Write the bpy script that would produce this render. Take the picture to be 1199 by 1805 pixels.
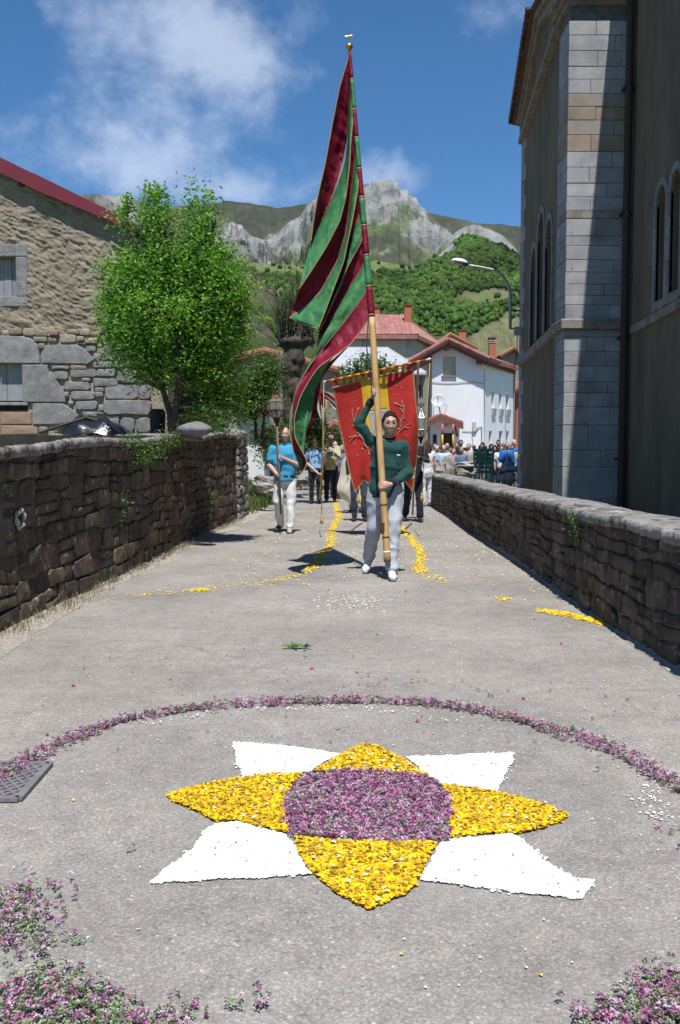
import bpy, bmesh, math, random
import numpy as np
from mathutils import Vector, Matrix
R_ = math.radians
C = bpy.context.scene.collection
for o in list(bpy.data.objects): bpy.data.objects.remove(o)
sc = bpy.context.scene
# ------------------------------------------------------------------ camera
F_, PIT, CH = 1560.0, math.atan(97.5/1560), 1.27
cam = bpy.data.cameras.new('camera'); camo = bpy.data.objects.new('camera', cam); C.objects.link(camo)
cam.sensor_fit = 'VERTICAL'; cam.sensor_height = 36; cam.lens = 36*F_/1805
cam.clip_end = 9000; cam.clip_start = 0.05
camo.location = (0, 0, CH); camo.rotation_euler = (math.pi/2-PIT, 0, 0)
sc.camera = camo
# ------------------------------------------------------------------ sun direction (towards the sun)
SUN = Vector((0.042, -0.45, 1.0)).normalized()
el = math.asin(SUN.z); az = math.atan2(SUN.x, SUN.y)
w = bpy.data.worlds.new('World'); sc.world = w; w.use_nodes = True
def world():
    nt = w.node_tree; N = nt.nodes; L = nt.links
    for n in list(N): N.remove(n)
    out = N.new('ShaderNodeOutputWorld'); bg = N.new('ShaderNodeBackground')
    sky = N.new('ShaderNodeTexSky'); sky.sky_type = 'NISHITA'; sky.sun_disc = False
    sky.sun_elevation = el; sky.sun_rotation = az; sky.altitude = 2600
    sky.air_density = 1.0; sky.dust_density = 0.35; sky.ozone_density = 4.2
    hs = N.new('ShaderNodeHueSaturation'); hs.inputs['Saturation'].default_value = 1.22; hs.inputs['Hue'].default_value=0.495
    L.new(sky.outputs[0], hs.inputs['Color'])
    tc = N.new('ShaderNodeTexCoord')
    def math_(op, a, b=None):
        m = N.new('ShaderNodeMath'); m.operation = op
        for i, v in enumerate((a, b)):
            if v is None: continue
            if isinstance(v, (int, float)): m.inputs[i].default_value = v
            else: L.new(v, m.inputs[i])
        return m.outputs[0]
    # warped cloud noise in direction space
    sep = N.new('ShaderNodeSeparateXYZ'); L.new(tc.outputs['Generated'], sep.inputs[0])
    n0 = N.new('ShaderNodeTexNoise'); n0.inputs['Scale'].default_value = 4.6; n0.inputs['Detail'].default_value = 12
    n0.inputs['Roughness'].default_value = 0.64; n0.inputs['Distortion'].default_value = 0.25
    mp = N.new('ShaderNodeMapping'); mp.inputs['Scale'].default_value = (1, 1, 1.7); mp.inputs['Location'].default_value = (3.3, 1.7, 0.4)
    L.new(tc.outputs['Generated'], mp.inputs[0]); L.new(mp.outputs[0], n0.inputs['Vector'])
    nw = N.new('ShaderNodeTexNoise'); nw.inputs['Scale'].default_value = 13; nw.inputs['Detail'].default_value = 8; nw.inputs['Roughness'].default_value=0.6
    L.new(tc.outputs['Generated'], nw.inputs['Vector'])
    # cloud banks: (direction through a picture point, angular radii, strength)
    acc = None
    def ray(px, py):
        a = (px-599.5)/F_; b = (902.5-py)/F_
        v = Vector((a, math.cos(PIT)+b*math.sin(PIT), -math.sin(PIT)+b*math.cos(PIT))); return v.normalized()
    for px, py, rx, ry, s in ((300,60,.11,.075,.40),(440,120,.06,.04,.40),(360,20,.10,.04,.30),(260,200,.10,.05,.26),(170,275,.11,.03,.42),(300,330,.13,.025,.30),(410,352,.08,.018,.22),
                              (705,318,.062,.04,.48),(650,300,.05,.025,.3),(850,30,.06,.03,.30),(930,5,.06,.03,.22),(700,10,.03,.02,.2),(120,10,.1,.05,.22),
                              (-500,200,.2,.1,.45),(-1400,-100,.25,.14,.5),(1900,150,.2,.08,.45),(2800,-200,.3,.14,.5)):
        d = ray(px, py); 
        right = Vector((d.y, -d.x, 0)).normalized(); up = right.cross(d)
        def dot(v, k):
            m = N.new('ShaderNodeVectorMath'); m.operation = 'DOT_PRODUCT'; L.new(tc.outputs['Generated'], m.inputs[0]); m.inputs[1].default_value = v*(1/k)
            return m.outputs['Value']
        q = math_('ADD', math_('POWER', math_('ABSOLUTE', dot(right, rx)), 2.0), math_('POWER', math_('ABSOLUTE', dot(up, ry)), 2.0))
        front = math_('GREATER_THAN', dot(d, 1), 0)
        g = math_('MULTIPLY', math_('MULTIPLY', math_('POWER', 2.718, math_('MULTIPLY', q, -1.0)), s), front)
        acc = g if acc is None else math_('ADD', acc, g)
    wis = math_('MULTIPLY', math_('SUBTRACT', nw.outputs[0], 0.5), 1.15)
    base = math_('ADD', math_('ADD', n0.outputs[0], wis), acc)
    mr = N.new('ShaderNodeMapRange'); mr.interpolation_type = 'SMOOTHSTEP'; mr.inputs[1].default_value = 0.72; mr.inputs[2].default_value = 1.36; mr.inputs[3].default_value = 0; mr.inputs[4].default_value = 0.52
    L.new(base, mr.inputs[0])
    up_ = N.new('ShaderNodeMapRange'); up_.inputs[1].default_value = 0.0; up_.inputs[2].default_value = 0.06; L.new(sep.outputs[2], up_.inputs[0])
    fac = math_('MULTIPLY', mr.outputs[0], up_.outputs[0])
    mx = N.new('ShaderNodeMixRGB'); L.new(fac, mx.inputs[0]); L.new(hs.outputs[0], mx.inputs[1]); mx.inputs[2].default_value = (6.4, 7.0, 8.2, 1)
    L.new(mx.outputs[0], bg.inputs[0]); bg.inputs[1].default_value = 0.094
    L.new(bg.outputs[0], out.inputs[0])
world()
sun = bpy.data.lights.new('sun', 'SUN'); suno = bpy.data.objects.new('sun', sun); C.objects.link(suno)
sun.energy = 4.3; sun.angle = R_(0.53); sun.color = (1.0, 0.965, 0.91)
suno.rotation_euler = SUN.to_track_quat('Z', 'Y').to_euler(); suno.location = (2, -8, 30)
vs = sc.view_settings; vs.view_transform = 'Standard'; vs.look = 'None'; vs.gamma = 1; vs.use_curve_mapping = False; vs.exposure = 0.62
sc.render.engine = 'CYCLES'; sc.cycles.use_denoising = True; sc.cycles.max_bounces = 6; sc.cycles.transparent_max_bounces = 8
# ------------------------------------------------------------------ helpers
def P(px, py, D):
    a = (px-599.5)/F_; b = (902.5-py)/F_; t = D/(math.cos(PIT)+b*math.sin(PIT))
    return Vector((a*t, D, CH+t*(-math.sin(PIT)+b*math.cos(PIT))))
def GP(px, py, z=0.0):
    a = (px-599.5)/F_; b = (902.5-py)/F_; t = (z-CH)/(-math.sin(PIT)+b*math.cos(PIT))
    return Vector((a*t, t*(math.cos(PIT)+b*math.sin(PIT)), z))
def vn(p, seed=0):
    p = np.asarray(p, float); i = np.floor(p).astype(np.int64); f = p-i; f = f*f*(3-2*f)
    def h(a, b, c):
        n = (a*374761393+b*668265263+c*1274126177+seed*974711) & 0xffffffff
        n = ((n ^ (n >> 13))*1103515245) & 0xffffffff; n = ((n ^ (n >> 16))*2246822519) & 0xffffffff
        return ((n ^ (n >> 15)) & 0xffffff)/float(0xffffff)
    r = 0
    for dx in (0, 1):
        for dy in (0, 1):
            for dz in (0, 1):
                wgt = (f[:, 0] if dx else 1-f[:, 0])*(f[:, 1] if dy else 1-f[:, 1])*(f[:, 2] if dz else 1-f[:, 2])
                r = r+wgt*h(i[:, 0]+dx, i[:, 1]+dy, i[:, 2]+dz)
    return r*2-1
def fbm(p, o=4, seed=0, rough=0.5):
    p = np.asarray(p, float); a = 1; s = 0
    for k in range(o): s = s+a*vn(p*(2.03**k)+k*7.3, seed+k); a *= rough
    return s
def ridged(p, o=5, seed=0):
    p = np.asarray(p, float); a = 1; s = 0
    for k in range(o): s = s+a*(1-2*np.abs(vn(p*(2.1**k)+k*3.1, seed+k))); a *= 0.52
    return s
def tag(o, label, cat, group=None, kind=None):
    o['label'] = label; o['category'] = cat
    if group: o['group'] = group
    if kind: o['kind'] = kind
    return o
def thing(name, loc, label, cat, group=None, rz=0, kind=None):
    o = bpy.data.objects.new(name, None); C.objects.link(o); o.location = loc; o.rotation_euler = (0, 0, rz); o.empty_display_size = .2
    return tag(o, label, cat, group, kind)
def wloc(o):
    v = Vector((0, 0, 0))
    while o is not None: v = v+o.location; o = o.parent
    return v
class G:
    def __init__(s): s.v = []; s.f = []; s.mi = []; s.m = 0
    def add(s, vs_, fs):
        b = len(s.v); s.v.extend([tuple(q) for q in vs_]); s.f.extend([tuple(i+b for i in q) for q in fs]); s.mi.extend([s.m]*len(fs)); return s
    def box(s, lo, hi, M=None):
        x0, y0, z0 = lo; x1, y1, z1 = hi
        vs_ = [Vector(q) for q in ((x0,y0,z0),(x1,y0,z0),(x1,y1,z0),(x0,y1,z0),(x0,y0,z1),(x1,y0,z1),(x1,y1,z1),(x0,y1,z1))]
        if M is not None: vs_ = [M @ q for q in vs_]
        return s.add(vs_, [(0,3,2,1),(4,5,6,7),(0,1,5,4),(1,2,6,5),(2,3,7,6),(3,0,4,7)])
    def hexa(s, vs_): return s.add(vs_, [(0,3,2,1),(4,5,6,7),(0,1,5,4),(1,2,6,5),(2,3,7,6),(3,0,4,7)])
    def prism(s, poly, vec):
        n = len(poly); a = [Vector(q) for q in poly]; vec = Vector(vec); b = [q+vec for q in a]
        return s.add(a+b, [tuple(range(n))[::-1], tuple(range(n, 2*n))]+[(i, (i+1) % n, n+(i+1) % n, n+i) for i in range(n)])
    def tube(s, pts, rad, n=8, caps=True):
        pts = [Vector(q) for q in pts]; k = len(pts)
        if isinstance(rad, (int, float)): rad = [rad]*k
        vs_ = []; ref = None
        for i, p in enumerate(pts):
            d = (pts[min(i+1, k-1)]-pts[max(i-1, 0)])
            d = d.normalized() if d.length > 1e-9 else Vector((0, 0, 1))
            if ref is None: ref = Vector((1, 0, 0)) if abs(d.x) < .8 else Vector((0, 1, 0))
            a = (ref-d*ref.dot(d)).normalized(); ref = a; b = d.cross(a)
            for j in range(n):
                t = 2*math.pi*j/n; vs_.append(p+(a*math.cos(t)+b*math.sin(t))*rad[i])
        fs = [(i*n+j, i*n+(j+1) % n, (i+1)*n+(j+1) % n, (i+1)*n+j) for i in range(k-1) for j in range(n)]
        if caps: fs += [tuple(range(n))[::-1], tuple(range((k-1)*n, k*n))]
        return s.add(vs_, fs)
    def cap(s, p, r1, q, r2, n=12, m=3):
        p = Vector(p); q = Vector(q); d = (q-p); L_ = d.length; d = d/max(L_, 1e-6)
        pts = []; rad = []
        for i in range(m+1):
            t = math.pi/2*(1-i/m); pts.append(p-d*r1*math.sin(t)); rad.append(max(r1*math.cos(t), r1*.08))
        for i in range(m+1):
            t = math.pi/2*i/m; pts.append(q+d*r2*math.sin(t)); rad.append(max(r2*math.cos(t), r2*.08))
        return s.tube(pts, rad, n)
    def loft(s, rings, n=20):
        # rings: (center, rx, ry, xdir)  cross-sections in the plane spanned by xdir and its horizontal normal
        vs_ = []
        for c, rx, ry, xd in rings:
            c = Vector(c); xd = Vector(xd).normalized(); yd = Vector((-xd.y, xd.x, 0)).normalized()
            for j in range(n):
                t = 2*math.pi*j/n; ct, st = math.cos(t), math.sin(t)
                e = 0.85
                vs_.append(c+xd*rx*math.copysign(abs(ct)**e, ct)+yd*ry*math.copysign(abs(st)**e, st))
        k = len(rings)
        fs = [(i*n+j, i*n+(j+1) % n, (i+1)*n+(j+1) % n, (i+1)*n+j) for i in range(k-1) for j in range(n)]
        fs += [tuple(range(n))[::-1], tuple(range((k-1)*n, k*n))]
        return s.add(vs_, fs)
    def ell(s, c, r, M=None, n=16, m=10, fn=None):
        vs_ = []; c = Vector(c)
        for i in range(m+1):
            th = math.pi*i/m
            for j in range(n):
                ph = 2*math.pi*j/n; d = Vector((math.sin(th)*math.cos(ph), math.sin(th)*math.sin(ph), math.cos(th)))
                q = Vector((d.x*r[0], d.y*r[1], d.z*r[2]))
                if fn: q = fn(d, q)
                if M is not None: q = M @ q
                vs_.append(c+q)
        fs = [(i*n+j, (i+1)*n+j, (i+1)*n+(j+1) % n, i*n+(j+1) % n) for i in range(m) for j in range(n)]
        return s.add(vs_, fs)
    def lathe(s, prof, c=(0, 0, 0), n=16, M=None):
        vs_ = []; c = Vector(c)
        for r, z in prof:
            for j in range(n):
                t = 2*math.pi*j/n; q = Vector((r*math.cos(t), r*math.sin(t), z))
                if M is not None: q = M @ q
                vs_.append(c+q)
        k = len(prof)
        fs = [(i*n+j, i*n+(j+1) % n, (i+1)*n+(j+1) % n, (i+1)*n+j) for i in range(k-1) for j in range(n)]
        fs += [tuple(range(n))[::-1], tuple(range((k-1)*n, k*n))]
        return s.add(vs_, fs)
    def build(s, name, mats, parent=None, smooth=False, world=True, weld=False):
        me = bpy.data.meshes.new(name)
        off = wloc(parent) if (parent is not None and world) else Vector((0, 0, 0))
        vs_ = [(a-off.x, b-off.y, c-off.z) for a, b, c in s.v] if world else s.v
        me.from_pydata(vs_, [], s.f)
        if not isinstance(mats, (list, tuple)): mats = [mats]
        for m in mats: me.materials.append(m)
        if len(mats) > 1: me.polygons.foreach_set('material_index', s.mi)
        if smooth: me.polygons.foreach_set('use_smooth', [True]*len(me.polygons))
        me.update()
        o = bpy.data.objects.new(name, me); C.objects.link(o)
        if parent is not None: o.parent = parent
        return o
def npmesh(name, v, f, mat, parent=None, smooth=False, cols=None, world=True):
    """big meshes: v (N,3), f (M,k) of one size; cols (N,3) -> colour attribute 'Col'"""
    v = np.asarray(v, np.float64); f = np.asarray(f, np.int32)
    if parent is not None and world: v = v-np.array(wloc(parent))
    me = bpy.data.meshes.new(name); n, m, k = len(v), len(f), f.shape[1]
    me.vertices.add(n); me.vertices.foreach_set('co', v.astype(np.float32).ravel())
    me.loops.add(m*k); me.loops.foreach_set('vertex_index', f.ravel())
    me.polygons.add(m); me.polygons.foreach_set('loop_start', np.arange(0, m*k, k, dtype=np.int32))
    try: me.polygons.foreach_set('loop_total', np.full(m, k, np.int32))
    except Exception: pass
    if smooth: me.polygons.foreach_set('use_smooth', np.ones(m, bool))
    me.update(calc_edges=True); me.validate()
    if cols is not None:
        a = me.attributes.new('Col', 'FLOAT_COLOR', 'POINT'); c4 = np.ones((n, 4), np.float32); c4[:, :3] = cols
        a.data.foreach_set('color', c4.ravel())
    for m_ in (mat if isinstance(mat, (list, tuple)) else [mat]): me.materials.append(m_)
    o = bpy.data.objects.new(name, me); C.objects.link(o)
    if parent is not None: o.parent = parent
    return o
def grid_faces(nr, nc):
    i = np.arange(nr-1)[:, None]*nc+np.arange(nc-1)[None, :]; i = i.ravel()
    return np.stack([i, i+1, i+nc+1, i+nc], 1)
# ------------------------------------------------------------------ materials
MATS = {}
def mat(name, c1, c2=None, c3=None, scale=4.0, rough=0.8, bump=0.0, bscale=None, metal=0.0, detail=6, island=0.0, sheen=0.0, stretch=(1, 1, 1), spots=None,
        attr=False, spec=0.35, alpha=None, transl=0.0, hard=None, bdist=0.02, coat=0.0, coord='Object'):
    if name in MATS: return MATS[name]
    m = bpy.data.materials.new(name); MATS[name] = m; m.use_nodes = True; nt = m.node_tree; N = nt.nodes; L = nt.links
    b = N['Principled BSDF']; b.inputs['Roughness'].default_value = rough; b.inputs['Metallic'].default_value = metal
    b.inputs['Specular IOR Level'].default_value = spec
    if sheen: b.inputs['Sheen Weight'].default_value = sheen; b.inputs['Sheen Roughness'].default_value = 0.4
    if coat: b.inputs['Coat Weight'].default_value = coat
    tc = N.new('ShaderNodeTexCoord'); mp = N.new('ShaderNodeMapping'); mp.inputs['Scale'].default_value = stretch
    if coord == 'World':
        ge0 = N.new('ShaderNodeNewGeometry'); L.new(ge0.outputs['Position'], mp.inputs[0])
    else: L.new(tc.outputs['Object'], mp.inputs[0])
    vec = mp.outputs[0]
    def noise(s_, d_=detail, rr=0.6):
        n = N.new('ShaderNodeTexNoise'); n.inputs['Scale'].default_value = s_; n.inputs['Detail'].default_value = d_; n.inputs['Roughness'].default_value = rr
        L.new(vec, n.inputs['Vector']); return n.outputs[0]
    col = None
    if attr:
        at = N.new('ShaderNodeAttribute'); at.attribute_name = 'Col'; col = at.outputs['Color']
        n = noise(scale); hv = N.new('ShaderNodeMapRange'); hv.inputs[1].default_value = .3; hv.inputs[2].default_value = .7; hv.inputs[3].default_value = .72; hv.inputs[4].default_value = 1.28; L.new(n, hv.inputs[0])
        mul = N.new('ShaderNodeVectorMath'); mul.operation = 'SCALE'; L.new(col, mul.inputs[0]); L.new(hv.outputs[0], mul.inputs['Scale']); col = mul.outputs[0]
    elif c2 is not None:
        cr = N.new('ShaderNodeValToRGB'); e = cr.color_ramp.elements
        lo, hi = hard if hard else (.32, .68)
        e[0].position = lo; e[0].color = (*c1, 1); e[1].position = hi; e[1].color = (*(c3 if c3 else c2), 1)
        if c3: q = cr.color_ramp.elements.new((lo+hi)/2); q.color = (*c2, 1)
        L.new(noise(scale), cr.inputs[0]); col = cr.outputs[0]
    else: b.inputs['Base Color'].default_value = (*c1, 1)
    if spots and col is not None:
        for (sc_, sr, thr, w_) in spots:
            n = noise(sr, 5, .65); mr = N.new('ShaderNodeMapRange'); mr.inputs[1].default_value = thr; mr.inputs[2].default_value = thr+w_; L.new(n, mr.inputs[0])
            mx = N.new('ShaderNodeMixRGB'); L.new(mr.outputs[0], mx.inputs[0]); L.new(col, mx.inputs[1]); mx.inputs[2].default_value = (*sc_, 1); col = mx.outputs[0]
    if island and col is not None:
        ge = N.new('ShaderNodeNewGeometry'); oi = N.new('ShaderNodeObjectInfo')
        ad = N.new('ShaderNodeMath'); ad.operation = 'ADD'; L.new(ge.outputs['Random Per Island'], ad.inputs[0]); L.new(oi.outputs['Random'], ad.inputs[1])
        fr = N.new('ShaderNodeMath'); fr.operation = 'FRACT'; L.new(ad.outputs[0], fr.inputs[0])
        mr = N.new('ShaderNodeMapRange'); mr.inputs[3].default_value = 1-island; mr.inputs[4].default_value = 1+island; L.new(fr.outputs[0], mr.inputs[0])
        hs = N.new('ShaderNodeHueSaturation'); L.new(col, hs.inputs['Color']); L.new(mr.outputs[0], hs.inputs['Value'])
        mr2 = N.new('ShaderNodeMapRange'); mr2.inputs[3].default_value = .5-island*.06; mr2.inputs[4].default_value = .5+island*.06
        f2 = N.new('ShaderNodeMath'); f2.operation = 'MULTIPLY'; f2.inputs[1].default_value = 7.13; L.new(fr.outputs[0], f2.inputs[0])
        f3 = N.new('ShaderNodeMath'); f3.operation = 'FRACT'; L.new(f2.outputs[0], f3.inputs[0]); L.new(f3.outputs[0], mr2.inputs[0]); L.new(mr2.outputs[0], hs.inputs['Hue'])
        col = hs.outputs[0]
    if col is not None: L.new(col, b.inputs['Base Color'])
    if bump:
        bp = N.new('ShaderNodeBump'); bp.inputs['Strength'].default_value = bump; bp.inputs['Distance'].default_value = bdist
        L.new(noise(bscale or scale*5, 8, .65), bp.inputs['Height']); L.new(bp.outputs[0], b.inputs['Normal'])
    if transl:
        out = N['Material Output']; t = N.new('ShaderNodeBsdfTranslucent'); mx = N.new('ShaderNodeMixShader'); mx.inputs[0].default_value = transl
        if col is not None: L.new(col, t.inputs[0])
        else: t.inputs[0].default_value = (*c1, 1)
        L.new(b.outputs[0], mx.inputs[1]); L.new(t.outputs[0], mx.inputs[2]); L.new(mx.outputs[0], out.inputs[0])
    if alpha is not None:
        b.inputs['Alpha'].default_value = alpha
    return m
rng = random.Random(7)
# ================================================================== GROUND, ROAD, MOUNTAINS
def wall_left_x(y): return -2.42+(y-6.3)*(0.42/14.5)
def wall_right_x(y): return 2.03+(y-5.28)*(0.37/18.0)
def asphalt_mat():
    m = bpy.data.materials.new('asphalt'); m.use_nodes = True; nt = m.node_tree; N = nt.nodes; L = nt.links; b = N['Principled BSDF']
    b.inputs['Roughness'].default_value = .88; b.inputs['Specular IOR Level'].default_value = .25
    tc = N.new('ShaderNodeTexCoord'); V = tc.outputs['Object']
    def noise(s, d=6, r=.6):
        n = N.new('ShaderNodeTexNoise'); n.inputs['Scale'].default_value = s; n.inputs['Detail'].default_value = d; n.inputs['Roughness'].default_value = r; L.new(V, n.inputs['Vector']); return n.outputs[0]
    vo = N.new('ShaderNodeTexVoronoi'); vo.inputs['Scale'].default_value = 105; vo.inputs['Randomness'].default_value = 1; L.new(V, vo.inputs['Vector'])
    sepc = N.new('ShaderNodeSeparateColor'); L.new(vo.outputs['Color'], sepc.inputs[0])
    cr = N.new('ShaderNodeValToRGB'); L.new(sepc.outputs[0], cr.inputs[0]); cr.color_ramp.interpolation = 'CONSTANT'
    cols = [(0, (.215,.205,.198)), (.3, (.255,.245,.236)), (.52, (.295,.281,.268)), (.7, (.225,.216,.213)), (.8, (.33,.312,.295)), (.88, (.15,.152,.162)), (.93, (.32,.26,.21)), (.975, (.40,.385,.365))]
    e = cr.color_ramp.elements; e[0].color = (*cols[0][1], 1); e[1].position = cols[1][0]; e[1].color = (*cols[1][1], 1)
    for p_, c_ in cols[2:]: q = e.new(p_); q.color = (*c_, 1)
    vo2 = N.new('ShaderNodeTexVoronoi'); vo2.inputs['Scale'].default_value = 270; L.new(V, vo2.inputs['Vector'])
    sp2 = N.new('ShaderNodeSeparateColor'); L.new(vo2.outputs['Color'], sp2.inputs[0]); cr2 = N.new('ShaderNodeValToRGB'); L.new(sp2.outputs[0], cr2.inputs[0])
    e2 = cr2.color_ramp.elements; e2[0].color = (.17,.165,.16,1); e2[1].color = (.34,.325,.305,1); q2 = e2.new(.5); q2.color = (.245,.236,.228,1)
    sz = N.new('ShaderNodeMapRange'); sz.inputs[1].default_value = .40; sz.inputs[2].default_value = .46; L.new(sepc.outputs[1], sz.inputs[0])
    mz = N.new('ShaderNodeMixRGB'); L.new(sz.outputs[0], mz.inputs[0]); L.new(cr.outputs[0], mz.inputs[1]); L.new(cr2.outputs[0], mz.inputs[2])
    # gaps between stones darker (bitumen)
    mr = N.new('ShaderNodeMapRange'); mr.inputs[1].default_value = .35; mr.inputs[2].default_value = .72; L.new(vo.outputs['Distance'], mr.inputs[0])
    mr.inputs[3].default_value = 0; mr.inputs[4].default_value = .55
    mx = N.new('ShaderNodeMixRGB'); L.new(mr.outputs[0], mx.inputs[0]); L.new(mz.outputs[0], mx.inputs[1]); mx.inputs[2].default_value = (.16,.155,.152,1)
    # stretches of differing wear
    w1 = N.new('ShaderNodeMapRange'); w1.inputs[1].default_value = .3; w1.inputs[2].default_value = .7; w1.inputs[3].default_value = .80; w1.inputs[4].default_value = 1.20; L.new(noise(.9, 5), w1.inputs[0])
    w2 = N.new('ShaderNodeMapRange'); w2.inputs[1].default_value = .35; w2.inputs[2].default_value = .65; w2.inputs[3].default_value = .9; w2.inputs[4].default_value = 1.1; L.new(noise(9, 5), w2.inputs[0])
    mm = N.new('ShaderNodeMath'); mm.operation = 'MULTIPLY'; L.new(w1.outputs[0], mm.inputs[0]); L.new(w2.outputs[0], mm.inputs[1])
    sc1 = N.new('ShaderNodeVectorMath'); sc1.operation = 'SCALE'; L.new(mx.outputs[0], sc1.inputs[0]); L.new(mm.outputs[0], sc1.inputs['Scale'])
    # dark oily stains
    st = N.new('ShaderNodeMapRange'); st.inputs[1].default_value = .62; st.inputs[2].default_value = .74; st.inputs[4].default_value = .5; L.new(noise(1.7, 7, .7), st.inputs[0])
    mx2 = N.new('ShaderNodeMixRGB'); mx2.blend_type = 'MULTIPLY'; L.new(st.outputs[0], mx2.inputs[0]); L.new(sc1.outputs[0], mx2.inputs[1]); mx2.inputs[2].default_value = (.45,.45,.5,1)
    # pale sandy dust film
    ds = N.new('ShaderNodeMapRange'); ds.inputs[1].default_value = .5; ds.inputs[2].default_value = .75; ds.inputs[4].default_value = .45; L.new(noise(.55, 6, .6), ds.inputs[0])
    mx3 = N.new('ShaderNodeMixRGB'); L.new(ds.outputs[0], mx3.inputs[0]); L.new(mx2.outputs[0], mx3.inputs[1]); mx3.inputs[2].default_value = (.33,.315,.29,1)
    wp = N.new('ShaderNodeTexNoise'); wp.inputs['Scale'].default_value = 2.5; wp.inputs['Detail'].default_value = 6; L.new(V, wp.inputs['Vector'])
    va = N.new('ShaderNodeVectorMath'); va.operation = 'MULTIPLY_ADD'; L.new(wp.outputs['Color'], va.inputs[0]); va.inputs[1].default_value = (.5,.5,0); L.new(V, va.inputs[2])
    ve = N.new('ShaderNodeTexVoronoi'); ve.feature = 'DISTANCE_TO_EDGE'; ve.inputs['Scale'].default_value = .55; L.new(va.outputs[0], ve.inputs['Vector'])
    ck = N.new('ShaderNodeMapRange'); ck.inputs[1].default_value = .002; ck.inputs[2].default_value = .007; ck.inputs[3].default_value = 1; ck.inputs[4].default_value = 0; L.new(ve.outputs[0], ck.inputs[0])
    cm = N.new('ShaderNodeMapRange'); cm.inputs[1].default_value = .50; cm.inputs[2].default_value = .60; cm.inputs[4].default_value = .42; L.new(noise(.7, 3), cm.inputs[0])
    ct = N.new('ShaderNodeMath'); ct.operation = 'MULTIPLY'; L.new(ck.outputs[0], ct.inputs[0]); L.new(cm.outputs[0], ct.inputs[1])
    mx4 = N.new('ShaderNodeMixRGB'); L.new(ct.outputs[0], mx4.inputs[0]); L.new(mx3.outputs[0], mx4.inputs[1]); mx4.inputs[2].default_value = (.10,.097,.095,1)
    wm = N.new('ShaderNodeMixRGB'); wm.blend_type = 'MULTIPLY'; wm.inputs[0].default_value = 1; L.new(mx4.outputs[0], wm.inputs[1]); wm.inputs[2].default_value = (1.09,1.06,1.02,1)
    L.new(wm.outputs[0], b.inputs['Base Color'])
    # faint crack lines
    bp = N.new('ShaderNodeBump'); bp.inputs['Strength'].default_value = .5; bp.inputs['Distance'].default_value = .004
    inv = N.new('ShaderNodeMath'); inv.operation = 'SUBTRACT'; inv.inputs[0].default_value = 1; L.new(vo.outputs['Distance'], inv.inputs[1])
    L.new(inv.outputs[0], bp.inputs['Height'])
    bp2 = N.new('ShaderNodeBump'); bp2.inputs['Strength'].default_value = .35; bp2.inputs['Distance'].default_value = .01; L.new(noise(30, 6, .7), bp2.inputs['Height']); L.new(bp.outputs[0], bp2.inputs['Normal'])
    L.new(bp2.outputs[0], b.inputs['Normal'])
    return m
M_asph = asphalt_mat()
M_gravel = mat('verge_gravel', (.23,.21,.18), (.33,.30,.26), (.42,.39,.35), scale=22, bump=.8, bscale=60, rough=.95)
M_field = mat('field_ground', (.07,.10,.03), (.12,.15,.05), (.19,.16,.09), scale=.6, bump=.6, bscale=6, rough=.95)
# wide valley ground out to the mountains
rr = np.concatenate([[0.0], np.geomspace(3, 5200, 60)]); aa = np.linspace(0, 2*np.pi, 121)
RR, AA = np.meshgrid(rr, aa, indexing='ij')
gv = np.stack([RR*np.cos(AA), RR*np.sin(AA), np.full(RR.shape, -.03)], 2).reshape(-1, 3)
o = npmesh('ground', gv, grid_faces(len(rr), len(aa)), M_field, smooth=True); o['kind'] = 'structure'; o['label'] = 'grassy valley floor around the village road'
# road surface, a little uneven, between the bridge walls and on into the village
def road_z(x, y):
    p = np.stack([x*.8, y*.5, np.zeros_like(x)], 1); return .002*vn(p, 3)
ny = 260; ys = np.concatenate([np.linspace(-4, 25, 220), np.linspace(25.6, 62, 40)]); nu = 40
rv = []
for y in ys:
    if y < 22: xl, xr = wall_left_x(max(y, 2))-.05, wall_right_x(max(y, 2))+.1
    else:
        t = min((y-22)/6, 1); t = t*t*(3-2*t)
        xl = wall_left_x(22)-.05-0.5*t; xr = wall_right_x(22)+.1+t*11
    if y > 22: xl += -min((y-22)*.02, 1)
    for k in range(nu+1): rv.append((xl+(xr-xl)*k/nu, y, 0))
rv = np.array(rv); rv[:, 2] = road_z(rv[:, 0], rv[:, 1])
o = npmesh('road', rv, grid_faces(len(ys), nu+1), M_asph, smooth=True); o['kind'] = 'structure'; o['label'] = 'worn grey asphalt road over the bridge strewn with petals'
# gravel verges at the foot of both walls
def verge(side, w0):
    v = []; ysv = np.linspace(2, 21.5, 300)
    for i, y in enumerate(ysv):
        x0 = wall_left_x(y)-.03 if side < 0 else wall_right_x(y)+.03
        ww = w0*(.8+.4*vn(np.array([[y*1.1, side, 0]]), 9)[0]+.10*vn(np.array([[y*4, side, 3]]), 9)[0])
        if side < 0 and y > 13: ww *= 1+.1*(y-13)
        for k in range(9):
            t = k/8; x = x0-side*ww*t
            v.append((x, y, .0035+(.040*(1-t)**2+.006*vn(np.array([[x*14, y*14, 0]]), 2)[0])*min(1, (1-t)*3)))
    f = grid_faces(300, 9)
    return npmesh('verge', np.array(v), f if side < 0 else f, M_gravel, smooth=True)
o = verge(-1, .30); o['kind'] = 'structure'; o['label'] = 'sandy gravel verge along the foot of the tall left bridge wall'
o = verge(1, .10); o['kind'] = 'structure'; o['label'] = 'thin gritty verge along the foot of the low right bridge wall'
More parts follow.
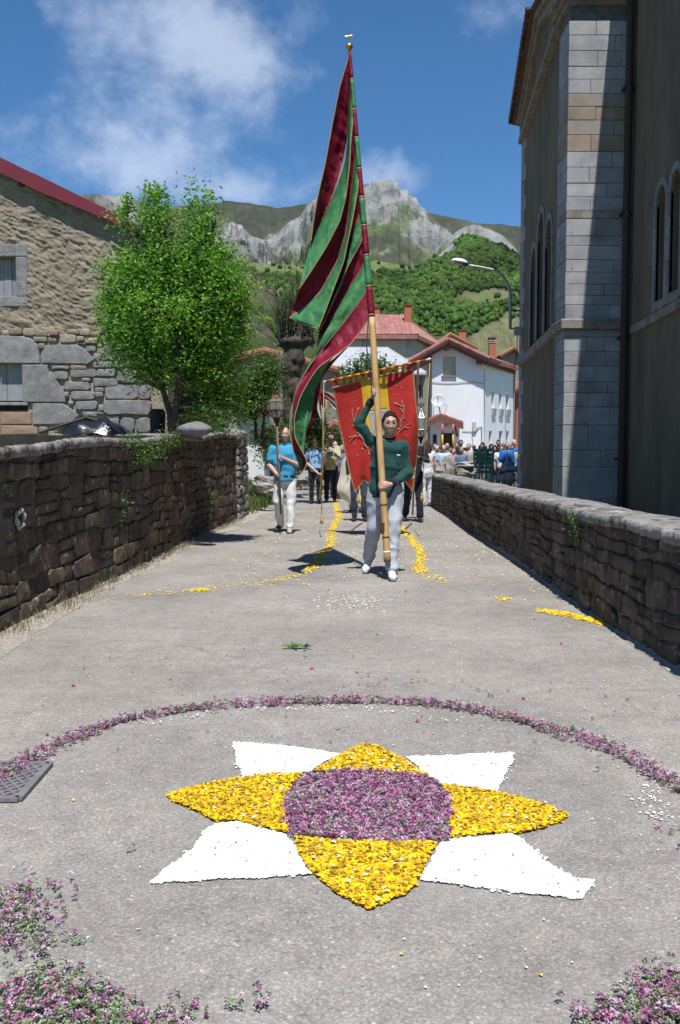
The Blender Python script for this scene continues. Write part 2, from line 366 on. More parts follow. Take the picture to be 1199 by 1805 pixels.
# ---------------- mountains
M_mount = mat('mountain_surface', (1,1,1), attr=True, scale=.03, bump=1.0, bscale=.09, bdist=9, rough=.95, spec=.1)
M_mount2 = mat('hill_surface', (1,1,1), attr=True, scale=.08, bump=1.0, bscale=.25, bdist=3, rough=.95, spec=.1)
def sm(a, b, x): t = np.clip((x-a)/(b-a), 0, 1); return t*t*(3-2*t)
ROCK = np.array((.27,.27,.265)); ROCKD = np.array((.22,.215,.21)); GRASS = np.array((.115,.15,.05)); HEATH = np.array((.050,.054,.034)); BROWN = np.array((.15,.13,.085)); FOR = np.array((.03,.055,.012))
def hillmesh(name, prof, Rc, Rb, nc, nr, x0, x1, amp, colfn, label, seed, mt, crest=1.0, power=1.0, zb=-5.0, Rcfn=None, calm=0.0):
    xs = np.concatenate([np.linspace(-1800, x0, 30)[:-1], np.linspace(x0, x1, nc), np.linspace(x1, 3000, 30)[1:]])
    pr = np.array(prof, float); py = np.interp(xs, pr[:, 0], pr[:, 1])
    T = np.linspace(-.35, 1, nr)   # t<0 back slope
    V = []; PX = []; PYc = []
    for t in T:
        rc = Rc if Rcfn is None else Rcfn(xs)
        zc = CH+(805-py)/F_*rc
        if t >= 0: r = rc-(rc-Rb)*t; z = zc+(zb-zc)*(t**power)
        else: r = rc-(rc-Rb)*t*1.2; z = zc+(zb-zc)*(-t*1.1)
        X = (xs-599.5)/F_*rc*(.25+.75*r/rc) if False else (xs-599.5)/F_*r
        V.append(np.stack([X, r+0*xs, z], 1)); PX.append(xs); PYc.append(np.full_like(xs, t))
    V = np.concatenate(V); PX = np.concatenate(PX); TT = np.concatenate(PYc)
    s = 1/amp[1]
    n = ridged(V*s*np.array([1, .8, .9]), 6, seed)
    fade = np.clip(np.abs(TT)*6, .10*crest, 1)*(1-calm*sm(.10, .17, TT)*sm(560, 620, PX))*(1-sm(.8, .97, TT))
    V[:, 2] += amp[0]*(n-.45)*fade
    V[:, 1] += amp[0]*.5*fbm(V*s*1.7, 3, seed+5)*fade
    # colour from the height in the picture and noise
    pyv = 805-(V[:, 2]-CH)/V[:, 1]*F_; pxv = V[:, 0]/V[:, 1]*F_+599.5
    cols = colfn(pxv, pyv, V, n)
    o = npmesh(name, V, grid_faces(nr, len(xs)), mt, smooth=True, cols=cols); o['kind'] = 'structure'; o['label'] = label
    return V, n, o
def mixc(c, d, m): return c*(1-m[:, None])+d*m[:, None]
def rockcol(V, s, seed):
    f = fbm(V*s, 5, seed, .62)
    return mixc(ROCK[None]*np.ones((len(V), 1)), np.array((.13,.13,.125)), sm(-.1, .8, f))
# far dark ridge
def cA(px, py, V, n):
    c = mixc(HEATH*np.ones((len(V), 3)), GRASS*.5, sm(-.2, .9, fbm(V*.006, 4, 3)))
    c = mixc(c, np.array((.13,.12,.10)), sm(.2, .9, fbm(V*.011, 4, 13))*.7)
    rk = sm(.25, .7, fbm(V*.008, 5, 21)+.35*(n-.5))*sm(400, 350, py)*.45
    rk = np.maximum(rk, sm(260, 235, px)*sm(-.3, .3, fbm(V*.01, 4, 4)+.1)*.8)
    return mixc(c, rockcol(V, .02, 5), rk)
hillmesh('mountain_ridge', [(-1800,300),(-900,250),(-200,330),(60,365),(165,351),(232,350),(255,362),(300,370),(345,366),(380,364),(408,359),(440,363),(490,372),(530,366),(575,360),(640,372),(700,378),(745,380),(790,389),(830,398),(870,401),(911,404),(1200,380),(1700,300),(3000,260)],
    3500, 2500, 330, 60, 120, 960, (95, 420), cA, 'dark heather covered far ridge on the skyline behind the rocky peak', 11, M_mount, power=.8)
# main rocky peak
def cB(px, py, V, n):
    c = mixc(np.array((.10,.135,.05))*np.ones((len(V), 3)), HEATH*1.3, sm(-.1, .8, fbm(V*.012, 4, 8)))
    crest = np.interp(px, [380,470,540,600,650,690,740,820], [400,430,372,350,338,328,375,425])
    rock = sm(80, 38, py-crest+26*fbm(V*.012, 4, 31))
    left = sm(610, 560, px)*sm(470, 440, py+18*fbm(V*.015, 4, 2))
    rock = np.maximum(rock, left)
    veg = sm(.05, .6, fbm(V*.02, 5, 41)-.25*(n-.5))*.85
    rock = rock*(1-veg)
    rock = np.maximum(rock, sm(.75, .95, fbm(V*.02, 4, 55)+.2*sm(700, 640, px))*.7)
    sc_ = sm(700, 740, px)*sm(385, 400, py)
    c = mixc(c, BROWN*.9, sc_*sm(-.2, .4, fbm(V*.012, 4, 61))*.7)
    return mixc(c, rockcol(V, .03, 9), rock)
hillmesh('rocky_peak', [(-1800,620),(-300,560),(100,520),(330,450),(385,418),(398,402),(412,398),(430,410),(448,425),(466,432),(490,420),(515,398),(530,390),(548,369),(565,360),(600,352),(630,347),(644,340),(652,341),(662,332),(672,331),(680,328),(692,332),(699,333),(704,344),(716,349),(722,361),(732,366),(741,379),(756,388),(775,405),(800,420),(850,450),(950,520),(1400,600),(3000,640)],
    2300, 1200, 470, 150, 370, 830, (62, 105), cB, 'bare grey limestone peak with rocky flanks above the green slopes', 23, M_mount, crest=1.7, power=.85, calm=.78)
# grey rock shoulder on the right
def cC(px, py, V, n):
    c = mixc(GRASS*np.ones((len(V), 3)), HEATH, sm(-.3, .6, fbm(V*.012, 4, 18)))
    rk = sm(-.55, -.1, fbm(V*.015, 4, 51)+.5-.012*(np.maximum(px, 780)-780)*0)
    return mixc(c, rockcol(V, .03, 19), rk*sm(770, 800, px)*.95)
hillmesh('rock_shoulder', [(-1800,700),(600,640),(740,520),(775,440),(800,417),(815,408),(830,403),(845,406),(862,410),(880,420),(895,433),(911,452),(1000,500),(1400,520),(3000,560)],
    1900, 1100, 240, 90, 740, 960, (48, 170), cC, 'pale bare limestone shoulder above the wooded hill near the church', 37, M_mount, crest=1.5, power=.8)
# wooded hill
HILLD = [(-1800,700),(-200,600),(250,520),(420,468),(500,470),(560,476),(620,470),(660,462),(700,470),(735,476),(760,462),(780,448),(800,432),(822,424),(850,434),(880,446),(911,462),(1000,480),(1400,430),(3000,430)]
def forest_mask(px, py, V):
    # where trees stand on the wooded hill (picture heights): the rest is scrub and meadow
    f = fbm(V*.016, 4, 71)
    m = sm(-.25, .15, f+.75)
    cl = sm(1, .6, ((px-855)/55)**2+((py-(528-(px-855)*.05))/14)**2+.5*f)          # open brownish clearing
    low = sm(0, 10, (py-(592-(px-830)*.62))-10*f)*sm(800, 830, px)                 # brown open slope low on the right
    track = sm(5, 2, np.abs(py-(470+(px-715)*1.0)))*sm(700, 712, px)*sm(762, 752, px)
    top = sm(505, 480, py)*sm(770, 700, px)                                        # meadow under the peak, left
    rk = sm(1, .7, ((px-778)/36)**2+((py-(452-(px-778)*.42))/13)**2)
    return m*(1-cl)*(1-low)*(1-track)*(1-top)*(1-rk), rk, low, cl, top
def cD(px, py, V, n):
    fm, rk, low, cl, top = forest_mask(px, py, V)
    c = mixc(np.array((.12,.145,.055))*np.ones((len(V), 3)), BROWN, sm(-.4, .6, fbm(V*.03, 4, 5)))
    c = mixc(c, np.array((.17,.155,.095)), low*.6); c = mixc(c, np.array((.13,.17,.055)), top*.7)
    c = mixc(c, FOR*.7, fm)
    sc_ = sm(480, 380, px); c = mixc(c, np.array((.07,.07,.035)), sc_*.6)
    return mixc(c, rockcol(V, .05, 29), np.maximum(rk*sm(-.5, -.1, fbm(V*.03, 4, 8)), sm(.85, 1.0, fbm(V*.03, 4, 77))*.5*(1-fm)))
VD, nD, hillD = hillmesh('wooded_hill', HILLD, 1100, 640, 340, 130, 380, 960, (26, 190), cD, 'steep hillside with beech wood, clearings and meadow behind the village', 43, M_mount2, crest=1.2, power=.9, zb=-2)
# trees of the wood as crown clumps standing on that hillside
def blob_proto(seed):
    bm = bmesh.new(); bmesh.ops.create_icosphere(bm, subdivisions=2, radius=1)
    v = np.array([q.co[:] for q in bm.verts]); f = np.array([[q.index for q in x.verts] for x in bm.faces]); bm.free()
    d = 1+.34*vn(v*1.9+seed*3.3, seed)+.2*vn(v*4.1, seed+1); v = v*d[:, None]; v[:, 2] *= 1.15
    return v, f
def scatter_forest():
    rs = np.random.RandomState(5); protos = [blob_proto(k) for k in range(6)]
    xs_px = rs.uniform(395, 925, 60000); tt = rs.uniform(0, .7, 60000)
    nr, ncol = 130, VD.shape[0]//130; G3 = VD.reshape(nr, ncol, 3)
    xs = np.concatenate([np.linspace(-1800, 380, 30)[:-1], np.linspace(380, 960, 340), np.linspace(960, 3000, 30)[1:]])
    T = np.linspace(-.35, 1, nr)
    ci = np.clip(np.searchsorted(xs, xs_px), 1, ncol-1); ri = np.clip(np.searchsorted(T, tt), 1, nr-1)
    a = rs.rand(60000)[:, None]; b = rs.rand(60000)[:, None]
    p = (G3[ri, ci]*(1-a)+G3[ri-1, ci]*a)*(1-b)+(G3[ri, ci-1]*(1-a)+G3[ri-1, ci-1]*a)*b
    px = p[:, 0]/p[:, 1]*F_+599.5; py = 805-(p[:, 2]-CH)/p[:, 1]*F_
    fm, *_ = forest_mask(px, py, p); keep = rs.rand(len(p)) < fm**1.5
    # area weighting so that the wood has an even number of trees on the ground
    keep &= rs.rand(len(p)) < np.clip((p[:, 1]/1050)**1.2*1.0, .05, 1)
    keep |= (rs.rand(len(p)) < .012)
    keep &= (py < 640)
    p = p[keep][:11500]; vs_, fs_, cs_ = [], [], []; off = 0
    big = fbm(p*.02, 3, 3)
    for i, q in enumerate(p):
        v, f = protos[rs.randint(6)]
        r = rs.uniform(1.7, 3.5)*q[1]/1050*(.8+.35*rs.rand()); an = rs.rand()*6.28; c_, s_ = math.cos(an), math.sin(an)
        vv = np.stack([v[:, 0]*c_-v[:, 1]*s_, v[:, 0]*s_+v[:, 1]*c_, v[:, 2]], 1)*r; vv += q+np.array([0, 0, r*.7])
        col = np.array((.052,.10,.018))*(1+.6*big[i])*rs.uniform(.55, 1.35)
        if rs.rand() < .12: col = np.array((.04,.075,.022))
        col = col*np.array((rs.uniform(.75, 1.25), 1, 1))
        # lighter young leaf tips
        cs_.append(np.tile(col, (len(v), 1))); vs_.append(vv); fs_.append(f+off); off += len(v)
    return np.concatenate(vs_), np.concatenate(fs_), np.concatenate(cs_)
M_forest = mat('beech_wood', (1,1,1), attr=True, scale=.5, bump=1.0, bscale=.9, bdist=1.5, rough=.9, spec=.1)
v_, f_, c_ = scatter_forest()
o = npmesh('forest', v_, f_, M_forest, smooth=False, cols=np.clip(c_, 0, 1)); tag(o, 'bright green beech wood covering the hillside behind the village', 'forest', kind='stuff')
# scrubby slope on the left behind the trees
def cF(px, py, V, n):
    c = mixc(np.array((.10,.10,.055))*np.ones((len(V), 3)), np.array((.06,.085,.03)), sm(-.4, .5, fbm(V*.06, 5, 5)))
    return mixc(c, np.array((.19,.165,.12)), sm(.25, .8, fbm(V*.09, 4, 15)))
hillmesh('scrub_slope', [(-1800,420),(-500,430),(0,450),(200,455),(380,458),(430,470),(470,505),(520,570),(560,610),(620,640),(700,660),(3000,660)], 330, 90, 260, 80, 100, 640, (5, 40), cF,
    'brown and green scrubby slope on the left behind the trees', 53, M_mount2, crest=1.0, zb=0)
# shrubs dotted over it
def scatter_scrub():
    rs = np.random.RandomState(8); protos = [blob_proto(k+9) for k in range(5)]; vs_, fs_, cs_ = [], [], []; off = 0
    prof = np.array([(-1800,420),(-500,430),(0,450),(200,455),(380,458),(430,470),(470,505),(520,570),(560,610),(620,640),(700,660),(3000,660)], float)
    for i in range(900):
        px = rs.uniform(150, 600); t = rs.uniform(.02, .9); y = np.interp(px, prof[:, 0], prof[:, 1]); zc = CH+(805-y)/F_*330
        r_ = 330-240*t; z = zc+(0-zc)*t; v, f = protos[rs.randint(5)]; r = rs.uniform(.8, 2.4)
        vv = v*r*np.array([1, 1, .9])+np.array([(px-599.5)/F_*r_, r_, z+r*.2])
        col = np.array(((.05,.09,.02), (.09,.10,.05), (.045,.06,.03), (.10,.17,.03))[rs.randint(4)])*rs.uniform(.7, 1.3)
        vs_.append(vv); fs_.append(f+off); cs_.append(np.tile(col, (len(v), 1))); off += len(v)
    return np.concatenate(vs_), np.concatenate(fs_), np.concatenate(cs_)
v_, f_, c_ = scatter_scrub()
o = npmesh('undergrowth', v_, f_, M_forest, cols=c_); tag(o, 'scattered dark scrub on the brown slope at left behind the trees', 'scrub', kind='stuff')
# ================================================================== BRIDGE WALLS
from mathutils.geometry import tessellate_polygon
M_rub = mat('wall_rubble_stone', (.050,.041,.031), (.100,.077,.053), (.165,.122,.080), scale=4.2, bump=1, bscale=24, bdist=.03, rough=.93, island=.38,
            spots=[((.27,.255,.22), 13.0, .60, .05), ((.045,.043,.040), 3.1, .56, .16), ((.15,.09,.055), 2.3, .62, .12)])
M_mort = mat('wall_mortar', (.078,.067,.052), (.12,.104,.082), (.18,.16,.13), scale=6, bump=1, bscale=30, rough=.97)
M_cope = mat('coping_concrete', (.12,.115,.105), (.22,.212,.20), (.31,.30,.285), scale=3.4, bump=.9, bscale=38, bdist=.015, rough=.95, spots=[((.065,.062,.056), 6, .53, .07), ((.55,.54,.51), 4.2, .62, .1)])
M_dark = mat('near_black', (.012,.012,.014), rough=.9)
def stone(name, poly, mp, mt, parent, d0=-.04, d1=.02, bev=.014, bulge=.006, r=None):
    """one stone: polygon in wall coordinates (u,v); mp(u,v,d) -> point; d = out of the wall"""
    c = sum((Vector(q) for q in poly), Vector((0, 0)))/len(poly); g = G(); n = len(poly)
    def ring(k, d): 
        out = []
        for q in poly:
            v = Vector(q)-c; L_ = v.length; out.append(mp(*(c+v*max(.3, (L_-k)/L_)), d))
        return out
    vs_ = ring(0, d0)+ring(0, d1-bev)+ring(bev*.9, d1)+[mp(c.x, c.y, d1+bulge)]
    fs = []
    for a in (0, n):
        fs += [(a+i, a+(i+1) % n, a+n+(i+1) % n, a+n+i) for i in range(n)]
    fs += [(2*n+i, 2*n+(i+1) % n, 3*n) for i in range(n)]
    g.add(vs_, fs); return g if name is None else g.build(name, mt, parent)
def roundpoly(u0, v0, u1, v1, j, rs, cr=.28):
    """rounded irregular rectangle"""
    w_, h_ = u1-u0, v1-v0; k = cr*min(w_, h_)
    pts = [(u0+k*1.3, v0), (u0+w_*.5, v0), (u1-k*1.3, v0), (u1, v0+k), (u1, v1-k), (u1-k*1.3, v1), (u0+w_*.5, v1), (u0+k*1.3, v1), (u0, v1-k), (u0, v0+k)]
    return [(a+rs.uniform(-j, j)*w_*.4, b+rs.uniform(-j, j)*h_*.5) for a, b in pts]
def rubble(u0, u1, v0, vtop, sw, sh, rs, gap=.012):
    """irregular courses: returns stone polygons; vtop(u) is the top of the wall"""
    out = []; vmax = max(vtop(u0), vtop(u1), vtop((u0+u1)/2)); v = v0; row = 0
    levels = [v0]
    while v < vmax: v += sh*rs.uniform(.7, 1.35); levels.append(v)
    ph = [rs.uniform(0, 9) for _ in levels]
    def lev(i, u):
        return levels[i]+sh*.13*(math.sin(u*2.1/sw*.4+ph[i])+.6*math.sin(u*4.7/sw*.4+ph[i]*2)) if 0 < i else levels[i]
    for i in range(len(levels)-1):
        u = u0-rs.uniform(0, sw)
        while u < u1:
            w_ = sw*rs.choice((.55, .8, 1, 1.15, 1.5)); a, b = max(u, u0)+gap, min(u+w_, u1)-gap; u += w_
            if b-a < sw*.22: continue
            c = (a+b)/2; tp = lambda q: min(lev(i+1, q), vtop(q)-.01)-gap
            bt = lambda q: lev(i, q)+gap
            if tp(c)-bt(c) < sh*.3: continue
            sl = rs.uniform(-.12, .12)*sw; k = .22
            parts_ = [(bt, tp)]
            if tp(c)-bt(c) > sh*.95 and rs.random() < .4:
                mid = lambda q, t=rs.uniform(.4, .6): bt(q)*(1-t)+tp(q)*t
                parts_ = [(bt, lambda q: mid(q)-gap), (lambda q: mid(q)+gap, tp)]
            for B, T in parts_:
                hh = T(c)-B(c); cc = min(k*hh, .2*(b-a)); 
                pl = [(a+cc+sl*0, B(a+cc)), (c, B(c)+rs.uniform(-.04, .06)*hh), (b-cc, B(b-cc)), (b, B(b)+cc), (b+sl*.5, T(b)-cc), (b-cc, T(b-cc)), (c, T(c)+rs.uniform(-.06, .04)*hh), (a+cc, T(a+cc)), (a+sl*.5, T(a)-cc), (a, B(a)+cc)]
                pl = [(x+rs.uniform(-.09, .09)*hh, y+rs.uniform(-.10, .10)*hh) for x, y in pl]
                if min(T(a+cc)-B(a+cc), T(b-cc)-B(b-cc)) > .02: out.append(pl)
    return out
def bridge_wall(side):
    rs = random.Random(11 if side < 0 else 12)
    if side < 0:
        fx = wall_left_x; y0, y1 = 1.6, 17.6; top = lambda y: 1.335+max(0, y-6)*.0345+.02*math.sin(y*1.7); thick = .62; sw, sh = .36, .17
        root = thing('stone_wall', (fx(10), 10, 0), 'tall dark rubble stone bridge wall on the left, under the leafy tree and plastered house', 'stone wall')
    else:
        fx = wall_right_x; y0, y1 = 1.8, 22.9; top = lambda y: .81+.0*y+.008*math.sin(y*2.3); thick = .47; sw, sh = .30, .14
        root = thing('stone_wall', (fx(10), 10, 0), 'low dark rubble parapet wall on the right with a pale flat coping, before the church', 'stone wall')
    def bow(y, z): return .02*math.sin(y*.9+side)+.015*math.sin(z*3+y*.4)
    mp = lambda u, v, d: Vector((fx(u)-side*(d+bow(u, v)), u, v))
    # core
    nU, nV = 260, 14; us = np.linspace(y0, y1, nU); V = []
    for k in range(nV):
        for u in us:
            z = -.1+(top(u)+.1-.03)*k/(nV-1); n_ = .012*vn(np.array([[u*9, z*9, side]]), 4)[0]
            V.append(mp(u, z, -.012+n_))
    core = npmesh('core', np.array([tuple(q) for q in V]), grid_faces(nV, nU), M_mort, root, smooth=False)
    # solid body behind
    g = G(); g.hexa([(fx(y0)+side*.03, y0, -.1), (fx(y1)+side*.03, y1, -.1), (fx(y1)+side*thick, y1, -.1), (fx(y0)+side*thick, y0, -.1),
                     (fx(y0)+side*.03, y0, top(y0)-.03), (fx(y1)+side*.03, y1, top(y1)-.03), (fx(y1)+side*thick, y1, top(y1)-.03), (fx(y0)+side*thick, y0, top(y0)-.03)]); g.build('wall_body', M_mort, root)
    polys = rubble(y0, y1, 0.0, lambda u: top(u)-.05, sw, sh, rs, gap=.006)
    def size(pl):
        c = [sum(q[0] for q in pl)/len(pl), sum(q[1] for q in pl)/len(pl)]
        ar = abs(sum(pl[i][0]*pl[(i+1) % len(pl)][1]-pl[(i+1) % len(pl)][0]*pl[i][1] for i in range(len(pl))))/2
        return ar/c[0]**2.2*(1 if c[0] > 4.6 else .01)
    polys.sort(key=size, reverse=True)
    rest = G()
    for i, pl in enumerate(polys):
        d1 = .008+rs.uniform(-.010, .02); bu = rs.uniform(.002, .014)
        if i < 298: stone('stone', pl, mp, M_rub, root, d1=d1, bulge=bu*.6)
        else: gg = stone(None, pl, mp, M_rub, root, d1=d1, bulge=bu*.6); rest.add(gg.v, gg.f)
    if side < 0:
        c0 = mp(6.66, .80, .03); g = G(); pr_ = [(0, .055*math.cos(t)*(1+.2*math.sin(3*t))*1.3, .07*math.sin(t)*(1+.15*math.sin(2*t+1))) for t in np.linspace(0, 2*math.pi, 21)]; g.tube([c0+Vector(q) for q in pr_], [.016*(1+.5*math.sin(i*1.9)) for i in range(21)], 6, caps=False); g.build('lime_ring', mat('lime_crust', (.34,.33,.29), (.45,.43,.38), scale=20, bump=.8, rough=.95), root)
        g = G(); g.ell(mp(6.66, .80, .022), (.012, .055, .062)); g.build('weep_hole', M_dark, root)
    if rest.v: r = rest.build('small_stones', M_rub, root); r['kind'] = 'stuff'
    # rough coping
    nU = 900; us = np.linspace(y0, y1, nU)
    prof = [(.0, -.075), (-.040, -.065), (-.048, -.03), (-.044, -.002), (-.02, .010), (thick*.33, .02), (thick*.66, .02), (thick-.02, .008), (thick+.03, -.02), (thick+.03, -.11)]
    V = []
    for (o_, h_) in prof:
        q3 = lambda a, b, s_: vn(np.stack([us*a, np.full(nU, o_*b), np.full(nU, side*3.)], 1), s_)
        N1, N2, N3 = q3(5, 8, 14), q3(19, 22, 15), q3(46, 60, 16); lip = 1.9 if o_ < 0 else (.9 if h_ < 0 else .35)
        for u, n1, n2_, n3 in zip(us, N1, N2, N3):
            n2 = (n2_+.8*n3)*lip
            V.append((fx(u)+side*(o_+(.006*n1+.007*n2))-side*bow(u, top(u))*.7, u, top(u)+h_+.004*n1+.005*n2))
    npmesh('coping', np.array(V), grid_faces(len(prof), nU), M_cope, root, smooth=False)
    return root, mp, top
WL, mpL, topL = bridge_wall(-1)
WR, mpR, topR = bridge_wall(1)
# end pier of the left wall: proud, pale, catches the sun
def end_pier():
    rs = random.Random(3); x0 = wall_left_x(18.0); r = thing('wall_pier', (x0-.2, 18.5, 0), 'rough pale stone pier that ends the tall left wall by the grassy bank', 'stone pier')
    Mp = mat('pier_stone', (.15,.135,.115), (.27,.25,.22), (.36,.34,.30), scale=6, bump=1, bscale=30, bdist=.03, rough=.95, island=.25, spots=[((.07,.065,.055), 5, .55, .1)])
    g = G(); g.box((x0-.5, 17.65, -.1), (x0+.03, 19.3, 1.72)); g.build('wall_body', M_mort, r)
    mp = lambda u, v, d: Vector((x0+.03+d, u, v))
    for pl in rubble(17.6, 19.35, 0, lambda u: 1.76, .30, .17, rs, gap=.010): stone('stone', pl, mp, Mp, r, d1=.03+rs.uniform(0, .04), bev=.02, bulge=.02)
    mp2 = lambda u, v, d: Vector((u, 17.65-d, v))
    for pl in rubble(x0-.5, x0+.05, 0, lambda u: 1.76, .26, .17, rs, gap=.010): stone('stone', pl, mp2, Mp, r, d1=.02+rs.uniform(0, .03), bev=.02, bulge=.02)
    g = G(); g.ell((x0-.22, 18.5, 1.74), (.36, .95, .12), fn=lambda d, q: q*(1+.1*math.sin(d.x*9+d.y*7))); g.build('capstone', M_cope, r, smooth=True)
end_pier()
# drain hole with limewash ring in the left wall + runs of lime and plants are added later
# ================================================================== CHURCH
M_plas = mat('church_render', (.10,.08,.056), (.14,.112,.077), (.18,.145,.10), scale=.9, bump=.35, bscale=14, rough=.95, coord='World', stretch=(1.6,1.6,.5),
             spots=[((.085,.078,.066), 1.1, .56, .16), ((.19,.17,.14), 2.4, .64, .1)])
M_ash = mat('ashlar_limestone', (.22,.225,.245), (.29,.295,.31), (.36,.36,.365), scale=2.2, bump=.8, bscale=30, bdist=.008, rough=.88, island=.12,
            spots=[((.40,.25,.18), 5.5, .665, .05), ((.16,.16,.16), 12, .62, .06), ((.22,.21,.195), 1.3, .55, .15)])
M_ashb = mat('brown_sandstone', (.20,.16,.125), (.25,.20,.15), (.30,.27,.235), scale=2.4, bump=.5, bscale=26, bdist=.008, rough=.9, island=.12, spots=[((.30,.19,.13), 3.0, .56, .1)])
M_ashm = mat('mixed_sandstone', (.25,.205,.165), (.28,.26,.24), (.30,.26,.215), scale=2.0, bump=.5, bscale=26, bdist=.008, rough=.9, island=.1, spots=[((.36,.22,.14), 2.6, .58, .1)])
M_joint = mat('ashlar_joint', (.10,.10,.10), (.17,.165,.16), scale=9, rough=.97, bump=.6)
M_band = mat('string_course_stone', (.15,.125,.11), (.23,.20,.18), (.30,.27,.24), scale=4, bump=.5, bscale=30, rough=.9, spots=[((.33,.17,.10), 3.4, .58, .08)])
M_tile = mat('roof_terracotta', (.26,.115,.075), (.34,.155,.10), (.42,.215,.15), scale=5, bump=.4, bscale=20, rough=.9, island=.28, spots=[((.15,.12,.10), 6, .6, .1)])
def cbox(g, lo, hi, k=.012):
    cx = [(lo[i]+hi[i])/2 for i in range(3)]; V = []; idx = {}
    bm = bmesh.new(); bmesh.ops.create_cube(bm, size=1)
    for v in bm.verts: v.co = Vector([cx[i]+v.co[i]*(hi[i]-lo[i]) for i in range(3)])
    bmesh.ops.bevel(bm, geom=bm.edges[:], offset=min(k, min(hi[i]-lo[i] for i in range(3))*.3), segments=1, affect='EDGES')
    bm.verts.ensure_lookup_table(); g.add([v.co[:] for v in bm.verts], [[q.index for q in f.verts] for f in bm.faces]); bm.free()
def holed(g, outer, holes, mp, depth, back=True, thick=None):
    """front face with real openings, reveals and the back of the niches. outer/holes: (u,v) lists; mp(u,v,d)"""
    loops = [outer]+holes; flat = [q for l in loops for q in l]; b = [mp(u, v, 0) for u, v in flat]
    tris = tessellate_polygon([[Vector((u, v, 0)) for u, v in l] for l in loops]); g.add(b, tris)
    for h in holes:
        n = len(h); a = [mp(u, v, 0) for u, v in h]+[mp(u, v, -depth) for u, v in h]
        g.add(a, [(i, (i+1) % n, n+(i+1) % n, n+i) for i in range(n)])
        if back: g.add([mp(u, v, -depth) for u, v in h], [tuple(range(n))])
def arch(u0, u1, v0, v1, n=9):
    r = (u1-u0)/2; c = (u0+u1)/2; return [(u0, v0), (u1, v0)]+[(c+r*math.cos(math.pi*i/n), v1-r+r*math.sin(math.pi*i/n)) for i in range(n+1)]
def ring_stones(parent, u0, u1, v0, v1, wd, mp, mt, step=.42, d1=.03, skip_left=False, skip_right=False):
    r = (u1-u0)/2; c = (u0+u1)/2; zc = v1-r; k = max(1, round((zc-v0)/step)); h = (zc-v0)/k; rs = random.Random(int(u0*91))
    for s, u in ((-1, u0), (1, u1)):
        if (s < 0 and skip_left) or (s > 0 and skip_right): continue
        for i in range(k):
            a, b = v0+i*h+.004, v0+(i+1)*h-.004; w_ = wd
            pl = [(u, a), (u+s*w_, a), (u+s*w_, b), (u, b)]
            if s < 0: pl = pl[::-1]
            stone('surround_stone', pl, mp, mt, parent, d1=d1, bev=.006, bulge=0)
    m = 7
    for i in range(m):
        t0, t1 = math.pi*i/m+.01, math.pi*(i+1)/m-.01; tm = (t0+t1)/2
        pl = [(c+q*math.cos(t), zc+q*math.sin(t)) for q, t in ((r, t0), (r+wd, t0), (r+wd, tm), (r+wd, t1), (r, t1), (r, tm))]
        stone('surround_stone', pl, mp, mt, parent, d1=d1, bev=.006, bulge=0)
M_sur = mat('window_surround_stone', (.17,.17,.175), (.22,.218,.215), (.27,.26,.25), scale=3, bump=.5, bscale=30, rough=.9, island=.12)
